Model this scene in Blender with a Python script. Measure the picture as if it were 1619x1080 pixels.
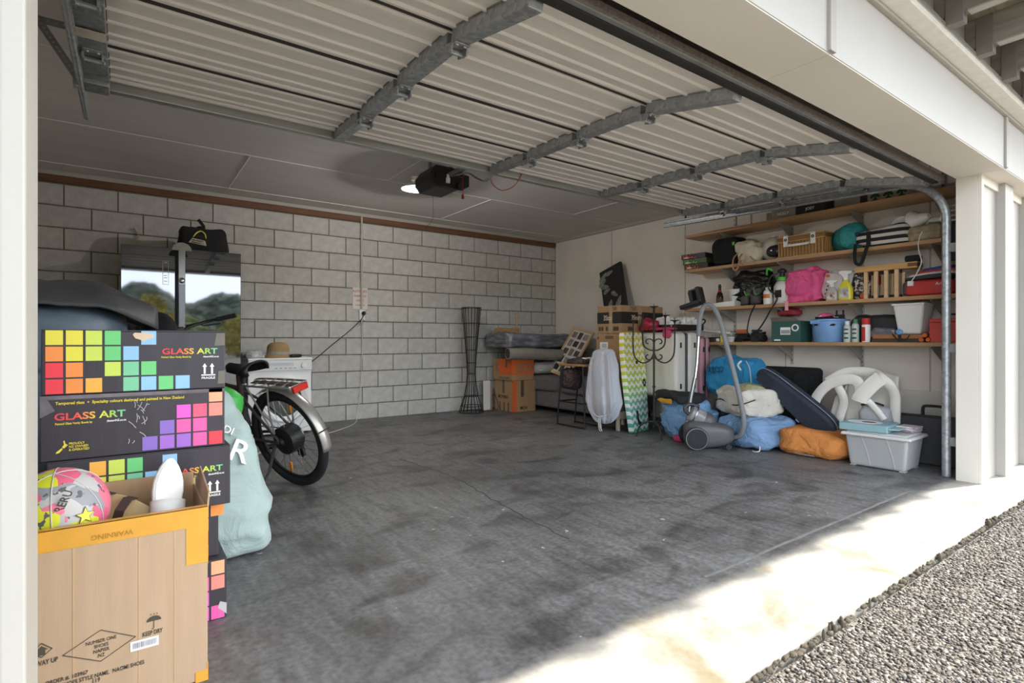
import bpy, math, random
import numpy as np
from mathutils import Vector, Matrix, noise, Quaternion

for _o in list(bpy.data.objects):
    bpy.data.objects.remove(_o)
SC = bpy.context.scene
COL = SC.collection
R = math.radians
PI = math.pi

# ------------------------------------------------------------------ camera
# metres: X along the garage opening, Y into the garage, Z up; the camera stands on the driveway
cam = bpy.data.cameras.new('camera')
cam.sensor_width = 36
cam.lens = 36 * 855 / 1619
cam.shift_y = -1.5 / 1619
cam.clip_start = .02
cam.clip_end = 3000
co = bpy.data.objects.new('camera', cam)
co.location = (0, 0, .953)
co.rotation_euler = (R(90), 0, R(-35.62))
COL.objects.link(co)
SC.camera = co

# ------------------------------------------------------------------ sky, sun, exposure
SUN_TRAVEL = Vector((-.956, .292, -.818)).normalized()
w = bpy.data.worlds.new('sky')
SC.world = w
w.use_nodes = True
nt = w.node_tree
nt.nodes.clear()
sky = nt.nodes.new('ShaderNodeTexSky')
sky.sky_type = 'HOSEK_WILKIE'
sky.turbidity = 5.0
sky.ground_albedo = .4
sky.sun_direction = -SUN_TRAVEL
hs = nt.nodes.new('ShaderNodeHueSaturation')
hs.inputs['Saturation'].default_value = .4
bg = nt.nodes.new('ShaderNodeBackground')
bg.inputs['Strength'].default_value = 7.4
wo = nt.nodes.new('ShaderNodeOutputWorld')
nt.links.new(sky.outputs[0], hs.inputs['Color'])
nt.links.new(hs.outputs[0], bg.inputs[0])
nt.links.new(bg.outputs[0], wo.inputs[0])
sl = bpy.data.lights.new('sun', 'SUN')
sl.energy = 2.9
sl.angle = R(.9)
sl.color = (1, .965, .91)
so = bpy.data.objects.new('sun', sl)
so.rotation_euler = SUN_TRAVEL.to_track_quat('-Z', 'Y').to_euler()
so.location = (20, -8, 20)
COL.objects.link(so)
vs = SC.view_settings
vs.view_transform = 'Standard'
vs.look = 'None'
vs.gamma = 1
vs.use_curve_mapping = False
vs.exposure = 1.72


# ------------------------------------------------------------------ helpers
def lin(h):
    if not isinstance(h, str):
        return tuple(h)
    o = []
    for i in (0, 2, 4):
        c = int(h[i:i + 2], 16) / 255
        o.append(c / 12.92 if c <= .04045 else ((c + .055) / 1.055) ** 2.4)
    return tuple(o)


MATS = {}


def M(key, hexc=None, rough=.6, metal=0, var=.1, vs=6, bump=.0, bs=60, bd=.01, stretch=(1, 1, 1), spec=.5, rnd=0, alpha=1, trans=0, coat=0, detail=4):
    """a procedural material: noise-varied colour and fine relief"""
    if key in MATS:
        return MATS[key]
    m = bpy.data.materials.new(key)
    m.use_nodes = True
    t = m.node_tree
    n, L = t.nodes, t.links
    p = n['Principled BSDF']
    c = lin(hexc)
    tc = n.new('ShaderNodeTexCoord')
    mp = n.new('ShaderNodeMapping')
    mp.inputs['Scale'].default_value = stretch
    L.new(tc.outputs['Object'], mp.inputs[0])
    nz = n.new('ShaderNodeTexNoise')
    nz.inputs['Scale'].default_value = vs
    nz.inputs['Detail'].default_value = detail
    L.new(mp.outputs[0], nz.inputs['Vector'])
    mx = n.new('ShaderNodeMix')
    mx.data_type = 'RGBA'
    mx.inputs[6].default_value = (*[x * (1 - var) for x in c], 1)
    mx.inputs[7].default_value = (*[min(1, x * (1 + var)) for x in c], 1)
    rp = n.new('ShaderNodeMapRange')
    rp.inputs[1].default_value = .3
    rp.inputs[2].default_value = .7
    L.new(nz.outputs[0], rp.inputs[0])
    L.new(rp.outputs[0], mx.inputs[0])
    out = mx.outputs[2]
    if rnd:
        oi = n.new('ShaderNodeObjectInfo')
        hv = n.new('ShaderNodeHueSaturation')
        mr = n.new('ShaderNodeMapRange')
        mr.inputs[3].default_value = 1 - rnd
        mr.inputs[4].default_value = 1 + rnd
        L.new(oi.outputs['Random'], mr.inputs[0])
        L.new(mr.outputs[0], hv.inputs['Value'])
        L.new(out, hv.inputs['Color'])
        out = hv.outputs[0]
    L.new(out, p.inputs['Base Color'])
    p.inputs['Roughness'].default_value = rough
    p.inputs['Metallic'].default_value = metal
    p.inputs['Specular IOR Level'].default_value = spec
    p.inputs['Alpha'].default_value = alpha
    p.inputs['Transmission Weight'].default_value = trans
    p.inputs['Coat Weight'].default_value = coat
    if bump:
        nb = n.new('ShaderNodeTexNoise')
        nb.inputs['Scale'].default_value = bs
        nb.inputs['Detail'].default_value = 5
        L.new(mp.outputs[0], nb.inputs['Vector'])
        b = n.new('ShaderNodeBump')
        b.inputs['Strength'].default_value = bump
        b.inputs['Distance'].default_value = bd
        nb.inputs['Distortion'].default_value = 1.2 if bd > .01 else 0
        L.new(nb.outputs[0], b.inputs['Height'])
        L.new(b.outputs[0], p.inputs['Normal'])
    MATS[key] = m
    return m


def ramp_mat(key, kind, cols, scale=10, rough=.6, bump=0, stretch=(1, 1, 1), coord='Object', interp='LINEAR', metal=0, dist=0, wdir='X', spec=.5, rot=(0, 0, 0), wprof='SIN'):
    """noise / voronoi / wave / gradient texture through a colour ramp; cols = [(pos, hex), ...]"""
    if key in MATS:
        return MATS[key]
    m = bpy.data.materials.new(key)
    m.use_nodes = True
    t = m.node_tree
    n, L = t.nodes, t.links
    p = n['Principled BSDF']
    tc = n.new('ShaderNodeTexCoord')
    mp = n.new('ShaderNodeMapping')
    mp.inputs['Scale'].default_value = stretch
    mp.inputs['Rotation'].default_value = rot
    L.new(tc.outputs[coord], mp.inputs[0])
    if kind == 'noise':
        x = n.new('ShaderNodeTexNoise')
        x.inputs['Scale'].default_value = scale
        x.inputs['Detail'].default_value = 5
        x.inputs['Distortion'].default_value = dist
        o = x.outputs[0]
    elif kind == 'voronoi':
        x = n.new('ShaderNodeTexVoronoi')
        x.inputs['Scale'].default_value = scale
        sp = n.new('ShaderNodeSeparateColor')
        L.new(x.outputs['Color'], sp.inputs[0])
        o = sp.outputs[0]
    elif kind == 'wave':
        x = n.new('ShaderNodeTexWave')
        x.inputs['Scale'].default_value = scale
        x.inputs['Distortion'].default_value = dist
        x.inputs['Detail'].default_value = 2
        x.bands_direction = wdir
        x.wave_profile = wprof
        o = x.outputs['Fac'] if 'Fac' in x.outputs else x.outputs[1]
    elif kind == 'gradient':
        x = n.new('ShaderNodeTexGradient')
        o = x.outputs['Fac'] if 'Fac' in x.outputs else x.outputs[1]
    elif kind == 'brick':
        x = n.new('ShaderNodeTexChecker')
        x.inputs['Scale'].default_value = scale
        o = x.outputs['Fac']
    L.new(mp.outputs[0], x.inputs['Vector'])
    cr = n.new('ShaderNodeValToRGB')
    cr.color_ramp.interpolation = interp
    e = cr.color_ramp.elements
    e[0].position, e[0].color = cols[0][0], (*lin(cols[0][1]), 1)
    e[1].position, e[1].color = cols[-1][0], (*lin(cols[-1][1]), 1)
    for ps, hx in cols[1:-1]:
        q = e.new(ps)
        q.color = (*lin(hx), 1)
    L.new(o, cr.inputs[0])
    L.new(cr.outputs[0], p.inputs['Base Color'])
    p.inputs['Roughness'].default_value = rough
    p.inputs['Metallic'].default_value = metal
    p.inputs['Specular IOR Level'].default_value = spec
    if bump:
        b = n.new('ShaderNodeBump')
        b.inputs['Strength'].default_value = bump
        b.inputs['Distance'].default_value = .01
        L.new(o, b.inputs['Height'])
        L.new(b.outputs[0], p.inputs['Normal'])
    MATS[key] = m
    return m


def fm(face, x, y, z):
    """local 2D frame (x right, y up, z out of the face) on a face looking -Y, -X, +Z, -Z"""
    A = {'f': ((1, 0, 0), (0, 0, 1), (0, -1, 0)), 'l': ((0, -1, 0), (0, 0, 1), (-1, 0, 0)),
         't': ((1, 0, 0), (0, 1, 0), (0, 0, 1)), 'd': ((1, 0, 0), (0, -1, 0), (0, 0, -1)),
         'b': ((-1, 0, 0), (0, 0, 1), (0, 1, 0))}[face]
    m = Matrix.Identity(4)
    for i in range(3):
        for j in range(3):
            m[j][i] = A[i][j]
    m.translation = (x, y, z)
    return m


def frame(o, x, up):
    """matrix with origin o, local x along x, local y as near up as possible, z out"""
    x = Vector(x).normalized()
    up = Vector(up)
    up = (up - x * up.dot(x)).normalized()
    z = x.cross(up)
    m = Matrix.Identity(4)
    for j in range(3):
        m[j][0], m[j][1], m[j][2] = x[j], up[j], z[j]
    m.translation = o
    return m


class B:
    def __init__(s, mtx=None):
        s.v, s.f, s.mi, s.m, s.X = [], [], [], 0, mtx or Matrix.Identity(4)

    def add(s, vs, fs, X=None):
        k = len(s.v)
        Q = s.X @ X if X is not None else s.X
        s.v += [tuple(Q @ Vector(p)) for p in vs]
        s.f += [tuple(i + k for i in f) for f in fs]
        s.mi += [s.m] * len(fs)
        return s

    def bx(s, x0, x1, y0, y1, z0, z1, X=None):
        v = [(x, y, z) for x in (x0, x1) for y in (y0, y1) for z in (z0, z1)]
        return s.add(v, [(0, 1, 3, 2), (4, 6, 7, 5), (0, 4, 5, 1), (2, 3, 7, 6), (0, 2, 6, 4), (1, 5, 7, 3)], X)

    def box(s, c, d, rx=0, ry=0, rz=0):
        X = Matrix.Translation(c) @ Matrix.Rotation(rz, 4, 'Z') @ Matrix.Rotation(ry, 4, 'Y') @ Matrix.Rotation(rx, 4, 'X')
        a, b, c2 = d[0] / 2, d[1] / 2, d[2] / 2
        return s.bx(-a, a, -b, b, -c2, c2, X)

    def taper(s, c, d, d2, h, X=None):
        """box with bottom size d and top size d2, base centre c"""
        v = []
        for (w_, l_), z in ((d, 0), (d2, h)):
            v += [(c[0] + sx * w_ / 2, c[1] + sy * l_ / 2, c[2] + z) for sx, sy in ((-1, -1), (1, -1), (1, 1), (-1, 1))]
        return s.add(v, [(3, 2, 1, 0), (4, 5, 6, 7), (0, 1, 5, 4), (1, 2, 6, 5), (2, 3, 7, 6), (3, 0, 4, 7)], X)

    def tube(s, pts, r, n=8, closed=False, cap=True, flat=None, ref=None):
        """round (or flat: (half width, half thickness)) sweep along pts"""
        P = [Vector(p) for p in pts]
        N = len(P)
        rs = r if isinstance(r, (list, tuple)) else [r] * N
        T = []
        for i in range(N):
            a = P[(i - 1) % N] if (closed or i) else P[0]
            b = P[(i + 1) % N] if (closed or i < N - 1) else P[-1]
            d = b - a
            T.append(d.normalized() if d.length > 1e-9 else Vector((0, 0, 1)))
        u = Vector(ref) if ref is not None else (Vector((0, 0, 1)) if abs(T[0].z) < .9 else Vector((1, 0, 0)))
        u = (u - T[0] * u.dot(T[0])).normalized()
        v, f = [], []
        for i in range(N):
            if i:
                q = T[i - 1].rotation_difference(T[i])
                u = (q @ u)
            if ref is not None:
                u = Vector(ref)
            u = (u - T[i] * u.dot(T[i])).normalized()
            wv = T[i].cross(u)
            for k in range(n):
                a = 2 * PI * (k + .5) / n
                ca, sa = math.cos(a), math.sin(a)
                if flat:
                    q2 = 1.4142 if n == 4 else 1
                    v.append(P[i] + wv * ca * flat[0] * q2 + u * sa * flat[1] * q2)
                else:
                    v.append(P[i] + (wv * ca + u * sa) * rs[i])
        for i in range(N if closed else N - 1):
            j = (i + 1) % N
            for k in range(n):
                l = (k + 1) % n
                f.append((i * n + k, i * n + l, j * n + l, j * n + k))
        if cap and not closed:
            f.append(tuple(range(n))[::-1])
            f.append(tuple((N - 1) * n + k for k in range(n)))
        return s.add(v, f)

    def lathe(s, prof, n=24, X=None, ring=False):
        v, f = [], []
        prof = list(prof) + ([prof[0]] if ring else [])
        for r_, z in prof:
            for k in range(n):
                a = 2 * PI * k / n
                v.append((r_ * math.cos(a), r_ * math.sin(a), z))
        for i in range(len(prof) - 1):
            for k in range(n):
                l = (k + 1) % n
                f.append((i * n + k, i * n + l, (i + 1) * n + l, (i + 1) * n + k))
        if prof[0][0] > 1e-5 and not ring:
            f.append(tuple(range(n))[::-1])
        if prof[-1][0] > 1e-5 and not ring:
            f.append(tuple((len(prof) - 1) * n + k for k in range(n)))
        return s.add(v, f, X)

    def prism(s, poly, z0, z1, X=None):
        n = len(poly)
        v = [(x, y, z0) for x, y in poly] + [(x, y, z1) for x, y in poly]
        f = [tuple(range(n))[::-1], tuple(range(n, 2 * n))] + [(i, (i + 1) % n, n + (i + 1) % n, n + i) for i in range(n)]
        return s.add(v, f, X)

    def grid(s, fn, nu, nv, cu=False, cv=False):
        v = [fn(i / (nu if cu else nu - 1), j / (nv if cv else nv - 1)) for i in range(nu) for j in range(nv)]
        f = []
        for i in range(nu if cu else nu - 1):
            for j in range(nv if cv else nv - 1):
                a, b = (i + 1) % nu, (j + 1) % nv
                f.append((i * nv + j, a * nv + j, a * nv + b, i * nv + b))
        return s.add(v, f)

    def blob(s, c, d, e=.7, wr=.015, ws=6, seed=0, nu=44, nv=26, shape=None, e2=None, X=None, zcut=None, ridge=0):
        """soft sack: a superellipsoid with wrinkles; d half sizes; shape(p unit)->p deform in unit space"""
        e2 = e if e2 is None else e2

        def pw(x, q):
            return math.copysign(abs(x) ** q, x)
        v, f = [], []
        sd = Vector((seed * 7.3, seed * 3.1, seed * 1.7))
        for j in range(nv):
            ph = -PI / 2 + PI * j / (nv - 1)
            for i in range(nu):
                th = 2 * PI * i / nu
                p = Vector((pw(math.cos(ph), e) * pw(math.cos(th), e2), pw(math.cos(ph), e) * pw(math.sin(th), e2), pw(math.sin(ph), e)))
                if shape:
                    p = Vector(shape(p))
                q = Vector((p.x * d[0], p.y * d[1], p.z * d[2]))
                nrm = Vector((p.x / d[0], p.y / d[1], p.z / d[2]))
                nrm = nrm.normalized() if nrm.length > 1e-9 else Vector((0, 0, 1))
                h = noise.noise(q * ws + sd) + .5 * noise.noise(q * ws * 2.3 + sd)
                if ridge:
                    h += ridge * (1 - 3 * abs(noise.noise(Vector((q.x * ws * .6, q.y * ws * .6, q.z * ws * 1.6)) + sd * 2)))
                q += nrm * wr * h
                q += Vector(c)
                if zcut is not None and q.z < zcut:
                    q.z = zcut + (q.z - zcut) * .02
                v.append(q)
        for j in range(nv - 1):
            for i in range(nu):
                l = (i + 1) % nu
                f.append((j * nu + i, j * nu + l, (j + 1) * nu + l, (j + 1) * nu + i))
        return s.add(v, f, X)

    def o(s, name, mat, par=None, sm=0, bev=0, seg=2, sol=0, sub=0, mtx=None, **props):
        me = bpy.data.meshes.new(name)
        me.from_pydata([tuple(p) for p in s.v], [], s.f)
        ml = mat if isinstance(mat, (list, tuple)) else [mat]
        for m in ml:
            me.materials.append(m)
        if len(ml) > 1:
            me.polygons.foreach_set('material_index', s.mi)
        if sm:
            me.shade_smooth()
            if sm != 180:
                me.set_sharp_from_angle(angle=R(sm if sm > 1 else 40))
        me.update()
        ob = bpy.data.objects.new(name, me)
        COL.objects.link(ob)
        if par is not None:
            ob.parent = par
        if mtx is not None:
            ob.matrix_basis = mtx
        if sol:
            q = ob.modifiers.new('s', 'SOLIDIFY')
            q.thickness = sol
            q.offset = 0
        if bev:
            q = ob.modifiers.new('b', 'BEVEL')
            q.width = bev
            q.segments = seg
            q.limit_method = 'ANGLE'
            q.angle_limit = R(40)
        if sub:
            q = ob.modifiers.new('u', 'SUBSURF')
            q.levels = q.render_levels = sub
        for k, v_ in props.items():
            ob[k] = v_
        return ob


def tag(o, label, cat, group=None):
    o['label'] = label
    o['category'] = cat
    if group:
        o['group'] = group
    return o


def thing(name, label, cat, loc=(0, 0, 0), rz=0, group=None, rot=None):
    o = bpy.data.objects.new(name, None)
    o.empty_display_size = .05
    COL.objects.link(o)
    o.location = loc
    o.rotation_euler = rot or (0, 0, rz)
    return tag(o, label, cat, group)


def struct(o):
    o['kind'] = 'structure'
    return o


def sroot(name):
    o = bpy.data.objects.new(name, None)
    o.empty_display_size = .05
    COL.objects.link(o)
    o['kind'] = 'structure'
    return o


def text(body, size, mat, par, X, bold=0, sx=1, align='CENTER', name='lettering', ext=.0006, space=1):
    cu = bpy.data.curves.new('t', 'FONT')
    cu.body = body
    cu.size = size
    cu.align_x = align
    cu.align_y = 'CENTER'
    cu.offset = bold * size
    cu.extrude = ext
    cu.resolution_u = 3
    cu.space_character = space
    ob = bpy.data.objects.new('t', cu)
    me = bpy.data.meshes.new_from_object(ob)
    bpy.data.objects.remove(ob)
    bpy.data.curves.remove(cu)
    me.name = name
    me.materials.clear()
    me.materials.append(mat)
    o = bpy.data.objects.new(name, me)
    COL.objects.link(o)
    o.parent = par
    o.matrix_basis = X @ Matrix.Diagonal((sx, 1, 1, 1))
    return o


def copy_tree(o, parent=None):
    c = o.copy()
    COL.objects.link(c)
    c.parent = parent
    for ch in list(o.children):
        copy_tree(ch, c)
    return c


def arc(c, r, a0, a1, n, plane='yz'):
    o = []
    for i in range(n):
        a = R(a0 + (a1 - a0) * i / (n - 1))
        p, q = r * math.cos(a), r * math.sin(a)
        o.append({'yz': (c[0], c[1] + p, c[2] + q), 'xz': (c[0] + p, c[1], c[2] + q), 'xy': (c[0] + p, c[1] + q, c[2])}[plane])
    return o


def smooth_path(pts, n=6):
    """Catmull-Rom through pts"""
    P = [Vector(p) for p in pts]
    P = [P[0] * 2 - P[1]] + P + [P[-1] * 2 - P[-2]]
    o = []
    for i in range(1, len(P) - 2):
        for k in range(n):
            t = k / n
            a, b, c, d = P[i - 1], P[i], P[i + 1], P[i + 2]
            o.append(.5 * ((2 * b) + (c - a) * t + (2 * a - 5 * b + 4 * c - d) * t * t + (3 * b - a - 3 * c + d) * t ** 3))
    o.append(P[-2])
    return o


# ------------------------------------------------------------------ shared materials
m_white = M('white_paint', 'A8A49C', .55, var=.03, vs=2, bump=.05, bs=90)
m_cream = M('cream_bounce_lit', 'E4DED2', .7, var=.03, vs=2, bump=.04, bs=60)  # cream lightened: the slab's bounce on the soffit is put into the colour
m_wallp = M('wall_sheet', 'E0D8CC', .85, var=.07, vs=2.2, bump=.08, bs=30)
m_ceil = M('ceiling_sheet', 'CFC9C4', .85, var=.05, vs=1.6, bump=.05, bs=40, stretch=(1, 3, 1))
m_strip = M('joint_strip', 'EAE6E0', .5, var=.03)
m_block = M('concrete_block', 'BFBDB7', .95, var=.12, vs=14, bump=.55, bs=120, rnd=.06, detail=8)
m_mortar = M('mortar', '6C665B', .95, var=.12, vs=20, bump=.3, bs=90)
m_timber = M('plate_timber', '6B4830', .7, var=.25, vs=4, stretch=(.6, 8, 8), bump=.1)
m_galv = ramp_mat('galvanised_steel', 'voronoi', [(0, '93979A'), (.5, 'A6AAAC'), (1, 'B6B9BA')], 45, .42, metal=.55)
m_galvd = ramp_mat('dull_galvanised_steel', 'noise', [(.3, '7C7E7E'), (.7, '979999')], 9, .55, metal=.4)
m_alu = ramp_mat('rail_aluminium', 'noise', [(.3, 'A3A59D'), (.7, 'BFC1BA')], 7, .4, metal=.55, stretch=(.3, 3, 3))
m_black = M('black_plastic', '1A1A1B', .45, var=.15)
m_dark = M('dark_rubber', '262423', .8, var=.15)
m_blackf = M('black_fabric', '1C1C1E', .9, var=.2, vs=12, bump=.15, bs=150)
m_wplast = M('white_plastic', 'E9E7E2', .4, var=.03)
m_card = M('cardboard', 'A88660', .85, var=.07, vs=5, bump=.06, bs=25, stretch=(8, 8, .6))
m_cardl = M('pale_cardboard', 'B3977A', .85, var=.05, vs=4, bump=.05, bs=25, stretch=(8, 8, .6))
m_shelf = M('shelf_board', 'C49C6E', .5, var=.12, vs=3, stretch=(6, .4, 6))
m_shelfe = M('shelf_edge', 'B38A60', .45, var=.12, vs=4, stretch=(6, .4, 6))
m_wood = M('pale_wood', 'D2B184', .55, var=.14, vs=4, stretch=(6, .5, 6), bump=.05)
m_chrome = M('chrome', 'C8C8C8', .15, metal=1, var=.02)
m_steel = M('brushed_steel', '9A9C9E', .3, metal=1, var=.05)
m_ink = M('black_print', '1D1C1A', .7, var=.05)
m_wprint = M('white_print', 'F0F0EC', .6, var=.02)
m_red = M('red_print', 'C8322E', .6, var=.04)
m_yprint = M('yellow_print', 'E2CF3E', .6, var=.03)


# ------------------------------------------------------------------ the setting
def floor_mat():
    m = bpy.data.materials.new('concrete_floor')
    m.use_nodes = True
    t = m.node_tree
    n, L = t.nodes, t.links
    p = n['Principled BSDF']
    tc = n.new('ShaderNodeTexCoord')

    def nz(scale, detail=5, st=(1, 1, 1), dist=0, off=0):
        mp = n.new('ShaderNodeMapping')
        mp.inputs['Scale'].default_value = st
        mp.inputs['Location'].default_value = (off, off * .7, 0)
        L.new(tc.outputs['Object'], mp.inputs[0])
        x = n.new('ShaderNodeTexNoise')
        x.inputs['Scale'].default_value = scale
        x.inputs['Detail'].default_value = detail
        x.inputs['Distortion'].default_value = dist
        L.new(mp.outputs[0], x.inputs['Vector'])
        return x.outputs[0]

    def ramp(o, c):
        r = n.new('ShaderNodeValToRGB')
        e = r.color_ramp.elements
        e[0].position, e[0].color = c[0][0], (*lin(c[0][1]), 1)
        e[1].position, e[1].color = c[1][0], (*lin(c[1][1]), 1)
        L.new(o, r.inputs[0])
        return r.outputs[0]

    def mul(a, b, f=1):
        x = n.new('ShaderNodeMix')
        x.data_type = 'RGBA'
        x.blend_type = 'MULTIPLY'
        x.inputs[0].default_value = f
        L.new(a, x.inputs[6])
        L.new(b, x.inputs[7])
        return x.outputs[2]
    c = ramp(nz(1.1, 8, dist=.6), [(.3, '737271'), (.72, '8E8D8B')])
    c = mul(c, ramp(nz(2.6, 8, (1, 1.7, 1), .8, 4), [(.33, 'B9B7B5'), (.5, 'FFFFFF')]))
    c = mul(c, ramp(nz(9, 6, (2.5, .5, 1), .3, 9), [(.35, 'DAD8D6'), (.6, 'FFFFFF')]))
    c = mul(c, ramp(nz(45, 4, off=2), [(.3, 'C8C8C8'), (.65, 'FFFFFF')]))
    sp = n.new('ShaderNodeMapRange')          # dropped paint specks
    sp.inputs[1].default_value = .735
    sp.inputs[2].default_value = .76
    L.new(nz(17, 2, off=13), sp.inputs[0])
    x = n.new('ShaderNodeMix')
    x.data_type = 'RGBA'
    L.new(sp.outputs[0], x.inputs[0])
    L.new(c, x.inputs[6])
    x.inputs[7].default_value = (.55, .54, .52, 1)
    # the apron outside the door line is paler, with tan stains
    se = n.new('ShaderNodeSeparateXYZ')
    L.new(tc.outputs['Object'], se.inputs[0])
    ed = n.new('ShaderNodeMath')
    ed.operation = 'MULTIPLY_ADD'
    L.new(nz(6, 4, off=3), ed.inputs[0])
    ed.inputs[1].default_value = .10
    L.new(se.outputs[1], ed.inputs[2])
    mr = n.new('ShaderNodeMapRange')
    mr.inputs[1].default_value = 1.27
    mr.inputs[2].default_value = 1.33
    mr.inputs[3].default_value = 1
    mr.inputs[4].default_value = 0
    L.new(ed.outputs[0], mr.inputs[0])
    ap = ramp(nz(3.2, 7, dist=.5, off=6), [(.3, '8F8369'), (.46, 'ADA89E')])
    y = n.new('ShaderNodeMix')
    y.data_type = 'RGBA'
    L.new(mr.outputs[0], y.inputs[0])
    L.new(x.outputs[2], y.inputs[6])
    L.new(mul(ap, ramp(nz(40, 4, off=5), [(.3, 'F0EEEA'), (.6, 'FFFFFF')])), y.inputs[7])
    L.new(y.outputs[2], p.inputs['Base Color'])
    rr = n.new('ShaderNodeMapRange')
    rr.inputs[3].default_value = .38
    rr.inputs[4].default_value = .68
    L.new(nz(3, 5, off=1), rr.inputs[0])
    L.new(rr.outputs[0], p.inputs['Roughness'])
    b = n.new('ShaderNodeBump')
    b.inputs['Strength'].default_value = .12
    b.inputs['Distance'].default_value = .006
    L.new(nz(60, 6), b.inputs['Height'])
    L.new(b.outputs[0], p.inputs['Normal'])
    return m


fl = struct(B().bx(-3, 9, .86, 6.5, -.12, 0).o('floor', floor_mat(), bev=.006))
# hairline crack in the slab and the scuffed line where the closed door meets the floor
m_crack = M('crack_dirt', '5A5855', .9)
random.seed(3)
pts = []
for i in range(40):
    t = i / 39
    pts.append((1.80 + .06 * math.sin(t * 5) + random.uniform(-.012, .012), 4.05 - 2.1 * t, .0008))
B().tube(pts, .003, 4, flat=(.004, .0006), ref=(0, 0, 1)).o('crack', m_crack, fl)
m_scuff = M('door_line_scuff', '7C7A77', .8, var=.2, vs=12)
pts = [(1.9 + i * .05, 1.318 + random.uniform(-.003, .003), .0008) for i in range(44)]
B().tube(pts, .01, 4, flat=(.007, .0006), ref=(0, 0, 1)).o('door_line', m_scuff, fl)

# back wall of concrete blocks
wb = struct(B().bx(-.9, 5.41, 6.406, 6.6, 0, 2.5).o('wall_back', m_mortar))


def block_mesh(wd, h):
    b = B()
    a, r_ = .005, .005
    pr = [(-wd / 2, -h / 2), (wd / 2, -h / 2), (wd / 2, h / 2), (-wd / 2, h / 2)]
    inn = [(x - math.copysign(a, x), z - math.copysign(a, z)) for x, z in pr]
    v = [(x, .03, z) for x, z in pr] + [(x, r_, z) for x, z in pr] + [(x, 0, z) for x, z in inn]
    b.add(v, [(8, 9, 10, 11)] + [(i, (i + 1) % 4, 4 + (i + 1) % 4, 4 + i) for i in range(4)] + [(4 + i, 4 + (i + 1) % 4, 8 + (i + 1) % 4, 8 + i) for i in range(4)])
    return b


block_cache = {}
random.seed(11)
for row in range(12):
    z0 = 0 if row == 0 else .188 + .2 * (row - 1)
    h = (.178 if row == 0 else .19)
    off = .148 if row % 2 == 0 else .348
    x = off - 4 * .4
    while x < 5.41:
        a, b_ = max(x + .005, -.9), min(x + .395, 5.41)
        if b_ - a > .02:
            k = (round(b_ - a, 3), h)
            if k not in block_cache:
                ob = block_mesh(*k).o('concrete_block', m_block, wb, sm=0)
                block_cache[k] = ob
            else:
                ob = block_cache[k].copy()
                COL.objects.link(ob)
            ob.location = ((a + b_) / 2, 6.4 + random.uniform(-.0015, .0015), z0 + h / 2)
        x += .4
struct(B().bx(-.9, 5.41, 6.385, 6.42, 2.389, 2.452).o('trim_1', m_timber, bev=.002))
struct(B().bx(-.9, 5.41, 6.372, 6.42, 2.452, 2.492).o('trim_2', m_white, bev=.003))
# right wall of fibre-cement sheets
wr = struct(B().bx(5.418, 5.6, 1.235, 6.5, 0, 2.5).o('wall_right', M('sheet_gap', '55504A', .9)))
ys = [6.4, 5.21, 4.02, 2.82, 1.62, 1.235]
for i in range(5):
    B().bx(5.41, 5.42, ys[i + 1] + .002, ys[i] - .002, 0, 2.49).o('wall_sheet', m_wallp, wr, bev=.002)
for y in ys[1:5]:
    B().bx(5.406, 5.412, y - .006, y + .006, .0, 2.44).o('cover_strip', M('cover_strip', 'B3A99A', .7, var=.12, vs=3), wr, bev=.0015)
struct(B().bx(5.372, 5.411, 1.235, 6.372, 2.452, 2.492).o('trim_3', m_white, bev=.003))
struct(B().bx(-1.05, -.9, 1.11, 6.5, 0, 2.5).o('wall_left', m_wallp))
# ceiling sheets with plastic joint strips
ce = struct(B().bx(-1.05, 5.6, 1.11, 6.6, 2.5, 2.6).o('ceiling', m_ceil))
cy_ = [1.235, 2.48, 3.70, 4.92, 6.10, 6.4]
for i in range(5):
    xs = [-.9, .85, 3.25, 5.41] if i % 2 else [-.9, 2.05, 4.45, 5.41]
    for a, b_ in zip(xs, xs[1:]):
        B().bx(a + .003, b_ - .003, cy_[i] + .003, cy_[i + 1] - .003, 2.491, 2.503).o('ceiling_sheet', m_ceil, ce)
    for a in xs[1:-1]:
        B().bx(a - .006, a + .006, cy_[i], cy_[i + 1], 2.487, 2.495).o('joint_strip', m_strip, ce, bev=.002)
for y in cy_[1:-1]:
    B().bx(-.9, 5.41, y - .006, y + .006, 2.487, 2.495).o('joint_strip', m_strip, ce, bev=.002)
# front wall, jambs, beam
wf = struct(B().bx(4.612, 9, 1.116, 1.235, 0, 2.06).o('wall_front_right', m_white, bev=.002))
B().bx(4.61, 4.618, 1.118, 1.236, 0, 2.06).o('jamb_lining', m_cream, wf, bev=.0015)
B().bx(4.612, 4.66, 1.098, 1.118, 0, 2.06).o('edge_batten', m_cream, wf, bev=.003)
for x in (5.0, 5.62, 6.24, 6.86):
    B().bx(x, x + .2, 1.062, 1.118, 0, 2.06).o('cover_batten', m_white, wf, bev=.004)
B().bx(4.66, 9, 1.1, 1.118, 2.0, 2.06).o('head_batten', m_cream, wf, bev=.003)
wl = struct(B().bx(-2.6, -.1325, 1.116, 1.235, 0, 2.06).o('wall_front_left', m_white, bev=.002))
B().bx(-.1525, -.1215, 1.095, 1.236, 0, 2.06).o('edge_batten', m_white, wl, bev=.004)
B().bx(-.178, -.156, 1.104, 1.12, 0, 2.06).o('stop_bead', m_white, wl, bev=.003)
bm = sroot('trim_4')
m_seam = M('sheet_seam', 'B9B2A6', .8)
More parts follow.
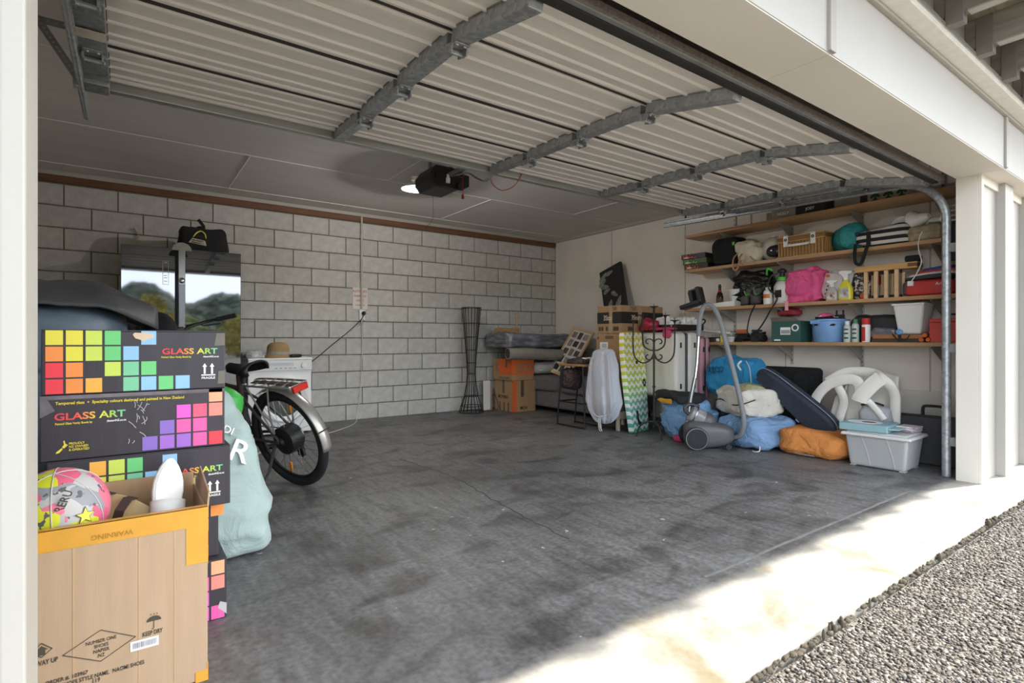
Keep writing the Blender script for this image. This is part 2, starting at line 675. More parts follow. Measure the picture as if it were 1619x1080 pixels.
for a, b_ in ((-2.6, -.19), (-.19, 2.21), (2.21, 4.60), (4.60, 9)):
    B().bx(a + .001, b_ - .001, .98, 1.236, 2.06, 2.40).o('beam_sheet', M('beam_face_shaded', 'B4B2AD', .65, var=.03, vs=2, bump=.04, bs=60), bm, bev=.0025)  # face greyer than the soffit: shade under the deck painted into its colour
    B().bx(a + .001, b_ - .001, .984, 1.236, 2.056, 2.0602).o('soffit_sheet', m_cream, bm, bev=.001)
for x in (-.19, 2.21, 4.60, 6.99):
    B().bx(x - .024, x + .024, .966, .982, 2.062, 2.385).o('beam_batten', m_white, bm, bev=.003)
B().bx(-2.6, 9, .958, .982, 2.385, 2.402).o('moulding', m_white, bm, bev=.004)
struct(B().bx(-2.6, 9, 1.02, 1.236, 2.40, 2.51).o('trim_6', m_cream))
struct(B().bx(-2.6, 9, 1.04, 1.12, 2.51, 5.0).o('wall_upper', m_white))
# balcony over the driveway
dk = thing('balcony_deck', 'grey timber balcony deck on joists above the garage door beam', 'deck', (0, 0, 0))
m_joist = M('weathered_joist', '8E8880', .85, var=.25, vs=3, stretch=(8, .6, 8), bump=.12, bs=30)
m_deckb = M('deck_underside', '8A8471', .9, var=.3, vs=3, stretch=(.5, 7, 7), bump=.15, bs=30)
B().bx(-2.6, 10.5, .885, .98, 2.402, 2.46).o('bearer', M('rough_painted_timber', 'E4E0D8', .8, var=.06, vs=20, bump=.35, bs=60), dk, bev=.003)
B().bx(-2.6, 10.5, .93, .98, 2.46, 2.66).o('ledger', m_white, dk, bev=.002)
B().bx(-2.6, 10.5, .880, .8852, 2.43, 2.452).o('flashing', m_alu, dk)
for k in range(-12, 16):
    x = 3.148 + .46 * k
    j = B().bx(x, x + .05, .295, .93, 2.475, 2.63).o('joist', m_joist, dk, bev=.003)
    B().bx(x - .004, x + .054, .815, .884, 2.432, 2.63).o('joist_shoe', M('joist_shoe', '7E7A74', .8, var=.15), j, bev=.002)
    B().bx(x - .002, x + .052, .30, .80, 2.468, 2.4755).o('bottom_strip', m_white, j)
for k in range(5):
    y = .29 + .128 * k
    B().bx(-2.6, 10.5, y, y + .1275, 2.63, 2.66).o('deck_board', m_deckb, dk, bev=.004)

# ------------------------------------------------------------------ driveway
def gravel_mat(key, a, b_, c_):
    m = bpy.data.materials.new(key)
    m.use_nodes = True
    t = m.node_tree
    n, L = t.nodes, t.links
    p = n['Principled BSDF']
    tc = n.new('ShaderNodeTexCoord')
    x = n.new('ShaderNodeTexVoronoi')
    x.inputs['Scale'].default_value = 95
    L.new(tc.outputs['Object'], x.inputs['Vector'])
    sp = n.new('ShaderNodeSeparateColor')
    L.new(x.outputs['Color'], sp.inputs[0])
    cr = n.new('ShaderNodeValToRGB')
    e = cr.color_ramp.elements
    e[0].color = (*lin(a), 1)
    e[1].color = (*lin(c_), 1)
    q = e.new(.5)
    q.color = (*lin(b_), 1)
    L.new(sp.outputs[0], cr.inputs[0])
    L.new(cr.outputs[0], p.inputs['Base Color'])
    p.inputs['Roughness'].default_value = .9
    b = n.new('ShaderNodeBump')
    b.inputs['Strength'].default_value = 1
    b.inputs['Distance'].default_value = .008
    b.invert = True
    L.new(x.outputs['Distance'], b.inputs['Height'])
    L.new(b.outputs[0], p.inputs['Normal'])
    return m


struct(B().bx(-60, 60, -70, .845, -.2, -.032).o('ground', gravel_mat('driveway_aggregate', '50493F', '6F675D', '948C80')))


def pebble_field():
    rng = np.random.default_rng(5)
    N = 30000
    t = (1 + 5 ** .5) / 2
    iv = np.array([(-1, t, 0), (1, t, 0), (-1, -t, 0), (1, -t, 0), (0, -1, t), (0, 1, t), (0, -1, -t), (0, 1, -t), (t, 0, -1), (t, 0, 1), (-t, 0, -1), (-t, 0, 1)]) / (1 + t * t) ** .5
    fi = np.array([(0, 11, 5), (0, 5, 1), (0, 1, 7), (0, 7, 10), (0, 10, 11), (1, 5, 9), (5, 11, 4), (11, 10, 2), (10, 7, 6), (7, 1, 8), (3, 9, 4), (3, 4, 2), (3, 2, 6), (3, 6, 8), (3, 8, 9), (4, 9, 5), (2, 4, 11), (6, 2, 10), (8, 6, 7), (9, 8, 1)])
    X = .9 + 4.9 * rng.random(N) ** 1.25
    Y = .835 - .68 * rng.random(N)
    rad = rng.uniform(.0035, .0085, N)
    an = rng.uniform(0, 2 * PI, N)
    sc3 = np.stack([rng.uniform(.8, 1.5, N), rng.uniform(.7, 1.1, N), rng.uniform(.5, .8, N)], 1) * rad[:, None]
    V = iv[None] * sc3[:, None, :] * rng.uniform(.85, 1.15, (N, 12, 1))
    c, s = np.cos(an)[:, None], np.sin(an)[:, None]
    P = np.stack([X[:, None] + V[..., 0] * c - V[..., 1] * s, Y[:, None] + V[..., 0] * s + V[..., 1] * c, -.031 + V[..., 2]], -1)
    me = bpy.data.meshes.new('gravel')
    nv, nf = N * 12, N * 20
    me.vertices.add(nv)
    me.vertices.foreach_set('co', P.reshape(-1).astype(np.float32))
    F = (fi[None] + (np.arange(N) * 12)[:, None, None]).reshape(-1)
    me.loops.add(nf * 3)
    me.loops.foreach_set('vertex_index', F.astype(np.int32))
    me.polygons.add(nf)
    me.polygons.foreach_set('loop_start', np.arange(nf, dtype=np.int32) * 3)
    cols = ['5C544B', '7A7268', '9A9388', '423C35', '685F53', '82786C', '2E2A26']
    for i, h in enumerate(cols):
        me.materials.append(M('pebble_%d' % i, h, .75, var=.12, vs=60))
    me.polygons.foreach_set('material_index', np.repeat(rng.integers(0, len(cols), N), 20).astype(np.int32))
    me.update()
    me.validate()
    o = bpy.data.objects.new('gravel', me)
    COL.objects.link(o)
    o['kind'] = 'stuff'
    tag(o, 'grey and tan exposed pebbles of the driveway in sunlight', 'gravel')


pebble_field()
# ragged dirt and moss in the joint between slab and driveway
random.seed(8)
b = B()
for i in range(420):
    x = .9 + 5 * random.random()
    h_ = random.uniform(.004, .014) * (1.6 if math.sin(x * 7) + math.sin(x * 17.3) > .8 else .7)
    y = .855 + random.uniform(-.012, .006)
    rr_ = random.uniform(.004, .012)
    b.blob((x, y, -.02 + h_ / 2), (rr_ * 1.6, rr_, h_), 1, rr_ * .12, 90, i, 8, 6)
o = b.o('moss', M('dry_moss', '4C4436', .95, var=.4, vs=40), sm=0)
o['kind'] = 'stuff'
tag(o, 'dark dry moss and dirt along the slab edge', 'moss')

# ------------------------------------------------------------------ outside world the black fridge mirrors
def hill(name, y0, base, ridge, seed, cols, depth):
    def fn(u, v):
        x = -260 + 520 * u
        rz_ = base + ridge(x)
        z = -8 + (rz_ + 8) * math.sin(v * PI / 2) ** .9
        y = y0 - depth * v
        h = noise.noise(Vector((x * .03, y * .03, seed))) * 5 + noise.noise(Vector((x * .13, y * .13, seed))) * 3 + noise.noise(Vector((x * .4, y * .4, seed))) * 1.4
        return (x, y + h * 2, z + h * .9 * min(1, v * 3))
    return struct(B().grid(fn, 240, 60).o(name, ramp_mat(name + '_forest', 'noise', cols, .25, .95, bump=0)))


hill('hill_far', -260, 22, lambda x: 8 * math.sin(x * .028 + .6) + 5 * math.sin(x * .075 + 2) + 3 * math.sin(x * .16), 3.3, [(.3, '3B443A'), (.7, '586250')], 130)
hill('hill_near', -120, 3.0, lambda x: 1.6 * math.sin(x * .05 + 1.4) + .8 * math.sin(x * .13), 8.1, [(.3, '4B5636'), (.7, '77804C')], 40)


def tree(x, y, h, wd, seed, label):
    t = thing('tree', label, 'tree', (x, y, -.05), 0, 'trees across the driveway')
    B().tube([(0, 0, 0), (.1, .05, h * .4), (.05, 0, h * .8)], [.16, .12, .05], 8).o('trunk', M('bark', '5A4A3A', .9, var=.3, bump=.4), t, sm=40)
    random.seed(seed)
    b = B()
    for i in range(1500):
        a, z, q = random.uniform(0, 2 * PI), random.random(), random.random() ** .5
        rr = wd * q * math.sin(PI * min(1, .12 + z * .86)) ** .7
        c = Vector((rr * math.cos(a), rr * math.sin(a), h * (.12 + .88 * z))) + Vector((random.gauss(0, .1), random.gauss(0, .1), random.gauss(0, .1)))
        d1 = Vector((random.gauss(0, 1), random.gauss(0, 1), random.gauss(0, 1))).normalized()
        d2 = d1.orthogonal().normalized()
        s_ = h * random.uniform(.015, .035)
        b.add([c - d1 * s_ * 2, c + d2 * s_, c + d1 * s_ * 2, c - d2 * s_], [(0, 1, 2, 3)])
    b.o('foliage', ramp_mat('olive_foliage', 'noise', [(.3, '857C30'), (.7, 'C2B25A')], 1.5, .8), t, kind='stuff')


tree(1.1, -22, 3.2, 1.0, 1, 'tallest olive green tree outdoors, mirrored in the left fridge door')
tree(5.5, -24, 2.3, 1.2, 2, 'low spreading olive shrub outdoors, mirrored in the right fridge door')
tree(2.5, -30, 2.6, .9, 4, 'slim olive tree outdoors beside the tallest tree, seen in the fridge')

# ------------------------------------------------------------------ sectional garage door, rolled up under the ceiling
dr = sroot('door_1')
tag(dr, 'open white sectional garage door with galvanised stiles under the ceiling', 'garage door')
del dr['category']
def door_panel_mat():
    m = bpy.data.materials.new('door_panel_steel')
    m.use_nodes = True
    t = m.node_tree
    n, L = t.nodes, t.links
    p = n['Principled BSDF']
    p.inputs['Base Color'].default_value = (*lin('D5CEC5'), 1)
    p.inputs['Roughness'].default_value = .5
    tc = n.new('ShaderNodeTexCoord')
    x = n.new('ShaderNodeTexWave')
    x.bands_direction = 'Y'
    x.inputs['Scale'].default_value = 30
    L.new(tc.outputs['Object'], x.inputs['Vector'])
    nz = n.new('ShaderNodeTexNoise')
    nz.inputs['Scale'].default_value = 3
    L.new(tc.outputs['Object'], nz.inputs['Vector'])
    mx = n.new('ShaderNodeMix')
    mx.data_type = 'RGBA'
    mx.inputs[6].default_value = (*lin('E6DFD5'), 1)
    mx.inputs[7].default_value = (*lin('F0EAE1'), 1)
    L.new(nz.outputs[0], mx.inputs[0])
    L.new(mx.outputs[2], p.inputs['Base Color'])
    b = n.new('ShaderNodeBump')
    b.inputs['Strength'].default_value = .35
    b.inputs['Distance'].default_value = .004
    L.new(x.outputs[1] if len(x.outputs) > 1 else x.outputs[0], b.inputs['Height'])
    L.new(b.outputs[0], p.inputs['Normal'])
    return m


m_door = door_panel_mat()
DX0, DX1 = -.16, 4.60
JY = [(1.350, 2.085), (1.912, 2.205), (2.45, 2.228), (2.95, 2.242), (3.41, 2.262)]
m_jgap = M('door_joint_rubber', '3B3633', .8)
m_bolt = M('zinc_bolt', 'B4B2AC', .35, metal=.9)
hinge0 = None
for i in range(4):
    (y0, z0), (y1, z1) = JY[i], JY[i + 1]
    L_ = math.hypot(y1 - y0, z1 - z0)
    ang = math.atan2(z1 - z0, y1 - y0)
    # profile along the section (s, depth downwards negative), ribs every ~11 cm
    pr = [(.008, .02), (.008, -.006), (.02, -.012), (.045, -.012), (.06, 0)]
    for rb in (.15, .27, .39):
        q = rb * L_ / .53
        pr += [(q - .012, 0), (q - .004, -.009), (q + .006, -.009), (q + .014, 0)]
    pr += [(L_ - .07, 0), (L_ - .06, -.010), (L_ - .04, -.010), (L_ - .03, .004), (L_ - .022, .02)]
    X = Matrix.Translation((0, y0, z0)) @ Matrix.Rotation(ang, 4, 'X')
    b = B()
    top = [(.008, .035), (L_ - .012, .035)]
    poly = pr + [(L_ - .022, .035), (.008, .035)]
    n_ = len(poly)
    v = [(DX0, s_, d_) for s_, d_ in poly] + [(DX1, s_, d_) for s_, d_ in poly]
    b.add(v, [tuple(range(n_)), tuple(range(2 * n_ - 1, n_ - 1, -1))] + [(k, n_ + k, n_ + (k + 1) % n_, (k + 1) % n_) for k in range(n_)])
    sec = b.o('door_section', m_door, dr, sm=25, mtx=X)
    for k in range(5):
        x = (-.11, 1.09, 2.245, 3.40, 4.555)[k]
        wd = .05 if k in (0, 4) else .032
        s0 = .012 if i else .03
        B().bx(x - wd, x + wd, s0, L_ - .03, -.058, .0).o('stile', m_galv, sec, bev=.003)
        B().bx(x - wd - .004, x + wd + .004, s0, L_ - .025, -.006, .001).o('stile_flange', m_galvd, sec)
        if i < 3:
            X2 = Matrix.Translation((x, L_, -.06))
            if hinge0 is None:
                hg = B(X2).bx(-.034, .034, -.075, -.006, -.006, .0).bx(-.034, .034, .006, .07, -.006, 0).bx(-.038, -.030, -.05, .02, -.035, 0).bx(.030, .038, -.05, .02, -.035, 0).tube([(-.042, -.015, -.025), (.042, -.015, -.025)], .011, 10)
            hg = B(X2).bx(-.034, .034, -.075, -.006, -.006, .0).bx(-.034, .034, .006, .07, -.006, 0).bx(-.038, -.030, -.05, .02, -.035, 0).bx(.030, .038, -.05, .02, -.035, 0).tube([(-.042, -.015, -.025), (.042, -.015, -.025)], .011, 10)
            hg.o('hinge', m_galv, sec, bev=.001)
            bt = B(X2)
            for bx_, by_ in ((-.018, -.055), (.018, -.055), (0, .05)):
                bt.lathe([(0, -.012), (.007, -.011), (.009, -.005), (.009, 0)], 8, Matrix.Translation((bx_, by_, 0)))
            bt.o('bolt', m_bolt, sec, sm=40)
    if i < 3:
        B().bx(DX0, DX1, L_ - .022, L_ + .009, -.003, .03).o('joint_seal', m_jgap, sec)
# rails on the outer edges
y0, z0 = JY[4]
B().bx(DX0, DX1, y0 - .018, y0 + .03, z0 - .05, z0 + .03).o('top_rail', m_alu, dr, bev=.004)
y0, z0 = JY[0]
B().bx(DX0 - .03, DX1 + .03, y0 - .035, y0 + .012, z0 - .022, z0 + .02).o('bottom_rail', m_galvd, dr, bev=.004)
B().bx(DX0 - .03, DX1 + .03, y0 - .012, y0 + .028, z0 - .03, z0 - .018).o('bottom_channel', m_dark, dr, bev=.003)
random.seed(4)
b = B()
for k in range(900):
    x = random.uniform(DX0 - .03, DX1 + .03)
    b.add([(x, y0 - .035, z0 - .012), (x + .008, y0 - .035, z0 - .012), (x + random.uniform(-.01, .01), y0 - .05 - random.random() * .012, z0 - random.uniform(.012, .03))], [(0, 1, 2)])
b.bx(DX0 - .03, DX1 + .03, y0 - .050, y0 - .034, z0 - .02, z0 + .006)
b.o('brush_seal', M('brush_seal', '7A7068', .9, var=.3, vs=60), dr, kind='stuff')
# paper label and lock plate on the left end stile
lp = Matrix.Translation((-.11, 2.72, 2.168)) @ Matrix.Rotation(.03, 4, 'X')
B().bx(-.05, .05, -.04, .04, -.002, 0, lp).o('paper_label', M('paper_label', 'CFC6B4', .8), dr)
B().bx(-.16, -.06, 3.26, 3.385, 2.178, 2.2).o('end_bracket', m_galv, dr, bev=.004)
# spindle above the opening
sp = thing('torsion_shaft', 'dark steel spring shaft mounted above the garage opening', 'shaft')
B().tube([(-.3, 1.30, 2.33), (4.8, 1.30, 2.33)], .014, 10).o('shaft', m_galvd, sp, sm=40)
for x0 in (1.5, 2.5):
    pts = []
    for k in range(70 * 6):
        a = 2 * PI * k / 6
        pts.append((x0 + .75 * k / 420, 1.30 + .028 * math.cos(a), 2.33 + .028 * math.sin(a)))
    B().tube(pts, .0045, 4).o('spring', m_dark, sp)
for x in (-.2, 2.37, 4.7):
    B().lathe([(.02, -.02), (.05, -.018), (.045, 0), (.05, .018), (.02, .02)], 16, Matrix.Translation((x, 1.30, 2.33)) @ Matrix.Rotation(PI / 2, 4, 'Y')).o('drum', m_galvd, sp, sm=40)
    B().bx(x - .06, x - .05, 1.237, 1.36, 2.27, 2.4).o('bracket', m_galvd, sp)


def track(x, sgn, label):
    t = thing('door_track', label, 'door track', (x, 1.305, 0), 0, 'galvanised garage door tracks')
    # C-shaped rail: round back with a slot
    B().tube([(0, 0, 0.004), (0, 0, 1.80)], .026, 14).o('vertical_rail', m_galv, t, sm=40)
    cv = [(0, .30 - .30 * math.cos(a), 1.80 + .30 * math.sin(a)) for a in [PI / 2 * k / 14 for k in range(14)]]
    B().tube(cv, .027, 14).o('curved_rail', m_galv, t, sm=40)
    h0, h1 = (.27, 2.107), (2.44, 2.185)
    b = B()
    for dz, d2 in ((.022, .006), (-.022, .006)):
        b.tube([(0, h0[0], h0[1] + dz), (0, h1[0], h1[1] + dz)], .01, 8)
    b.tube([(sgn * .012, h0[0], h0[1]), (sgn * .012, h1[0], h1[1])], 0, 4, flat=(.003, .026), ref=(0, 0, 1))
    b.o('horizontal_rail', m_galv, t, sm=40)
    b = B()
    if sgn < 0:
        return t
    b.tube([(sgn * .03, .35, 2.118), (sgn * .03, 2.36, 2.19)], 0, 4, flat=(.004, .026), ref=(0, 0, 1))
    b.tube([(sgn * .05, .35, 2.093), (sgn * .05, 2.36, 2.165)], 0, 4, flat=(.022, .003), ref=(0, 0, 1))
    b.o('angle_brace', m_galvd, t)
    for yy in (.5, 1.15, 1.75):
        z = 2.107 + (yy - .27) * .036
        rl = B().tube([(-sgn * .0, yy, z), (-sgn * .05, yy, z + .03)], .007, 8).lathe([(0, -.008), (.02, -.008), (.022, 0), (.02, .008), (0, .008)], 14, Matrix.Translation((0, yy, z)) @ Matrix.Rotation(PI / 2, 4, 'Y')).o('roller', m_chrome, t, sm=40)
    for zz in (.25, .9, 1.6):
        B().bx(-.012 if sgn > 0 else -.05, .05 if sgn > 0 else .012, -.075, -.02, zz - .03, zz + .03).o('wall_clip', m_galvd, t, bev=.002)
    return t


track(4.672, 1, 'galvanised garage door track curving up beside the shelves')
tl = track(-.165, -1, 'galvanised garage door track with perforated hanger above the stacked boxes')


def perforated(par, p0, p1, wv, nh, name='hanger_strap'):
    p0, p1 = Vector(p0), Vector(p1)
    b = B()
    b.tube([p0, p1], 0, 4, flat=(.016, .0015), ref=wv)
    o_ = b.o(name, m_galvd, par)
    nrm = (p1 - p0).normalized().cross(Vector(wv)).normalized()
    h_ = B()
    d = (p1 - p0).normalized()
    fr = frame((0, 0, 0), d, nrm.cross(d))
    for k in range(nh):
        c = p0.lerp(p1, (k + .5) / nh)
        h_.lathe([(.0045, -.0025), (.0045, .0025)], 8, Matrix.Translation(c) @ (Vector(wv).to_track_quat('Z', 'Y').to_matrix().to_4x4()))
    h_.o('hole', M('hole_light', 'AFA9A0', .8), o_, kind='stuff')


# hanger frame of the left track: ceiling strap, diagonal and drop
perforated(tl, (-.735, 1.895, 2.39), (-.045, 1.895, 2.392), (0, 1, 0), 24)
perforated(tl, (-.147, 1.897, 2.385), (-.013, 1.897, 2.17), (0, 1, 0), 12)
perforated(tl, (-.013, 1.899, 2.26), (-.013, 1.899, 2.12), (0, 1, 0), 6)
tr_ = [o for o in COL.objects if o.name.startswith('door_track') and o is not tl][0]
perforated(tr_, (.05, 2.2, 2.18), (.05, 2.2, 2.487), (0, 1, 0), 14)

# ------------------------------------------------------------------ door opener, lamp and their cords
op = thing('door_opener', 'black garage door opener motor hanging from the ceiling', 'door opener', (2.2, 4.12, 2.22))
hb = [(-.13, 0), (.02, -.0), (.13, .03), (.15, .14), (.12, .2), (-.15, .2), (-.17, .06)]
B().prism([(-.13, .0), (.08, 0), (.15, .05), (.15, .15), (.1, .18), (-.12, .18), (-.17, .11), (-.17, .05)], -.15, .15, Matrix.Rotation(PI / 2, 4, 'X')).o('housing', m_black, op, bev=.008)
B().bx(.05, .21, -.13, .02, .05, .15).o('gear_cover', m_dark, op, bev=.01)
B().bx(-.13, .02, -.158, -.148, .03, .12).o('lamp_cavity', M('cavity_black', '0D0D0D', .7), op, bev=.003)
B().lathe([(0, 0), (.018, 0), (.02, .04), (.012, .05), (.012, .07), (0, .07)], 14, Matrix.Translation((-.02, -.165, .04))).o('bulb_holder', m_wplast, op, sm=40)
B().lathe([(0, 0), (.03, .004), (.036, .02), (.03, .036), (0, .04)], 16, Matrix.Translation((.1, -.15, .03)) @ Matrix.Rotation(PI / 2, 4, 'X')).o('pulley', m_dark, op, sm=40)
for x in (-.1, .1):
    B().bx(x - .012, x + .012, -.01, .01, .17, .27).o('hanger', m_galvd, op)
B().bx(-.02, .03, -.82, -.12, .10, .125).o('chain_rail', m_galvd, op, bev=.003)
B().tube(smooth_path([(.02, -.20, .10), (.03, -.4, .07), (.05, -.52, .0), (.07, -.6, -.03), (.09, -.66, .02), (.1, -.70, .10)]), 0, 6, flat=(.006, .018), ref=(1, 0, 0)).o('draw_arm', m_galvd, op, sm=40)
B().tube(smooth_path([(.06, -.15, .13), (.08, -.22, .09), (.07, -.3, .11)]), .003, 6).o('red_cord', M('red_cord', 'A8322C', .6), op)
cd = B().tube(smooth_path([(.10, -.62, 0), (.13, -.62, -.06), (.19, -.66, -.10), (.27, -.70, -.06), (.31, -.74, .02), (.34, -.80, .13)]), .0035, 6).o('pull_cord', M('red_cord', 'A8322C', .6), op, sm=40)
B().tube([(.09, -.22, .095), (.09, -.22, -.05)], .002, 5).lathe([(0, -.09), (.012, -.085), (.009, -.05), (0, -.045)], 10, Matrix.Translation((.09, -.22, 0))).o('release_cord', M('red_cord', 'A8322C', .6), op)
B().tube(smooth_path([(-.02, .1, 0), (-.01, .12, -.1), (0, .15, -.2), (-.04, .2, -.27)]), .0015, 5).o('thin_wire', m_ink, op)

lm = thing('ceiling_lamp', 'white ceiling bulb under a shallow round shade beside the opener', 'lamp', (2.22, 4.66, 2.487))
B().lathe([(0, 0), (.045, 0), (.04, -.03), (.025, -.04), (.02, -.075), (0, -.075)], 20).o('base', m_wplast, lm, sm=40)
B().lathe([(.03, -.062), (.125, -.105), (.128, -.112), (.122, -.112), (.028, -.07)], 32, ring=True).o('shade', M('lamp_shade', 'E8DFCC', .5, var=.03), lm, sm=50)
B().lathe([(.02, -.06), (.022, -.075), (.030, -.09), (.028, -.108), (.012, -.118), (0, -.119)], 16).o('bulb', m_wplast, lm, sm=180)
pl = bpy.data.lights.new('bulb_light', 'POINT')
pl.energy = 13
pl.color = (1, .97, .93)
pl.shadow_soft_size = .008
po = bpy.data.objects.new('bulb_light', pl)
COL.objects.link(po)
po.parent = lm
po.location = (0, 0, -.131)
rs = thing('ceiling_rose', 'flat white round ceiling plate near the opener', 'ceiling rose', (2.62, 4.45, 2.487))
B().lathe([(0, 0), (.055, 0), (.05, -.012), (.02, -.016), (0, -.016)], 20).o('plate', m_wplast, rs, sm=40)
B().lathe([(0, -.016), (.012, -.016), (.01, -.026), (0, -.026)], 10).o('boss', m_wplast, rs, sm=40)

# ------------------------------------------------------------------ conduit, sign and outlet on the block wall
cd = thing('conduit', 'thin white conduit running down the block wall to an outlet', 'conduit', (2.33, 6.373, 0))
B().tube([(0, 0, 1.335), (0, 0, 2.45)], .0125, 8).o('pipe', M('conduit_plastic', 'B7B2A8', .6), cd, sm=40)
for z in (1.75, 2.2):
    B().bx(-.022, .022, -.002, .015, z - .008, z + .008).o('saddle', M('conduit_plastic', 'B7B2A8', .6), cd, bev=.002)
ol = thing('power_outlet', 'white power outlet with a black plug below the parking sign', 'outlet', (2.335, 6.385, 1.265))
B().bx(-.036, .036, -.022, .013, -.062, .062).o('plate', m_wplast, ol, bev=.004)
B().lathe([(0, 0), (.022, 0), (.024, .03), (.012, .045), (0, .045)], 14, Matrix.Translation((.012, -.02, .018)) @ Matrix.Rotation(PI / 2, 4, 'X')).o('plug', m_black, ol, sm=40)
sg = thing('parking_sign', 'small white parking sign with red lettering on the block wall', 'sign', (2.318, 6.395, 1.462))
B().bx(-.093, .093, -.004, .003, -.13, .13).o('plate', M('sign_white', 'D8D0C8', .6, var=.04), sg, bev=.002)
m_sred = M('faded_red', 'B9584E', .7, var=.1)
for s_, z, q, sx in (("KATHAR'S", .085, .042, .9), ('PARKING', .028, .036, 1), ('ONLY', -.028, .036, 1)):
    text(s_, q, m_sred, sg, fm('f', 0, -.0045, z), .012, sx)
B().bx(-.055, .055, -.006, -.004, -.084, -.077).o('arrow', m_sred, sg)
b = B()
c1 = smooth_path([(2.345, 6.33, 1.275), (2.30, 6.32, 1.20), (2.15, 6.31, 1.06), (1.95, 6.30, .90), (1.78, 6.29, .76), (1.62, 6.28, .64)])
tag(B().tube(c1, .006, 6).o('washing_machine_lead', m_black, sm=40), 'black power cord slanting from the outlet to the washing machine', 'cord')
c2 = smooth_path([(2.33, 6.365, 1.2), (2.335, 6.37, .8), (2.31, 6.36, .35), (2.27, 6.35, .10), (2.20, 6.2, .006), (2.05, 5.95, .005), (1.92, 5.8, .005), (1.72, 5.62, .005), (1.55, 5.58, .005)])
tag(B().tube(c2, .005, 6).o('extension_cord', M('cream_cord', 'CFCBC0', .5), sm=40), 'cream extension cord hanging down the wall and along the floor', 'cord')

# ------------------------------------------------------------------ printed cartons at the left jamb
m_boxk = M('black_carton_print', '38343A', .45, var=.12, vs=3, bump=.05, bs=30, stretch=(10, 10, .6))
m_rain = ramp_mat('rainbow_print', 'gradient', [(0, 'D8404A'), (.3, 'E2524A'), (.48, 'E8A04A'), (.62, 'E6DC52'), (.8, 'A9CE58'), (1, '6FC9A0')], rough=.6, coord='Generated')
SQ = {k: M('print_' + k, h, .5, var=.04) for k, h in dict(y='E4D94C', g='C9DC5E', G='6FCB7C', t='7DC79C', b='93C2EA', o='F0924A', a='F4B24C', r='E8424E', m='DE5FC4', p='8B6CC0', v='A26CC8', k='EE5FA4', c='EF5E7C', s='F58C7E', h='F8AC84').items()}
m_tear = M('torn_paper', 'DCC3A8', .9, var=.08)
m_gtape = M('clear_tape', 'B9B7B8', .25, var=.2, vs=9)


def squares(par, rows, x0, ztop, pitch, pz, sq, sz, right=None):
    """rows of printed squares on the front face; each colour letter is one printed square"""
    for r_, row in enumerate(rows):
        for c_, ch in enumerate(row):
            if ch == '-':
                continue
            x = x0 + c_ * pitch
            z = ztop - r_ * pz
            B().bx(x, x + sq, -.0012, .0, z - sz, z).o('printed_square', SQ[ch], par)


def up_arrows(par, x, z, s=1.0, face='f', y=-.001):
    b = B(fm('f', x, y, z))
    for dx in (-.011 * s, .011 * s):
        b.prism([(dx - .003 * s, 0), (dx + .003 * s, 0), (dx + .003 * s, .024 * s), (dx + .007 * s, .024 * s), (dx, .036 * s), (dx - .007 * s, .024 * s), (dx - .003 * s, .024 * s)], 0, .0008)
    b.prism([(-.021 * s, -.006 * s), (.021 * s, -.006 * s), (.021 * s, -.002 * s), (-.021 * s, -.002 * s)], 0, .0008)
    b.o('arrow_print', m_wprint, par)
    text('FRAGILE', .0105 * s, m_wprint, par, fm('f', x, y, z - .014 * s), .02, 1.05)


def gb(label, loc, h, rz=0):
    t = thing('printed_carton', label, 'box', loc, rz, 'black printed cartons stacked by the jamb')
    b = B().bx(0, .483, 0, .42, 0, h - .004)
    b.o('carton', m_boxk, t, bev=.003)
    B().bx(.0, .483, .0, .208, h - .004, h).bx(.0, .483, .212, .42, h - .004, h).o('flap', m_boxk, t, bev=.001)
    return t


m_tedge = M('worn_edge', '8E8780', .9, var=.3, vs=40)
bx0 = -.198
tA = gb('black printed carton with rainbow squares, topmost of its stack', (bx0 - .002, 2.10, .79), .196)
squares(tA, ['yygG-b--', 'oygGb---', 'ro-gtG--', 'roa-tbGb'], .010, .1935, .0467, .0487, .0402, .0437)
text('GLASS ART', .0265, m_rain, tA, fm('f', .379, -.001, .1265), .022, 1.22)
text('Painted Glass Vanity Bowls by', .0085, m_yprint, tA, fm('f', .297, -.001, .1085), .02, .82, 'LEFT')
text('glassartNZ.co.nz', .0085, m_wprint, tA, fm('f', .4635, -.001, .1085), .02, .82, 'RIGHT')
up_arrows(tA, .432, .05, 1.0)
B().prism([(.228, .170), (.24, .166), (.25, .160), (.262, .168), (.276, .172), (.279, .182), (.262, .187), (.226, .188), (.221, .182)], 0, .0008, fm('f', 0, -.0013, 0)).o('torn_patch', m_tear, tA)
for pq in ([(.45, .145), (.482, .147), (.482, .19), (.456, .188)], [(.46, .015), (.482, .015), (.482, .06), (.462, .058)]):
    B().prism(pq, 0, .0006, fm('f', 0, -.0008, 0)).o('tape', M('olive_tape', '6B655A', .35, var=.2), tA)
tB = gb('black printed carton with pink and purple squares, second from the top', (bx0 - .004, 2.095, .594), .195)
text('Tempered glass  +  Speciality colours designed and painted in New Zealand', .0122, m_yprint, tB, fm('f', .035, -.001, .171), .018, .88, 'LEFT')
text('GLASS ART', .029, m_rain, tB, fm('f', .118, -.001, .13), .022, 1.2)
text('Painted Glass Vanity Bowls by', .0088, m_yprint, tB, fm('f', .034, -.001, .110), .02, .82, 'LEFT')
text('glassartNZ.co.nz', .0088, m_wprint, tB, fm('f', .206, -.001, .110), .02, .82, 'RIGHT')
for i, s_ in enumerate(('PROUDLY', 'NZ OWNED', '& OPERATED')):
    text(s_, .0092, m_yprint, tB, fm('f', .066, -.001, .049 - .0095 * i), .015, .9, 'LEFT')
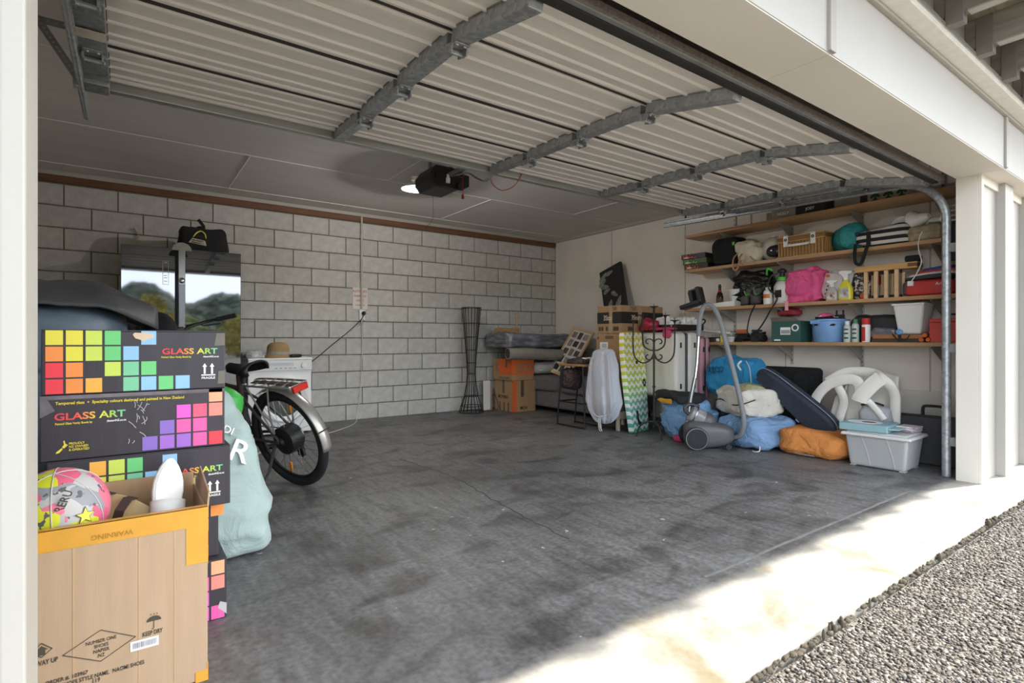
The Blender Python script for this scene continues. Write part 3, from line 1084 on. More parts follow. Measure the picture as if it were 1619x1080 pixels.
B().prism([(.036, .022), (.044, .024), (.052, .034), (.05, .038), (.043, .032), (.037, .027)], 0, .0008, fm('f', 0, -.001, 0)).prism([(.05, .04), (.055, .036), (.064, .046), (.058, .05), (.056, .06), (.053, .058), (.055, .048)], 0, .0008, fm('f', 0, -.001, 0)).o('island_print', m_yprint, tB)
squares(tB, ['----h', '--mcs', '-pkk-', 'pvvkr'], .2485, .1945, .0467, .0482, .0402, .0435)
random.seed(2)
b = B()
for k in range(16):
    x, z = .21 + random.random() * .05, .03 + random.random() * .13
    a = random.uniform(0, PI)
    l_ = random.uniform(.008, .03)
    b.tube([(x, -.001, z), (x + l_ * .5 * math.cos(a) + .002, -.001, z + l_ * .5 * math.sin(a)), (x + l_ * math.cos(a), -.001, z + l_ * math.sin(a))], 0, 4, flat=(.0009, .0004), ref=(0, 1, 0))
b.o('scratch', m_gtape, tB, kind='stuff')
m_gl = M('glossy_tape', '6E686C', .2, var=.35, vs=14)
B().bx(0, .483, -.0012, 0, .183, .1945).o('tape', m_gl, tB)
B().prism([(0, .13), (.034, .15), (.012, .194), (0, .194)], 0, .0008, fm('f', 0, -.0013, 0)).o('corner_tape', m_gl, tB)
tC = gb('black printed carton jutting out in the middle of the stack', (bx0 + .012, 2.085, .392), .201)
squares(tC, ['--agG-b-', '--ygtb--', 'ro-gtG--', 'roa-tbGb'], .006, .19, .0467, .0487, .0402, .0437)
text('GLASS ART', .0265, m_rain, tC, fm('f', .379, -.001, .1265), .022, 1.22)
text('Painted Glass Vanity Bowls by', .0085, m_yprint, tC, fm('f', .297, -.001, .1085), .02, .82, 'LEFT')
text('glassartNZ.co.nz', .0085, m_wprint, tC, fm('f', .4635, -.001, .1085), .02, .82, 'RIGHT')
up_arrows(tC, .432, .05, 1.0)
tD = gb('crushed black printed carton with orange squares, second from the floor', (bx0 - .018, 2.12, .205), .187, R(1.5))
squares(tD, ['----ho', '---ss-', '--sr--', 'p-k-r-'], .225, .18, .0467, .0465, .0402, .042)
tE = gb('black printed carton with magenta squares, standing on the floor', (bx0 + .002, 2.09, 0), .205)
squares(tE, ['----h', '--mks', '-pkm-', 'pvvmk'], .2485, .200, .0467, .0505, .0402, .045)
B().prism([(.455, .04), (.482, .012), (.482, .05), (.462, .06)], 0, .0008, fm('f', 0, -.0014, 0)).o('tape', m_gtape, tE)

# ------------------------------------------------------------------ open shipping carton in front of the stack
cb = thing('shipping_carton', 'large open brown shipping carton with orange tape and black print', 'box', (-.33, 1.735, 0))
W_, D_, H_ = .52, .33, .487
B().bx(0, W_, 0, .006, 0, H_).bx(0, W_, D_ - .006, D_, 0, H_ + .015).bx(0, .006, .006, D_ - .006, 0, H_).bx(W_ - .006, W_, .006, D_ - .006, 0, H_ - .005).bx(0, W_, 0, D_, 0, .006).o('carton', [m_cardl], cb, bev=.0015)
B().bx(.006, W_ - .006, D_ - .012, D_ - .006, H_ - .2, H_ + .035).o('back_flap', M('inner_cardboard', 'A98A68', .9, var=.06, vs=6, stretch=(10, 10, .6)), cb, bev=.001)
B().prism([(0, 0), (.3, -.03), (.28, .07), (.02, .045)], 0, .004, Matrix.Translation((W_ - .001, .01, H_ - .012)) @ Matrix.Rotation(R(8), 4, 'Y') @ Matrix(((0, 0, 1, 0), (1, 0, 0, 0), (0, 1, 0, 0), (0, 0, 0, 1)))).o('side_flap', m_cardl, cb)
m_otape = M('orange_tape', 'D49A3A', .35, var=.1, vs=8)
B().bx(-.001, W_ + .0005, -.0012, .0, H_ - .052, H_ + .001).bx(W_ - .052, W_ + .0005, -.0014, 0, H_ - .155, H_ - .05).bx(-.001, W_, -.0012, .02, H_ - .001, H_ + .0012).bx(W_, W_ + .0012, -.001, .05, H_ - .16, H_ - .02).o('tape', m_otape, cb)
B().bx(W_ - .03, W_ + .001, -.0014, 0, -.0, .03).bx(W_ - .001, W_ + .0014, -.001, .05, 0, .05).o('base_tape', m_otape, cb)
b = B()
for x in (.02, .13, .225, .36, .44):
    b.bx(x, x + .0016, -.0008, 0, 0, H_ - .05)
b.o('fold_line', M('cardboard_crease', 'C4A176', .85), cb, kind='stuff')
m_cink = M('carton_ink', '4A4336', .8, var=.08)
text('WARNING', .018, M('tape_ink', 'B07C22', .6), cb, fm('f', .305, -.002, H_ - .034) @ Matrix.Rotation(PI, 4, 'Z'), 0, 1)
for i, s_ in enumerate(('NUMBER ONE', 'SHOES', 'NAPIER', 'NZ')):
    text(s_, .0125, m_cink, cb, fm('f', .282, -.0008, .1865 - .0125 * i), .0, .8)
b = B(fm('f', 0, -.0008, 0))
dm = [(.206, .174), (.281, .214), (.354, .174), (.281, .134)]
for i in range(4):
    p, q = dm[i], dm[(i + 1) % 4]
    b.tube([(p[0], p[1], .0004), (q[0], q[1], .0004)], 0, 4, flat=(.0008, .0004), ref=(0, 0, 1))
b.o('diamond_print', m_cink, cb)
b = B(fm('f', 0, -.0008, 0))
um = [(.394 + .0165 * math.cos(a), .2035 + .0135 * math.sin(a)) for a in [PI * k / 12 for k in range(13)]]
b.prism(um, 0, .0006)
b.tube([(.394, .204, .0004), (.394, .185, .0004), (.3915, .182, .0004), (.389, .184, .0004)], 0, 4, flat=(.0008, .0003), ref=(0, 0, 1))
for dx in (-.007, 0, .007):
    b.bx(.394 + dx - .0008, .394 + dx + .0008, .2195, .2235, 0, .0006)
b.o('umbrella_print', m_cink, cb)
text('KEEP DRY', .0165, m_cink, cb, fm('f', .391, -.0008, .1725), .012, .62)
text('WAY UP', .0165, m_cink, cb, fm('f', .176, -.0008, .1685), .012, .66)
b = B(fm('f', .166, -.0008, .1985))
b.prism([(-.007, -.011), (.007, -.011), (.007, .001), (.012, .001), (0, .012), (-.012, .001), (-.007, .001)], 0, .0006)
for p, q in (((-.02, 0), (0, .019)), ((0, .019), (.02, 0)), ((.02, 0), (0, -.016)), ((0, -.016), (-.02, 0))):
    b.tube([(*p, .0004), (*q, .0004)], 0, 4, flat=(.0009, .0004), ref=(0, 0, 1))
b.o('way_up_print', m_cink, cb)
text('ORDER #. 103967', .0135, m_cink, cb, fm('f', .255, -.0008, .1155), .01, .8, 'RIGHT')
text('SHOES STYLE NAME.  NAOMI SHOES', .0145, m_cink, cb, fm('f', .373, -.0008, .1005), .01, .72, 'RIGHT')
text('119', .0145, m_cink, cb, fm('f', .271, -.0008, .0885), .01, .8)
lb = B(fm('f', .3735, -.0008, .149)).bx(-.031, .031, -.0125, .0125, 0, .0005).o('barcode_label', m_wprint, cb)
random.seed(5)
b = B(fm('f', .3735, -.0014, .150))
x = -.026
while x < .025:
    w0 = random.choice((.0006, .001, .0016))
    b.bx(x, x + w0, -.008, .007, 0, .0003)
    x += w0 + random.choice((.0008, .0012))
b.o('bar', M('barcode_grey', '77787E', .7), lb, kind='stuff')

bl = thing('sports_ball', 'pink, yellow and grey patterned netball in the open carton', 'ball', (-.142, 1.89, .497), 0, rot=(R(15), R(-12), R(25)))
def ball_mat():
    m = bpy.data.materials.new('ball_pattern')
    m.use_nodes = True
    t = m.node_tree
    n, L = t.nodes, t.links
    p = n['Principled BSDF']
    tc = n.new('ShaderNodeTexCoord')
    x = n.new('ShaderNodeTexVoronoi')
    x.distance = 'CHEBYCHEV'
    x.inputs['Scale'].default_value = 21
    L.new(tc.outputs['Object'], x.inputs['Vector'])
    sp = n.new('ShaderNodeSeparateColor')
    L.new(x.outputs['Color'], sp.inputs[0])
    cr = n.new('ShaderNodeValToRGB')
    cr.color_ramp.interpolation = 'CONSTANT'
    e = cr.color_ramp.elements
    e[0].color = (*lin('B4B2B0'), 1)
    e[1].position = .16
    e[1].color = (*lin('D9607E'), 1)
    for ps, h in ((.42, 'CFD02E'), (.62, '8E9094'), (.74, 'B0AEAB'), (.86, 'D87488')):
        q = e.new(ps)
        q.color = (*lin(h), 1)
    L.new(sp.outputs[0], cr.inputs[0])
    nz = n.new('ShaderNodeTexNoise')
    nz.inputs['Scale'].default_value = 42
    L.new(tc.outputs['Object'], nz.inputs['Vector'])
    mr = n.new('ShaderNodeMapRange')
    mr.inputs[1].default_value = .64
    mr.inputs[2].default_value = .66
    L.new(nz.outputs[0], mr.inputs[0])
    mx = n.new('ShaderNodeMix')
    mx.data_type = 'RGBA'
    L.new(mr.outputs[0], mx.inputs[0])
    L.new(cr.outputs[0], mx.inputs[6])
    mx.inputs[7].default_value = (.10, .10, .10, 1)
    L.new(mx.outputs[2], p.inputs['Base Color'])
    p.inputs['Roughness'].default_value = .6
    return m


BR = .112
b = B()
b.grid(lambda u, v: (BR * math.sin(PI * v) * math.cos(2 * PI * u), BR * math.sin(PI * v) * math.sin(2 * PI * u), BR * math.cos(PI * v)), 40, 24, cu=True)
b.o('shell', ball_mat(), bl, sm=180)
m_seamg = M('ball_seam', 'B9B6B2', .7)
for k in range(3):
    q = Matrix.Rotation(PI / 3 * k, 4, 'Z')
    B(q).tube([(BR * 1.002 * math.cos(a), 0, BR * 1.002 * math.sin(a)) for a in [2 * PI * j / 48 for j in range(48)]], .0016, 5, closed=True).o('seam', m_seamg, bl, sm=180)
inv = Matrix.Rotation(R(25), 4, 'Z') @ Matrix.Rotation(R(-12), 4, 'Y') @ Matrix.Rotation(R(15), 4, 'X')
iv3 = inv.inverted()


def on_ball(dx, dz, roll=0):
    n_ = Vector((dx, -math.sqrt(max(.01, 1 - dx * dx - dz * dz)), dz))
    return iv3 @ frame(n_ * BR * 1.012, Vector((1, 0, 0)).cross(n_).cross(n_) * -1, (0, 0, 1)) @ Matrix.Rotation(roll, 4, 'Z')


text('KERERU', .026, M('ball_ink', '3B3B38', .6), bl, on_ball(.10, .30, R(68)), .012, .9)
for dx, dz, q in ((.52, .0, .0), (.52, -.52, .3), (.1, -.35, .2)):
    st = [((.021 if i % 2 == 0 else .009) * math.sin(2 * PI * i / 10), (.021 if i % 2 == 0 else .009) * math.cos(2 * PI * i / 10)) for i in range(10)]
    X = on_ball(dx, dz, q)
    B().prism([(x * 1.2, y * 1.2) for x, y in st], -.001, .0003, X).o('star_outline', M('star_grey', '5A5A50', .6), bl)
    B().prism(st, -.001, .001, X).o('star', SQ['y'], bl)
# shoes in the carton
m_sole = M('jute_sole', '9B7B4E', .9, var=.25, vs=30, bump=.3, bs=80)
m_shoeb = M('brown_strap', '3A2A22', .7, var=.15)


def sole_poly(L, W):
    out = []
    for k in range(28):
        a = 2 * PI * k / 28
        y = math.sin(a)
        wv = W / 2 * (.82 + .22 * math.cos((y - .45) * 2.6))
        out.append((wv * math.cos(a), L / 2 * y))
    return out


sh = thing('wedge_sandal', 'brown wedge sandal with a jute sole tipped up in the carton', 'shoe', (.005, 1.925, .455), rot=(R(38), R(-62), R(30)))
B().prism(sole_poly(.25, .085), -.03, 0).o('sole', m_sole, sh, bev=.006)
B().prism(sole_poly(.252, .088), 0, .006).o('footbed', M('tan_footbed', 'B39A6E', .7, var=.1), sh, bev=.002)
for y in (-.0, .06):
    B().tube([(-.043, y, .0), (-.035, y, .04), (0, y, .055), (.035, y, .04), (.043, y, 0)], 0, 4, flat=(.012, .0015), ref=(0, 0, 1)).o('strap', m_shoeb, sh)
sh = thing('white_sandal', 'white slip-on sandal with its rounded heel standing in the carton', 'shoe', (.105, 1.91, .475), rot=(R(70), R(8), R(8)))
B().prism(sole_poly(.26, .085), -.022, 0).o('sole', m_wplast, sh, bev=.008, seg=3)
B().prism(sole_poly(.24, .07), 0, .003).o('footbed', M('cream_footbed', 'EFEBE4', .6), sh)
B().grid(lambda u, v: (.044 * math.cos(PI * u), -.10 + .1 * v, .05 * math.sin(PI * u) * (1 - .2 * v)), 12, 5).o('upper', m_wplast, sh, sm=180, sol=.004)
B().bx(-.22, .22, -.15, .16, 0, .30).o('paper_liner', M('packing_paper', 'D9D2CA', .8, var=.05), thing('packing_bundle', 'pale packing paper bundle filling the carton under the shoes', 'paper', (-.07, 1.9, .012)), bev=.03, seg=3)

# ------------------------------------------------------------------ mint bag, green sack and boards beside the stack
mb = thing('mint_bag', 'pale mint fabric bag with white lettering slumped beside the cartons', 'bag', (.365, 2.75, 0))
m_mint = M('mint_fabric', 'A3B5B0', .75, var=.06, vs=5, bump=.5, bs=5, bd=.05)


def mint_shape(p):
    z = (p.z + 1) / 2
    k = 1 - .62 * max(0, z - .22) ** 1.25
    return Vector((p.x * k - .28 * z * z, p.y * k, p.z))


B().blob((0, 0, .355), (.195, .20, .36), .5, .014, 6, 3, 80, 48, mint_shape, ridge=1.3, zcut=.004).o('sack', m_mint, mb, sm=180)
text('R', .13, m_wprint, mb, fm('f', .035, -.166, .47) @ Matrix.Rotation(R(-24), 4, 'Z') @ Matrix.Rotation(R(-14), 4, 'X'), .01, 1.05, ext=.014)
text('DI', .045, m_wprint, mb, fm('f', -.005, -.148, .565) @ Matrix.Rotation(R(-26), 4, 'Z') @ Matrix.Rotation(R(-16), 4, 'X'), .01, 1, ext=.014)
gs = thing('green_bag', 'small green and white plastic sack tucked behind the mint bag', 'bag', (.36, 3.05, 0))
B().blob((0, 0, .33), (.10, .12, .33), .6, .015, 9, 6, 30, 24, ridge=.6, zcut=.003).o('sack', M('white_sack', 'CFD0D0', .6, var=.06), gs, sm=180)
B().blob((.015, -.02, .63), (.11, .11, .085), .8, .015, 9, 8, 30, 16, ridge=.5).o('green_top', M('green_plastic', '3FA848', .45, var=.12), gs, sm=180)
B().blob((-.04, -.03, .72), (.045, .05, .02), .8, .006, 12, 9, 16, 10).o('yellow_tab', SQ['a'], gs, sm=180)
for i, (x, y, rz_, L_) in enumerate(((.62, 4.62, 62, .62), (.78, 4.78, 58, .5))):
    t = thing('weathered_plank', ('longer', 'shorter')[i] + ' weathered grey plank lying on the floor under the bicycle', 'plank', (x, y, 0), R(rz_ - 90))
    B().bx(-.05, .05, -L_ / 2, L_ / 2, 0.0, .022).o('board', M('grey_plank', '9A9588', .9, var=.25, vs=4, stretch=(10, .8, 10), bump=.2), t, bev=.002)
    B().bx(-.012, .012, -L_ / 2 - .001, L_ / 2 + .001, .0215, .0232).o('batten', M('grey_plank_light', 'BDB8AC', .9, var=.2), t)

# ------------------------------------------------------------------ covered heap in the far left corner
cv = thing('barbecue', 'covered barbecue with a dark grey tarpaulin over its hood', 'barbecue', (-.36, 3.75, 0))
m_tarp = M('grey_tarpaulin', '49494B', .55, var=.25, vs=4, bump=.15, bs=20)
m_bcov = M('blue_grey_cover', '5B6A78', .4, var=.35, vs=4, bump=.1)
B().bx(-.40, .36, -.25, .25, .05, .80).o('cart', m_bcov, cv, bev=.03, seg=3)
B().blob((-.03, 0, .97), (.40, .28, .20), .55, .015, 6, 2, 50, 26, ridge=.6).o('hood', m_bcov, cv, sm=180)


def tarp(u, v):
    x = -.45 + .96 * u
    y = -.36 + .72 * v
    z = 1.205 + .05 * math.sin(u * 2.4 + .3) - .10 * max(0, u - .74) / .26 - .14 * (abs(v - .5) * 2) ** 2.2
    z += .018 * noise.noise(Vector((x * 5, y * 5, 1.3))) + .008 * noise.noise(Vector((x * 14, y * 14, 4)))
    return (x, y * (1 - .55 * max(0, u - .8) / .2), z + .02 * u)


B().grid(tarp, 44, 30).o('tarpaulin', m_tarp, cv, sm=180, sol=.012)
for x in (-.3, .26):
    for y in (-.2, .2):
        B().lathe([(.0, 0), (.03, 0), (.03, .03), (.014, .05), (.014, .06)], 12, Matrix.Translation((x, y, 0))).o('castor', m_black, cv, sm=40)
kb = thing('black_duffel', 'black nylon duffel bag sagging beside the covered barbecue', 'bag', (.20, 4.02, 0))
B().blob((0, 0, .56), (.13, .30, .56), .5, .02, 7, 12, 46, 34, lambda p: Vector((p.x * (1 - .35 * (p.z + 1) / 2) - .1 * (p.z + 1), p.y, p.z)), ridge=.8, zcut=.003).o('sack', m_blackf, kb, sm=180)
B().tube(smooth_path([(.04, -.22, .95), (.03, -.3, 1.0), (.0, -.28, .7), (.03, -.3, .4)]), 0, 4, flat=(.018, .002), ref=(0, -1, 0)).o('strap', m_black, kb)

# ------------------------------------------------------------------ fridge with its bag, and the steel post
fr = thing('fridge', 'tall black mirror-finish double door fridge against the block wall', 'fridge', (-.026, 5.70, 0))
m_mirror = M('black_mirror_glass', '7C7F84', .03, metal=.92, var=.0)
m_fside = M('fridge_side', '3A3B3D', .4, var=.06)
B().bx(.003, .925, .05, .64, .03, 1.765).o('body', m_fside, fr, bev=.004)
for nm, a, b_ in (('door', .0, .457), ('door', .463, .928)):
    d = B().bx(a, b_, 0, .046, .05, 1.78).o(nm, [m_mirror], fr, bev=.003)
B().bx(.3, .345, -.002, 0, 1.45, 1.66).o('sticker', M('sticker_frame', 'C9CACB', .5), fr)
B().bx(.303, .342, -.0028, -.0018, 1.453, 1.657).o('sticker_centre', m_mirror, fr)
b = B()
for z in (1.645, 1.53, 1.51, 1.48):
    b.bx(.31, .335, -.0036, -.0028, z - .003, z + .003)
b.o('sticker_text', m_wprint, fr, kind='stuff')
for x in (.06, .87):
    for y in (.1, .58):
        B().lathe([(0, 0), (.02, 0), (.02, .015), (.01, .03)], 10, Matrix.Translation((x, y, 0))).o('foot', m_black, fr)
ps = thing('steel_post', 'upright steel post with a rounded top in front of the fridge', 'post', (.405, 5.50, 0))
B().bx(-.15, .15, -.12, .12, 0, .02).o('base', m_galvd, ps, bev=.005)
B().bx(-.026, .026, -.012, .012, .02, 1.74).o('upright', m_steel, ps, bev=.004)
B().prism([(.075 * math.cos(a), .07 * math.sin(a)) for a in [PI * k / 16 for k in range(17)]], -.012, .012, fm('f', 0, 0, 1.735)).o('cap', M('cap_grey', '9B978F', .5), ps, bev=.003)
B().lathe([(0, 0), (.02, 0), (.024, .012), (.014, .026), (0, .028)], 14, Matrix.Translation((0, -.012, 1.475)) @ Matrix.Rotation(PI / 2, 4, 'X')).o('knob', m_chrome, ps, sm=40)
B().bx(-.022, .022, -.0145, -.012, .05, 1.44).o('inset', M('post_inset', '6A6D70', .25, metal=.9), ps, bev=.001)
tb = thing('tote_bag', 'black tote bag with tied handles and white print on top of the fridge', 'bag', (.62, 5.98, 1.766))


def tote_shape(p):
    z = (p.z + 1) / 2
    return Vector((p.x * (1 - .1 * z) , p.y * (1 - .55 * z), p.z + .25 * z * (abs(p.x) - .4)))


B().blob((0, 0, .13), (.215, .16, .135), .38, .012, 8, 21, 54, 26, tote_shape, ridge=.6, zcut=.002).o('sack', m_blackf, tb, sm=180)
B().prism([(-.075, 0), (.07, -.025), (.062, .03), (-.045, .05)], 0, .012, fm('f', -.06, -.125, .10) @ Matrix.Rotation(R(-24), 4, 'X')).o('printed_panel', M('panel_cream', 'C9BFA8', .7), tb, bev=.003)
for i, s_ in enumerate(('FOR TRADE &', 'TRADE SERVICE')):
    text(s_, .016, m_ink, tb, fm('f', -.062, -.137 + .007 * (1 - i), .125 - .022 * i) @ Matrix.Rotation(R(-8), 4, 'Z') @ Matrix.Rotation(R(-24), 4, 'X'), .01, .95, ext=.003)
B().tube(smooth_path([(-.10, -.105, .15), (-.07, -.10, .20), (-.03, -.085, .225), (-.0, -.1, .20), (.01, -.11, .15)]), .006, 6).o('piping', SQ['y'], tb, sm=40)
B().tube(smooth_path([(-.02, 0, .22), (-.0, -.01, .28), (-.03, 0, .33), (-.045, .0, .35)]), 0, 4, flat=(.014, .003), ref=(0, 1, 0)).tube(smooth_path([(.0, 0, .22), (-.02, -.03, .27), (-.06, -.01, .26), (-.08, .0, .23)]), 0, 4, flat=(.012, .003), ref=(0, 1, 0)).o('handle', m_blackf, tb)

# ------------------------------------------------------------------ washing machine and hat
wm = thing('washing_machine', 'white front-loading washing machine beside the fridge', 'washing machine', (.975, 5.75, 0))
m_enam = M('white_enamel', 'EDEDEA', .3, var=.02)
B().bx(0, .60, .02, .56, .02, .76).o('cabinet', m_enam, wm, bev=.008)
B().bx(-.004, .604, .0, .57, .758, .778).o('top', m_enam, wm, bev=.006)
pn = B().bx(.0, .60, .0, .03, .65, .757).o('control_panel', M('panel_white', 'E0E0DD', .35, var=.03), wm, bev=.004)
for k in range(5):
    B().bx(.24 + k * .045, .265 + k * .045, -.003, .001, .67, .68).o('button', M('grey_button', 'A9A9A8', .5), pn)
B().bx(.18, .42, -.002, .001, .7, .73).o('display', M('display_grey', 'C7C9CB', .3), pn)
B().lathe([(0, 0), (.028, 0), (.026, .02), (0, .022)], 16, Matrix.Translation((.52, 0, .70)) @ Matrix.Rotation(PI / 2, 4, 'X')).o('dial', m_wplast, pn, sm=40)
dn = B().lathe([(.165, .0), (.235, .0), (.235, .022), (.215, .04), (.17, .03)], 40, Matrix.Translation((.33, .02, .36)) @ Matrix.Rotation(PI / 2, 4, 'X'), ring=True).o('door', m_enam, wm, sm=40)
B().lathe([(0, .012), (.10, .014), (.168, .02), (.168, .0), (0, 0)], 40, Matrix.Translation((.33, .02, .36)) @ Matrix.Rotation(PI / 2, 4, 'X')).o('door_glass', M('dark_glass', '44484C', .1, var=.1), dn, sm=40)
for x in (.05, .55):
    for y in (.08, .5):
        B().lathe([(0, 0), (.022, 0), (.022, .012), (.012, .022)], 10, Matrix.Translation((x, y, 0))).o('foot', m_black, wm)
ht = thing('straw_hat', 'woven straw hat with a grey band on the washing machine', 'hat', (1.285, 5.93, .779))
m_straw = ramp_mat('woven_straw', 'wave', [(.2, '8F7048'), (.8, 'BFA173')], 60, .85, bump=.4, wdir='Z')
B().lathe([(.095, .012), (.13, .004), (.135, .0), (.13, .008), (.115, .018), (.108, .05), (.107, .09), (.098, .125), (.07, .15), (.03, .158), (0, .158)], 32).o('crown', m_straw, ht, sm=180)
B().lathe([(.112, .022), (.1105, .06), (.1075, .06), (.109, .022)], 32, ring=True).o('band', M('hat_band', '9C9A96', .8, var=.1, vs=40), ht, sm=40)
pb = thing('plastic_wrap', 'crumpled clear plastic bag lying beside the straw hat', 'plastic bag', (1.06, 5.95, .779))
B().blob((0, 0, .028), (.10, .09, .032), .7, .02, 18, 31, 36, 18, ridge=.8, zcut=.001).o('wrap', M('crumpled_plastic', 'B4B4B2', .2, var=.35, vs=30), pb, sm=180)
B().blob((.05, -.06, .015), (.04, .03, .015), .7, .008, 18, 33, 20, 12, zcut=.001).o('knot', M('crumpled_plastic', 'B4B4B2', .2, var=.35, vs=30), pb, sm=180)
sn = thing('sunglasses_case', 'small black case lying in front of the straw hat', 'case', (1.44, 5.85, .779), R(20))
B().blob((0, 0, .018), (.065, .028, .018), .6, .001, 8, 3, 24, 14).o('shell', m_black, sn, sm=180)
B().bx(-.063, .063, -.029, .029, .016, .0185).o('seam', m_dark, sn)

# ------------------------------------------------------------------ electric bicycle
bk = thing('bicycle', 'grey electric bicycle with a rear rack leaning on its kickstand', 'bicycle', (.953, 3.73, 0), rot=(R(-17), 0, R(115.3)))
m_frame = M('bike_frame_grey', '55514E', .35, metal=.4, var=.06)
m_frameb = M('bike_frame_brown', '5A4A42', .4, metal=.3, var=.06)
m_tyre = M('tyre_rubber', '1B1B1B', .85, var=.2, vs=60, bump=.5, bs=160)
m_silver = M('fender_silver', 'A9A49D', .35, metal=.6, var=.05)
RW = .3335


def wheel(x, par):
    t = B().tube([(x + .3055 * math.cos(a), 0, RW + .3055 * math.sin(a)) for a in [2 * PI * k / 56 for k in range(56)]], .029, 12, closed=True).o('tyre', m_tyre, par, sm=180)
    B().tube([(x + .273 * math.cos(a), 0, RW + .273 * math.sin(a)) for a in [2 * PI * k / 56 for k in range(56)]], .011, 8, closed=True).o('rim', m_black, t, sm=180)
    for k in range(28):
        a = 2 * PI * k / 28
        a2 = a + (.5 if k % 2 else -.5)
        sd = .03 if (k // 2) % 2 else -.03
        B().tube([(x + .05 * math.cos(a2), sd, RW + .05 * math.sin(a2)), (x + .27 * math.cos(a), 0, RW + .27 * math.sin(a))], .0014, 4).o('spoke', m_steel, t)
    for a in (-1.25, 1.9):
        B().box((x + .23 * math.cos(a), -.012, RW + .23 * math.sin(a)), (.018, .012, .075), ry=-a + PI / 2 + .1).o('reflector', M('amber_reflector', 'E08A1E', .25), t, bev=.002)
    return t


wh = wheel(0, bk)
B(Matrix.Translation((0, 0, RW)) @ Matrix.Rotation(PI / 2, 4, 'X')).lathe([(.018, -.075), (.03, -.06), (.06, -.055), (.092, -.045), (.095, 0), (.092, .045), (.055, .055), (.03, .06), (.018, .075)], 30).o('hub_motor', m_black, wh, sm=40)
B(Matrix.Translation((0, -.06, RW)) @ Matrix.Rotation(PI / 2, 4, 'X')).lathe([(.02, -.004), (.075, -.003), (.078, .003), (.02, .004)], 24, ring=True).o('brake_disc', m_steel, wh, sm=40)
wheel(1.12, bk)
B().tube([(.33, 0, .76), (.46, 0, .34)], .019, 12).o('seat_tube', m_frameb, bk, sm=40)
B().tube([(.48, 0, .30), (.66, 0, .47), (.96, 0, .80)], [.038, .045, .035], 14).o('down_tube', m_frame, bk, sm=40)
B().tube(smooth_path([(.37, 0, .66), (.6, 0, .70), (.95, 0, .86)]), .020, 12).o('top_tube', m_frameb, bk, sm=40)
B().tube([(.93, 0, .95), (.985, 0, .78)], .024, 12).o('head_tube', m_frame, bk, sm=40)
for s_ in (-1, 1):
    B().tube(smooth_path([(.47, s_ * .035, .30), (.3, s_ * .055, .33), (0, s_ * .07, RW)]), .010, 8).o('chain_stay', m_frame, bk, sm=40)
    B().tube(smooth_path([(.36, s_ * .02, .64), (.2, s_ * .055, .53), (0, s_ * .07, RW + .01)]), .009, 8).o('seat_stay', m_frame, bk, sm=40)
    B().tube([(.985, s_ * .05, .78), (1.05, s_ * .06, .6), (1.12, s_ * .06, RW)], .014, 8).o('fork_leg', m_frame, bk, sm=40)
    B().tube(smooth_path([(.02, s_ * .075, .40), (.0, s_ * .085, .55), (-.03, s_ * .075, .71)]), .006, 8).tube([(.03, s_ * .075, .40), (.18, s_ * .07, .71)], .006, 8).o('rack_strut', m_silver, bk, sm=40)
B().tube([(.31, 0, .70), (.27, 0, .80)], .014, 10).o('seat_post', m_steel, bk, sm=40)


def saddle(u, v):
    x = .15 - .28 * u
    wd = .028 + .062 * max(0, min(1, (u - .35) / .5)) ** 1.2
    a = PI * (v * 1.16 - .08)
    return (x + .25, wd * math.cos(a) * (1 if u < .97 else .8), .80 + .022 * math.sin(a) * (1 + .9 * u) + .014 * (u - .5) ** 2 * 4 - .018 * (math.sin(a) < 0))


B().grid(saddle, 16, 14).o('saddle', m_black, bk, sm=180, sol=.014)
rk = B()
for s_ in (-1, 1):
    rk.tube(smooth_path([(.24, s_ * .03, .71), (.2, s_ * .065, .715), (-.18, s_ * .07, .715), (-.215, s_ * .05, .715), (-.22, 0, .715)]), .0065, 8)
rk.o('rack_rail', m_silver, bk, sm=40)
for x in (.15, .06, -.03, -.12):
    B().tube([(x, -.068, .717), (x - .02, .068, .717)], .005, 6).o('rack_bar', m_silver, bk, sm=40)
B().tube([(.2, 0, .717), (-.2, 0, .717)], 0, 4, flat=(.022, .003), ref=(0, 0, 1)).o('rack_plate', m_frameb, bk)
B().bx(-.245, -.222, -.055, .055, .675, .717).o('rear_light', M('red_lens', 'C23024', .2, var=.08), bk, bev=.006)


def guard(r_, a0, a1, x):
    def fn(u, v):
        a = R(a0 + (a1 - a0) * u)
        q = r_ + .012 * math.cos((v - .5) * PI) - .012
        return (x + q * math.cos(a), (v - .5) * .075, RW + q * math.sin(a))
    return fn


fd = B().grid(guard(.356, 60, 188, 0), 30, 9).o('rear_fender', m_silver, bk, sm=180, sol=.002)
B().grid(guard(.356, 40, 150, 1.12), 24, 7).o('front_fender', m_silver, bk, sm=180, sol=.002)
B().tube(arc((0, 0, 0), .383, 166, 168, 2, 'xz')[:0] + [(.361 * math.cos(R(166)), -.045, RW + .361 * math.sin(R(166))), (.364 * math.cos(R(166)), 0, RW + .364 * math.sin(R(166))), (.361 * math.cos(R(166)), .045, RW + .361 * math.sin(R(166)))], .004, 6).o('fender_stay', m_black, bk)
ks = B().tube([(.06, .075, .30), (.10, .13, .15), (.12, .20, .075)], [.011, .009, .008], 8).o('kickstand', m_frame, bk, sm=40)
B().lathe([(0, -.012), (.014, -.01), (.014, .012), (0, .014)], 10, Matrix.Translation((.122, .203, .074))).o('stand_foot', m_black, ks)
cr = B(Matrix.Translation((.48, -.05, .29)) @ Matrix.Rotation(PI / 2, 4, 'X')).lathe([(.03, -.003), (.085, -.003), (.085, .003), (.03, .003)], 28, ring=True).o('chainring', m_black, bk)
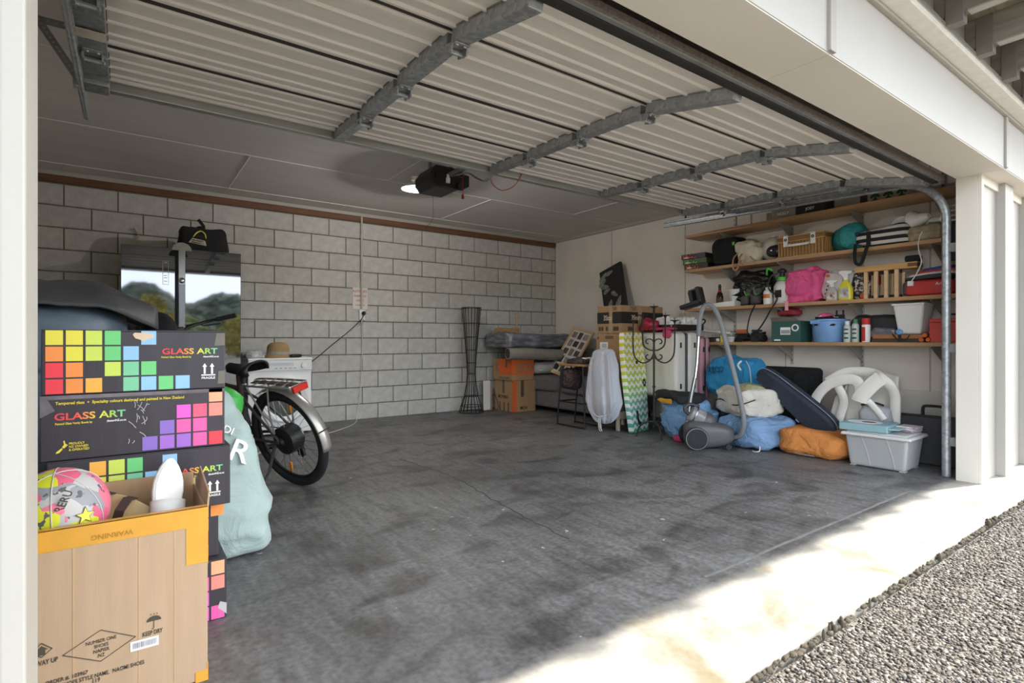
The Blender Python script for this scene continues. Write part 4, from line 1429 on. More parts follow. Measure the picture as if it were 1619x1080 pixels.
for s_, a in ((-1, 3.9), (1, .75)):
    B().tube([(.48, s_ * .08, .29), (.48 + .16 * math.cos(a), s_ * .085, .29 + .16 * math.sin(a))], .010, 8).o('crank', m_black, bk, sm=40)
    B().box((.48 + .16 * math.cos(a), s_ * .13, .29 + .16 * math.sin(a)), (.09, .08, .018)).o('pedal', m_black, bk, bev=.003)
B().bx(.40, .47, -.04, .04, .38, .52).o('battery_controller', m_black, bk, bev=.012)
ch = [(.48 - .06, -.052, .37), (0, -.052, RW + .04)]
B().tube(ch, .004, 4).tube([(.44, -.052, .21), (.05, -.055, .27), (0, -.052, RW - .04)], .004, 4).o('chain', m_black, bk)
B().bx(-.03, .03, -.075, -.055, .18, .29).lathe([(0, -.006), (.022, -.004), (.022, .004), (0, .006)], 14, Matrix.Translation((.0, -.062, .19)) @ Matrix.Rotation(PI / 2, 4, 'X')).o('derailleur', m_black, bk, bev=.004)
B().tube(smooth_path([(.93, 0, .95), (.92, 0, 1.02), (.93, .1, 1.06), (.90, .25, 1.07), (.80, .33, 1.075)]), .011, 8).tube(smooth_path([(.92, 0, 1.02), (.93, -.1, 1.06), (.90, -.25, 1.07), (.80, -.33, 1.075)]), .011, 8).o('handlebar', m_black, bk, sm=40)
for s_ in (-1, 1):
    B().tube([(.86, s_ * .285, 1.072), (.75, s_ * .37, 1.078)], .017, 10).o('grip', m_dark, bk, sm=40)
    B().tube(smooth_path([(.92, s_ * .2, 1.06), (.95, s_ * .24, 1.04), (.90, s_ * .33, 1.03)]), .006, 6).o('brake_lever', m_black, bk, sm=40)
B().bx(.86, .93, -.045, .045, 1.06, 1.085).o('display', m_black, bk, bev=.006)

# ------------------------------------------------------------------ back right corner: wire tower, moving boxes, sofa
tw = thing('wire_tower_lamp', 'tall black wire tower lamp with a narrow waist at the block wall', 'lamp', (3.73, 6.13, 0))
prf = [(.165, .01), (.14, .09), (.095, .22), (.066, .38), (.056, .52), (.064, .70), (.082, .92), (.104, 1.15), (.128, 1.385)]
m_wire = M('black_wire', '1A1918', .55, var=.1)
for k in range(18):
    a = 2 * PI * k / 18
    B().tube([(r_ * math.cos(a), r_ * math.sin(a), z) for r_, z in prf], .0042, 5).o('wire', m_wire, tw, sm=180)
for r_, z in prf[:3] + [prf[4], (.062, .66), (.075, .83), (.09, 1.0), (.108, 1.18), prf[-1]]:
    B().tube([(r_ * math.cos(a), r_ * math.sin(a), z) for a in [2 * PI * k / 28 for k in range(28)]], .0055, 5, closed=True).o('ring', m_wire, tw, sm=180)
B().lathe([(.05, .5), (.068, .85), (.09, 1.15), (.115, 1.37), (.11, 1.37), (.085, 1.15), (.064, .85), (.046, .5)], 24, ring=True).o('liner', M('lamp_liner', '8E8B86', .8, var=.05), tw, sm=40)
B().tube(smooth_path([(.16, -.02, .01), (.25, -.05, .006), (.34, .0, .006), (.42, -.02, .05), (.38, .05, .3)]), .004, 5).o('cord', m_black, tw)
wp = thing('picture_panel', 'narrow white framed panel leaning upright beside the moving boxes', 'panel', (4.05, 6.25, 0), R(14))
B().bx(-.06, .06, -.012, .012, .0, .40).o('board', m_wplast, wp, bev=.003)
B().bx(.035, .1, -.01, .01, .0, .39).o('edge', M('panel_tan', 'A58D74', .7), wp, bev=.002)

m_orange = M('orange_print', 'D9662B', .7, var=.06)
m_btape = M('brown_tape', '5E5042', .4, var=.12)


def moving_box(label, x, y, z, sx, sy, h, orange):
    t = thing('moving_box', label, 'box', (x, y, z), 0, 'cardboard moving boxes by the sofa')
    B().bx(0, sx, 0, sy, 0, h).o('carton', m_card, t, bev=.004)
    return t


mb1 = moving_box('brown moving box with an orange corner stripe, standing on the floor', 4.18, 5.80, 0, .37, .44, .418, 0)
B().bx(-.0015, .055, -.0015, .03, .005, .41).o('orange_stripe', m_orange, mb1)
text('MOVING', .062, m_ink, mb1, fm('l', -.001, .24, .19), .02, .95)
for y in (.1, .2, .3):
    B().bx(-.0012, 0, y, y + .035, .0, .12).o('print_bar', m_btape, mb1)
B().bx(-.0012, 0, .21, .26, .24, .418).o('tape', m_btape, mb1)
B().bx(.12, .17, -.0012, 0, .2, .418).o('tape', m_btape, mb1)
text('MOV', .06, m_ink, mb1, fm('f', .17, -.001, .05), .02, .95)
mb2 = moving_box('moving box with a bright orange upper half, stacked on the brown one', 4.16, 5.815, .42, .37, .44, .285, 1)
B().bx(-.0015, .371, -.0015, .30, .075, .286).o('orange_wrap', m_orange, mb2)
m_cardp = M('carton_lettering', '9A7656', .8)
text('BOX', .17, m_cardp, mb2, fm('f', .24, -.0022, .165), .03, .95)
text('K', .17, m_cardp, mb2, fm('l', -.0022, .33, .165), .03, .85)
B().bx(-.0025, -.001, .10, .14, .17, .285).o('tape', m_btape, mb2)
B().bx(-.0025, -.001, .05, .3, .02, .045).o('print_bar', M('grey_print', '6D6860', .8), mb2)

m_sofa = M('grey_sofa_fabric', '716D6D', .95, var=.1, vs=22, bump=.25, bs=110)
sf = thing('sofa', 'grey fabric sofa along the right wall under the stored goods', 'sofa', (4.56, 4.42, 0))
B().bx(.03, .82, .02, 1.86, .06, .30).o('base', m_sofa, sf, bev=.03, seg=3)
for k in range(2):
    y = .06 + k * .86
    B().blob((.34, y + .43, .375), (.36, .435, .105), .28, .006, 5, 40 + k, 50, 20).o('seat_cushion', m_sofa, sf, sm=180)
    B().blob((.66, y + .43, .60), (.15, .42, .24), .35, .01, 5, 50 + k, 46, 22).o('back_cushion', m_sofa, sf, sm=180)
for y in (.06, 1.70):
    B().blob((.40, y + .06, .34), (.41, .115, .30), .35, .006, 5, 60, 46, 24).o('arm', m_sofa, sf, sm=180)
B().bx(.70, .82, .02, 1.86, .06, .80).o('backrest', m_sofa, sf, bev=.04, seg=3)
for x in (.08, .76):
    for y in (.1, 1.78):
        B().bx(x - .03, x + .03, y - .03, y + .03, 0, .07).o('foot', m_black, sf)

mt = thing('wrapped_mattress', 'mattress in shiny grey plastic lying on the moving boxes', 'mattress', (4.72, 6.06, .855))
m_plastic = ramp_mat('grey_plastic_wrap', 'noise', [(.3, '55565A'), (.55, '77797E'), (.8, 'A5A6A9')], 6, .22, bump=.35, stretch=(1, 1, 4))
B().blob((0, 0, .092), (.66, .31, .095), .22, .012, 8, 70, 80, 24, ridge=.9).o('cover', m_plastic, mt, sm=180)
B().blob((-.57, -.12, .175), (.09, .16, .03), .6, .012, 14, 71, 30, 14, ridge=.8).o('loose_plastic', m_plastic, mt, sm=180)
rl = thing('rolled_rug', 'rolled grey rug with a dark open end under the wrapped mattress', 'rug', (4.1, 5.80, .78), 0)
ax = [(-.02, 0, 0), (.3, -.04, -.002), (.6, -.06, -.02), (.95, -.08, -.03)]
m_rug = M('rug_felt', '8D877C', .95, var=.12, vs=20, bump=.3, bs=120)
B().tube(smooth_path(ax, 5), .072, 20, cap=False).o('roll', m_rug, rl, sm=180, sol=.012)
sp_ = []
for k in range(40):
    a = k * .42
    q = .06 * (1 - k / 52)
    sp_.append((q * math.cos(a), q * math.sin(a)))
B().tube([(-.012, p[0], p[1]) for p in sp_], 0, 4, flat=(.012, .004), ref=(1, 0, 0)).o('spiral_end', M('rug_back', '4E4A44', .95), rl)
bx_ = thing('flat_carton', 'small flat brown carton on top of the wrapped mattress', 'box', (4.30, 6.12, 1.05), R(4))
B().bx(-.15, .15, -.1, .1, 0, .075).o('carton', m_card, bx_, bev=.003)
B().bx(-.15, .15, -.012, .012, .0755, .0765).o('tape', m_btape, bx_)
bp = thing('wooden_pole', 'pale wooden pole standing behind the wrapped mattress', 'pole', (4.66, 6.383, 0))
B().tube([(0, 0, 0.0), (.0, 0, 1.33)], .014, 10).o('shaft', m_wood, bp, sm=40)
B().lathe([(.0145, 1.30), (.0155, 1.33), (.012, 1.345), (0, 1.347)], 12).o('tip', m_wood, bp, sm=40)
sh_ = thing('paper_sheets', 'loose white paper sheets lying on the wrapped mattress', 'paper', (4.82, 5.95, 1.047), R(-6))
for k in range(2):
    B().box((k * .08, k * .05, .003 + .004 * k), (.28, .2, .003), rz=.2 * k).o('sheet', m_wprint, sh_)
lp_ = thing('pale_bundle', 'crumpled pale plastic bundle on the sofa arm under the rug', 'bundle', (4.78, 5.92, .485))
B().blob((0, 0, .085), (.25, .17, .085), .6, .015, 8, 73, 40, 20, ridge=.6).o('bundle', M('pale_plastic', 'B4B2AC', .4, var=.12), lp_, sm=180)
B().bx(-.2, .2, -.165, -.155, .06, .075).o('tie', m_wplast, lp_)

# collage frame leaning on the sofa
FX = frame((4.77, 5.59, .485), (-.098, -.98, -.174), (.482, -.2, .853))
pf = thing('photo_collage', 'wooden multi-photo frame leaning on the sofa', 'picture frame')
pf.matrix_world = FX
Wf, Hf = .46, .72
b = B().bx(-Wf / 2, Wf / 2, 0, .035, -.012, .012).bx(-Wf / 2, Wf / 2, Hf - .035, Hf, -.012, .012).bx(-Wf / 2, -Wf / 2 + .035, .035, Hf - .035, -.012, .012).bx(Wf / 2 - .035, Wf / 2, .035, Hf - .035, -.012, .012)
b.o('moulding', m_wood, pf, bev=.003)
B().bx(-Wf / 2 + .03, Wf / 2 - .03, .03, Hf - .03, -.008, .002).o('mat_board', M('mat_board', 'D8D4CC', .8), pf)
random.seed(9)
for r_ in range(5):
    for c_ in range(3):
        x, y = -.125 + .125 * c_, .105 + .128 * r_
        q = M('photo_print_%d' % ((r_ * 3 + c_) % 5), ('3F3832', '6A5C50', '87796C', '4F4A48', '9A8C80')[(r_ * 3 + c_) % 5], .35, var=.6, vs=28)
        wd, hd = ((.05, .043), (.042, .052))[(r_ + c_) % 2]
        B().bx(x - wd, x + wd, y - hd, y + hd, .002, .004).o('photo', q, pf)

# bar stool with a woven bag hanging on it
bs = thing('bar_stool', 'bar stool with a wooden seat and black sled legs by the sofa', 'stool', (4.03, 4.47, 0))
B().box((.115, 0, .682), (.30, .42, .026)).o('seat', M('stool_wood', 'A97B4E', .5, var=.15, vs=4, stretch=(1, 7, 7)), bs, bev=.01, seg=3)
for x in (-.03, .235):
    B().tube(smooth_path([(x + .02, .15, .67), (x, .19, .34), (x, .225, .03), (x, .21, .012), (x, 0, .010), (x, -.21, .012), (x, -.225, .03), (x, -.21, .34), (x + .02, -.17, .67)], 5), .0095, 8).o('leg', m_wire, bs, sm=40)
for y in (-.205, .205):
    B().tube([(-.03, y, .27), (.235, y, .27)], .008, 6).o('footrest', m_wire, bs, sm=40)
B().tube([(-.03, -.21, .27), (-.03, .21, .27)], .008, 6).o('stretcher', m_wire, bs, sm=40)
wv_ = thing('woven_bag', 'dark patterned woven bag hanging from the bar stool seat', 'bag', (4.14, 4.62, .40))
m_weave = ramp_mat('dark_weave', 'noise', [(.35, '352B33'), (.5, '5C4638'), (.62, '3E3A5E'), (.75, '7A5A4A')], 34, .9, interp='CONSTANT')
B().blob((0, 0, .12), (.11, .10, .12), .5, .012, 10, 80, 30, 20, ridge=.5).o('sack', m_weave, wv_, sm=180)
B().tube(smooth_path([(-.05, -.06, .22), (-.05, -.05, .25), (.03, .03, .262), (.06, .06, .22)]), .006, 6).o('handle', m_blackf, wv_)
cl = thing('folded_scarf', 'crumpled dark patterned scarf on the bar stool seat', 'scarf', (4.145, 4.47, .696))
B().blob((0, 0, .025), (.12, .15, .03), .6, .02, 12, 81, 36, 16, ridge=.7, zcut=.001).o('cloth', m_weave, cl, sm=180)
B().blob((.02, -.07, .05), (.08, .05, .02), .6, .01, 12, 82, 24, 12).o('white_fold', m_wplast, cl, sm=180)

# ------------------------------------------------------------------ carton pile with painting, laundry bag, bodyboard
pc = thing('plastic_step', 'beige plastic step stool under the hanging laundry bag', 'step stool', (4.215, 3.97, 0))
m_beige = M('beige_plastic', 'B9AE98', .5, var=.05)
B().bx(0, .40, 0, .30, .27, .32).o('top', m_beige, pc, bev=.012)
for x in (0, .365):
    for y in (0, .265):
        B().bx(x, x + .035, y, y + .035, 0, .28).o('leg', m_beige, pc, bev=.006)
B().bx(.03, .37, .005, .02, .12, .2).bx(.005, .02, .03, .27, .12, .2).o('side_rail', m_beige, pc, bev=.004)
bc = thing('tall_carton', 'tall plain brown carton with a white shipping label', 'box', (4.30, 4.00, .325))
B().bx(0, .52, 0, .38, 0, .70).o('carton', m_card, bc, bev=.004)
B().bx(-.0012, 0, .20, .32, .50, .61).o('shipping_label', m_wprint, bc)
text('A', .05, m_ink, bc, fm('l', -.001, .35, .655), .02)
B().bx(-.0012, 0, .12, .24, .645, .68).o('print_block', M('faded_print', '6A5540', .8), bc)
B().bx(.08, .2, -.0012, 0, .645, .68).o('print_block', M('faded_print', '6A5540', .8), bc)
b = B()
for k in range(9):
    b.bx(-.0018, -.0012, .21 + k * .011, .215 + k * .011, .51, .535)
for z in (.555, .57, .585):
    b.bx(-.0018, -.0012, .22, .29, z, z + .005)
b.o('label_text', m_ink, bc, kind='stuff')
tv = thing('monitor_carton', 'long tan and black printed carton on top of the tall carton', 'box', (4.32, 4.02, 1.029))
B().bx(0, .68, 0, .36, 0, .305).o('carton', m_card, tv, bev=.004)
B().bx(-.0015, .681, -.0015, .361, .11, .235).o('black_band', M('black_band', '231F22', .5, var=.1), tv)
text('7350', .055, m_cink, tv, fm('f', .18, -.001, .27), .01, .9)
text('7350', .055, m_cink, tv, fm('l', -.001, .12, .27), .01, .9)
b = B()
for x in (.1, .3, .42):
    b.bx(x, x + .07, -.0012, 0, .03, .075)
for y in (.04, .2, .27, .31):
    b.bx(-.0012, 0, y, y + .03 + (.05 if y == .04 else 0), .03, .075)
b.o('handling_marks', m_cink, tv, kind='stuff')
text('3Star', .08, m_tear, tv, fm('l', -.0018, .2, .17), .01, .8)
text('3Star', .08, m_tear, tv, fm('f', .22, -.0018, .17), .01, .8)
B().bx(.26, .32, -.0022, 0, .0, .306).o('tape', M('tan_tape', 'A98F70', .35), tv)
B().bx(-.0022, 0, .13, .18, .0, .306).o('tape', M('tan_tape', 'A98F70', .35), tv)
PX = frame((5.175, 4.815, .845), (.0, -.955, .29), (.12, .30, .94))
pt = thing('painting', 'dark canvas painting of pale leaves leaning on the wall above the cartons', 'painting')
pt.matrix_world = PX
B().bx(-.20, .20, .0, 1.15, -.02, .015).o('canvas', M('canvas_black', '221F20', .6, var=.3, vs=5), pt, bev=.003)
random.seed(6)
for k, (x, y, a, q) in enumerate(((-.14, .52, .6, .09), (-.02, .54, .1, .07), (-.13, .38, -.3, .08), (-.1, .31, .2, .07), (.03, .22, -.7, .07), (-.08, .08, 1.1, .1), (.08, .08, 1.0, .1), (-.16, .45, .4, .08))):
    poly = [(q * math.cos(t), q * .42 * math.sin(t) * (1 - .4 * math.cos(t))) for t in [2 * PI * j / 14 for j in range(14)]]
    B().prism(poly, 0, .001, Matrix.Translation((x, y + .53, .0152 + k * .0004)) @ Matrix.Rotation(a, 4, 'Z')).o('painted_leaf', M('leaf_grey', '7E8078', .6, var=.4, vs=20), pt)

lb_ = thing('laundry_bag', 'pale grey drawstring laundry bag hanging from the carton pile', 'laundry bag', (4.10, 4.06, .085))
m_lin = M('pale_linen', 'C9CAD2', .85, var=.05, vs=8, bump=.6, bs=7, bd=.04, stretch=(1.6, 1.6, .45))


def lshape(p):
    z = (p.z + 1) / 2
    fold = (.06 + .09 * (1 - z)) * math.sin(math.atan2(p.y, p.x) * 11 + 2.5 * z)
    k = (.78 + .30 * min(1, (1 - z) / .62) ** .8 - .42 * max(0, (.30 - z) / .30) ** 1.3) * (1 + fold)
    return Vector((p.x * k, p.y * k, p.z))


B().blob((0, 0, .39), (.095, .165, .39), .42, .01, 8, 90, 80, 40, lshape, ridge=.5).o('sack', m_lin, lb_, sm=180)
B().tube(smooth_path([(-.06, -.1, .10), (-.09, .0, .075), (-.06, .12, .11)]), .006, 6).tube(smooth_path([(-.085, -.02, .08), (-.09, -.04, -.03), (-.085, -.05, -.065), (-.08, -.01, -.06), (-.085, 0, .06)]), .005, 6).o('drawstring', m_wplast, lb_, sm=40)

# bodyboard with wavy stripes
bo = frame((4.36, 3.815, .004), (.975, .22, 0), (-.03, .09, .99))
bb = thing('bodyboard', 'bodyboard with yellow, green and white wavy stripes leaning upright', 'bodyboard')
bb.matrix_world = bo


def bprof(y):
    t = y / 1.04
    return .235 * (.70 + .62 * t - .42 * t * t) if t < .82 else .235 * (.926 - 1.7 * (t - .82) ** 1.5)


ysb = [0, .05, .12, .2, .3, .4, .5, .6, .7, .78, .85, .92, .98, 1.02, 1.04]
polyb = [(-bprof(y), y) for y in ysb] + [(bprof(y), y) for y in reversed(ysb)]


def wavy_mat():
    m = bpy.data.materials.new('wavy_stripes')
    m.use_nodes = True
    t = m.node_tree
    n, L = t.nodes, t.links
    p = n['Principled BSDF']
    tc = n.new('ShaderNodeTexCoord')
    se = n.new('ShaderNodeSeparateXYZ')
    L.new(tc.outputs['Object'], se.inputs[0])

    def mth(op, a, b_=None):
        x = n.new('ShaderNodeMath')
        x.operation = op
        for i, q in enumerate((a, b_)):
            if q is None:
                continue
            if isinstance(q, (int, float)):
                x.inputs[i].default_value = q
            else:
                L.new(q, x.inputs[i])
        return x.outputs[0]
    wave = mth('MULTIPLY', mth('SINE', mth('MULTIPLY', se.outputs[0], 2 * PI / .092)), .016)
    ph = mth('FRACT', mth('DIVIDE', mth('ADD', se.outputs[1], wave), .073))
    st = mth('GREATER_THAN', ph, .5)
    cr = n.new('ShaderNodeValToRGB')
    e = cr.color_ramp.elements
    e[0].color = (*lin('3FA288'), 1)
    e[1].color = (*lin('D9C234'), 1)
    for ps_, h in ((.28, '74B5A4'), (.45, '9CC94E'), (.62, 'C9CE3A')):
        q = e.new(ps_)
        q.color = (*lin(h), 1)
    L.new(mth('DIVIDE', se.outputs[1], 1.04), cr.inputs[0])
    mx = n.new('ShaderNodeMix')
    mx.data_type = 'RGBA'
    L.new(st, mx.inputs[0])
    L.new(cr.outputs[0], mx.inputs[6])
    mx.inputs[7].default_value = (*lin('ECEAE4'), 1)
    L.new(mx.outputs[2], p.inputs['Base Color'])
    p.inputs['Roughness'].default_value = .4
    return m


B().prism(polyb, -.03, .03).o('deck', [wavy_mat()], bb, bev=.014, seg=3)
B().tube([(-.04, .02, .0305), (-.04, 1.0, .0305)], 0, 4, flat=(.0018, .0008), ref=(0, 0, 1)).tube([(.1, .02, .0305), (.1, 1.0, .0305)], 0, 4, flat=(.0018, .0008), ref=(0, 0, 1)).o('channel', M('channel_grey', '8E9A86', .6), bb)
B().lathe([(0, .03), (.018, .03), (.016, .042), (0, .044)], 14, Matrix.Translation((.02, .72, 0))).o('plug', m_black, bb, sm=40)
B().tube(smooth_path([(-.06, .22, .035), (-.07, .14, .045), (-.03, .08, .04), (-.01, .10, .035)]), .012, 6).o('leash', m_black, bb, sm=40)
b = B()
for k in range(6):
    a = 2 * PI * k / 6
    b.lathe([(0, .031), (.016, .031), (.016, .032), (0, .032)], 10, Matrix.Translation((.15 + .024 * math.cos(a), .5 + .03 * math.sin(a), 0)))
b.o('flower_print', m_ink, bb, kind='stuff')

# wrought-iron candelabra
ca = thing('candelabra', 'wrought-iron floor candelabra with scrolled arms before the bodyboard', 'candelabra', (4.22, 3.50, 0), R(-30))
m_iron = M('wrought_iron', '3A3835', .6, metal=.5, var=.15)
B().tube([(0, 0, .10), (0, 0, 1.27)], .010, 8).o('pole', m_iron, ca, sm=40)
for k in range(3):
    a = 2 * PI * k / 3 + .6
    B().tube(smooth_path([(0, 0, .16), (.07 * math.cos(a), .07 * math.sin(a), .15), (.14 * math.cos(a), .14 * math.sin(a), .10), (.17 * math.cos(a), .17 * math.sin(a), .006)]), .009, 8).o('foot', m_iron, ca, sm=40)


def cup(x, z):
    return B().lathe([(0, 0), (.012, 0), (.014, .012), (.045, .02), (.047, .024), (.0, .024)], 16, Matrix.Translation((x, 0, z))).lathe([(.0, .02), (.004, .022), (.002, .05), (0, .05)], 8, Matrix.Translation((x, 0, z)))


cup(0, 1.265).o('candle_cup', m_iron, ca, sm=40)
B().lathe([(0, -.016), (.014, -.010), (.016, 0), (.014, .010), (0, .016)], 12, Matrix.Translation((0, 0, .50))).o('collar', m_iron, ca, sm=40)
for s_ in (-1, 1):
    B().tube(smooth_path([(s_ * .21, 0, 1.14), (s_ * .21, 0, .90), (s_ * .19, 0, .79), (s_ * .12, 0, .735), (s_ * .04, 0, .76), (s_ * .0, 0, .83)]), .007, 8).o('arm', m_iron, ca, sm=40)
    cup(s_ * .21, 1.13).o('candle_cup', m_iron, ca, sm=40)
    B().tube(smooth_path([(s_ * .115, 0, 1.19), (s_ * .115, 0, .98), (s_ * .10, 0, .90), (s_ * .04, 0, .86), (0, 0, .86)]), .007, 8).o('arm', m_iron, ca, sm=40)
    cup(s_ * .115, 1.18).o('candle_cup', m_iron, ca, sm=40)
    for z0 in (.935, .80):
        pts = [(s_ * (.055 + (.052 - .0035 * j) * math.cos(PI + .42 * j)), 0, z0 + (.045 - .003 * j) * math.sin(PI + .42 * j * (1 if z0 < .9 else -1))) for j in range(12)]
        B().tube(pts, .006, 8).o('scroll', m_iron, ca, sm=40)

# ------------------------------------------------------------------ suitcases and what lies on them
def suitcase(label, loc, rz, size, col, key, lean=0):
    t = thing('suitcase', label, 'suitcase', loc, rot=(lean, 0, rz))
    sx, sy, sz = size
    shell = M(key, col, .4, var=.04, bump=.0)
    B().bx(0, sx * .46, 0, sy, 0, sz).o('shell', shell, t, bev=.045, seg=4)
    B().bx(sx * .54, sx, 0, sy, 0, sz).o('shell', shell, t, bev=.045, seg=4)
    B().bx(sx * .44, sx * .56, .008, sy - .008, .008, sz - .008).o('zip_band', M('zip_band', '46474C', .6), t, bev=.04, seg=3)
    b = B()
    for k in range(18):
        z = .08 + k * (sz - .16) / 17
        b.bx(-.004, .002, .06, sy - .06, z, z + .012)
    b.o('rib', shell, t, kind='stuff')
    for x in (sx * .2, sx * .8):
        for z in (sz * .18, sz * .80):
            B().bx(x - .012, x + .012, -.006, .004, z - .028, z + .028).o('stud', m_black, t, bev=.006)
    for x in (.05, sx - .05):
        for y in (.06, sy - .06):
            B().lathe([(0, -.012), (.022, -.012), (.022, .012), (0, .012)], 12, Matrix.Translation((x, y, -.02)) @ Matrix.Rotation(PI / 2, 4, 'X')).o('castor', m_black, t)
    B().tube(smooth_path([(sx * .25, sy * .4, sz), (sx * .25, sy * .4, sz + .018), (sx * .25, sy * .6, sz + .018), (sx * .25, sy * .6, sz)]), .009, 6).o('handle', m_black, t)
    return t


suitcase('cream hard-shell suitcase with ribbed sides and a dark zip band', (4.56, 3.50, .36), R(-3), (.36, .52, .68), 'DDD8CB', 'cream_shell')
suitcase('dusty pink hard-shell suitcase between the cream one and the wall', (4.935, 3.46, .33), R(0), (.155, .50, .66), 'B8848E', 'pink_shell')
ty = thing('black_tray', 'black tray of crumpled white tissue on the cream suitcase', 'tray', (4.80, 3.72, 1.062))
B().bx(-.16, .30, -.17, .17, .0, .025).bx(-.16, .30, -.17, -.155, .02, .06).bx(-.16, .30, .155, .17, .02, .06).bx(-.16, -.145, -.155, .155, .02, .06).bx(.285, .30, -.155, .155, .02, .06).o('tray', m_black, ty, bev=.006)
B().tube(smooth_path([(.25, -.17, .05), (.29, -.19, .09), (.33, -.15, .12), (.31, -.08, .11), (.27, -.05, .06)]), .008, 6).o('handle', m_black, ty, sm=40)
for k, (x, y) in enumerate(((-.1, -.05), (-.02, .05), (.06, -.08), (.14, .03), (.2, -.07), (-.06, .1))):
    B().blob((x, y, .075), (.06, .06, .05), .8, .025, 22, 100 + k, 20, 12, ridge=.8).o('tissue', m_wplast, ty, sm=0)
rd = thing('red_cloth', 'shiny red cloth bundled on the corner of the cream suitcase', 'cloth', (4.63, 3.90, 1.062))
B().blob((0, 0, .05), (.075, .10, .055), .7, .03, 14, 110, 36, 20, ridge=.9, zcut=.001).o('bundle', M('red_satin', 'A82840', .35, var=.25, vs=12), rd, sm=180)
B().blob((-.04, -.09, .02), (.04, .07, .02), .7, .015, 14, 112, 24, 12, zcut=.001).o('fold', M('red_satin', 'A82840', .35, var=.25, vs=12), rd, sm=180)
pk = thing('pink_shirt', 'flat hot pink shirt spread over the cream suitcase edge', 'shirt', (4.605, 3.66, 1.062))
B().blob((0, 0, .012), (.045, .13, .014), .6, .012, 14, 114, 36, 14, zcut=.001).o('cloth', M('hot_pink_cloth', 'C93C6A', .8, var=.12), pk, sm=180)
B().blob((-.05, -.05, -.04), (.012, .05, .045), .6, .006, 14, 115, 20, 14).o('sleeve', M('hot_pink_cloth', 'C93C6A', .8, var=.12), pk, sm=180)
wk = thing('wire_rack', 'white wire shelf rack standing upright behind the suitcases', 'rack', (5.36, 3.83, .0))
m_wwire = M('white_wire', 'D2CDC4', .5)
for k in range(12):
    B().tube([(0, -.30 + k * .05, .9), (0, -.30 + k * .05, 1.37)], .0035, 5).o('wire', m_wwire, wk)
for z in (.92, 1.28, 1.36):
    B().tube([(.004, -.32, z), (.004, .27, z)], .0045, 6).o('cross_wire', m_wwire, wk)
for y in (-.32, .27):
    B().tube([(.004, y, 0), (.004, y, 1.38)], .006, 6).o('upright', m_wwire, wk)

# ------------------------------------------------------------------ sacks on the floor
def sack(name, label, cat, loc, rz, half, col, key, seed, e=.55, wr=.02, ridge=.8, shape=None, ws=7, rough=.8):
    t = thing(name, label, cat, loc, rz)
    B().blob((0, 0, half[2] * .97), half, e, wr, ws, seed, 84, 46, shape, ridge=ridge * 1.5, zcut=.003).o('sack', M(key, col, rough, var=.1, vs=7, bump=.75, bs=8, bd=.05), t, sm=180)
    return t


t = sack('blue_sack', 'light blue fabric sack slumped left of the vacuum cleaner', 'bag', (4.50, 3.31, 0), R(-20), (.20, .26, .185), '7FA9D2', 'sky_blue_cloth', 120)
B().tube(smooth_path([(-.16, -.2, .1), (-.19, -.1, .13), (-.2, .05, .11)]), .005, 5).o('drawstring', m_wplast, t)
B().blob((-.2, -.16, .03), (.05, .06, .03), .7, .005, 10, 121, 20, 12).o('pink_corner', M('hot_pink_cloth', 'C93C6A', .8), t, sm=180)
t = sack('life_jacket', 'black and yellow life jacket lying over the blue sack', 'life jacket', (4.50, 3.42, .345), R(-24), (.17, .27, .045), '232325', 'black_nylon', 122, wr=.02)
B().tube(smooth_path([(-.165, -.16, .02), (-.18, .0, .015), (-.17, .18, .05), (-.08, .25, .07)]), 0, 6, flat=(.008, .024), ref=(0, 0, 1)).o('yellow_panel', M('yellow_nylon', 'E3A92E', .7), t, sm=40)
B().tube(smooth_path([(-.02, .05, .092), (.04, 0, .098), (.1, -.06, .09)]), 0, 4, flat=(.018, .002), ref=(0, 0, 1)).o('strap', m_black, t)
t = sack('blue_laundry_sack', 'dusty blue sack lying flat behind the vacuum hose', 'bag', (4.67, 2.71, 0), R(-14), (.25, .29, .135), '7FA0C4', 'dusty_blue_cloth', 124)
B().prism([(-.09, -.014), (.1, -.01), (.098, .014), (-.088, .01)], 0, .004, frame((-.232, -.08, .135), (0, -1, .08), (.5, 0, .85))).o('white_tag', m_wprint, t)
B().tube(smooth_path([(-.22, -.26, .05), (-.26, -.29, .02), (-.27, -.24, .008), (-.24, -.2, .008)]), .005, 5).o('drawstring', m_wplast, t)
t = sack('orange_bag', 'orange dry bag lying on the floor beside the clear tub', 'bag', (4.72, 2.185, 0), R(4), (.21, .28, .115), 'D98A45', 'orange_nylon', 126, ws=5, wr=.014)
B().tube(smooth_path([(-.17, .22, .05), (-.205, .1, .025), (-.21, -.05, .02)]), .005, 5).o('seam_cord', M('grey_cord', '8E8A84', .7), t)
t = sack('canvas_bag', 'cream canvas shopping bag with black piping on top of the blue sack', 'bag', (4.72, 2.80, .272), R(-30), (.22, .27, .12), 'D6D0C2', 'cream_canvas', 128, e=.4, wr=.016)
B().tube(smooth_path([(-.21, .25, .10), (-.225, .1, .13), (-.225, -.1, .10), (-.21, -.25, .12), (-.1, -.275, .16)]), .005, 5).tube(smooth_path([(-.2, -.22, .18), (-.215, -.25, .12), (-.21, -.24, .05)]), .005, 5).o('piping', m_blackf, t)
B().blob((.02, -.02, .235), (.13, .15, .04), .7, .015, 14, 129, 36, 16, ridge=.5).o('contents', ramp_mat('mixed_packets', 'noise', [(.35, 'C9C3A8'), (.5, 'A7B478'), (.62, 'B98F66'), (.75, 'D9D5CA')], 14, .35), t, sm=180)
t = sack('grey_pouch', 'dark grey cloth pouch under the turquoise bag', 'bag', (4.93, 3.08, 0), R(10), (.16, .17, .19), '5A5A5E', 'charcoal_cloth', 131)
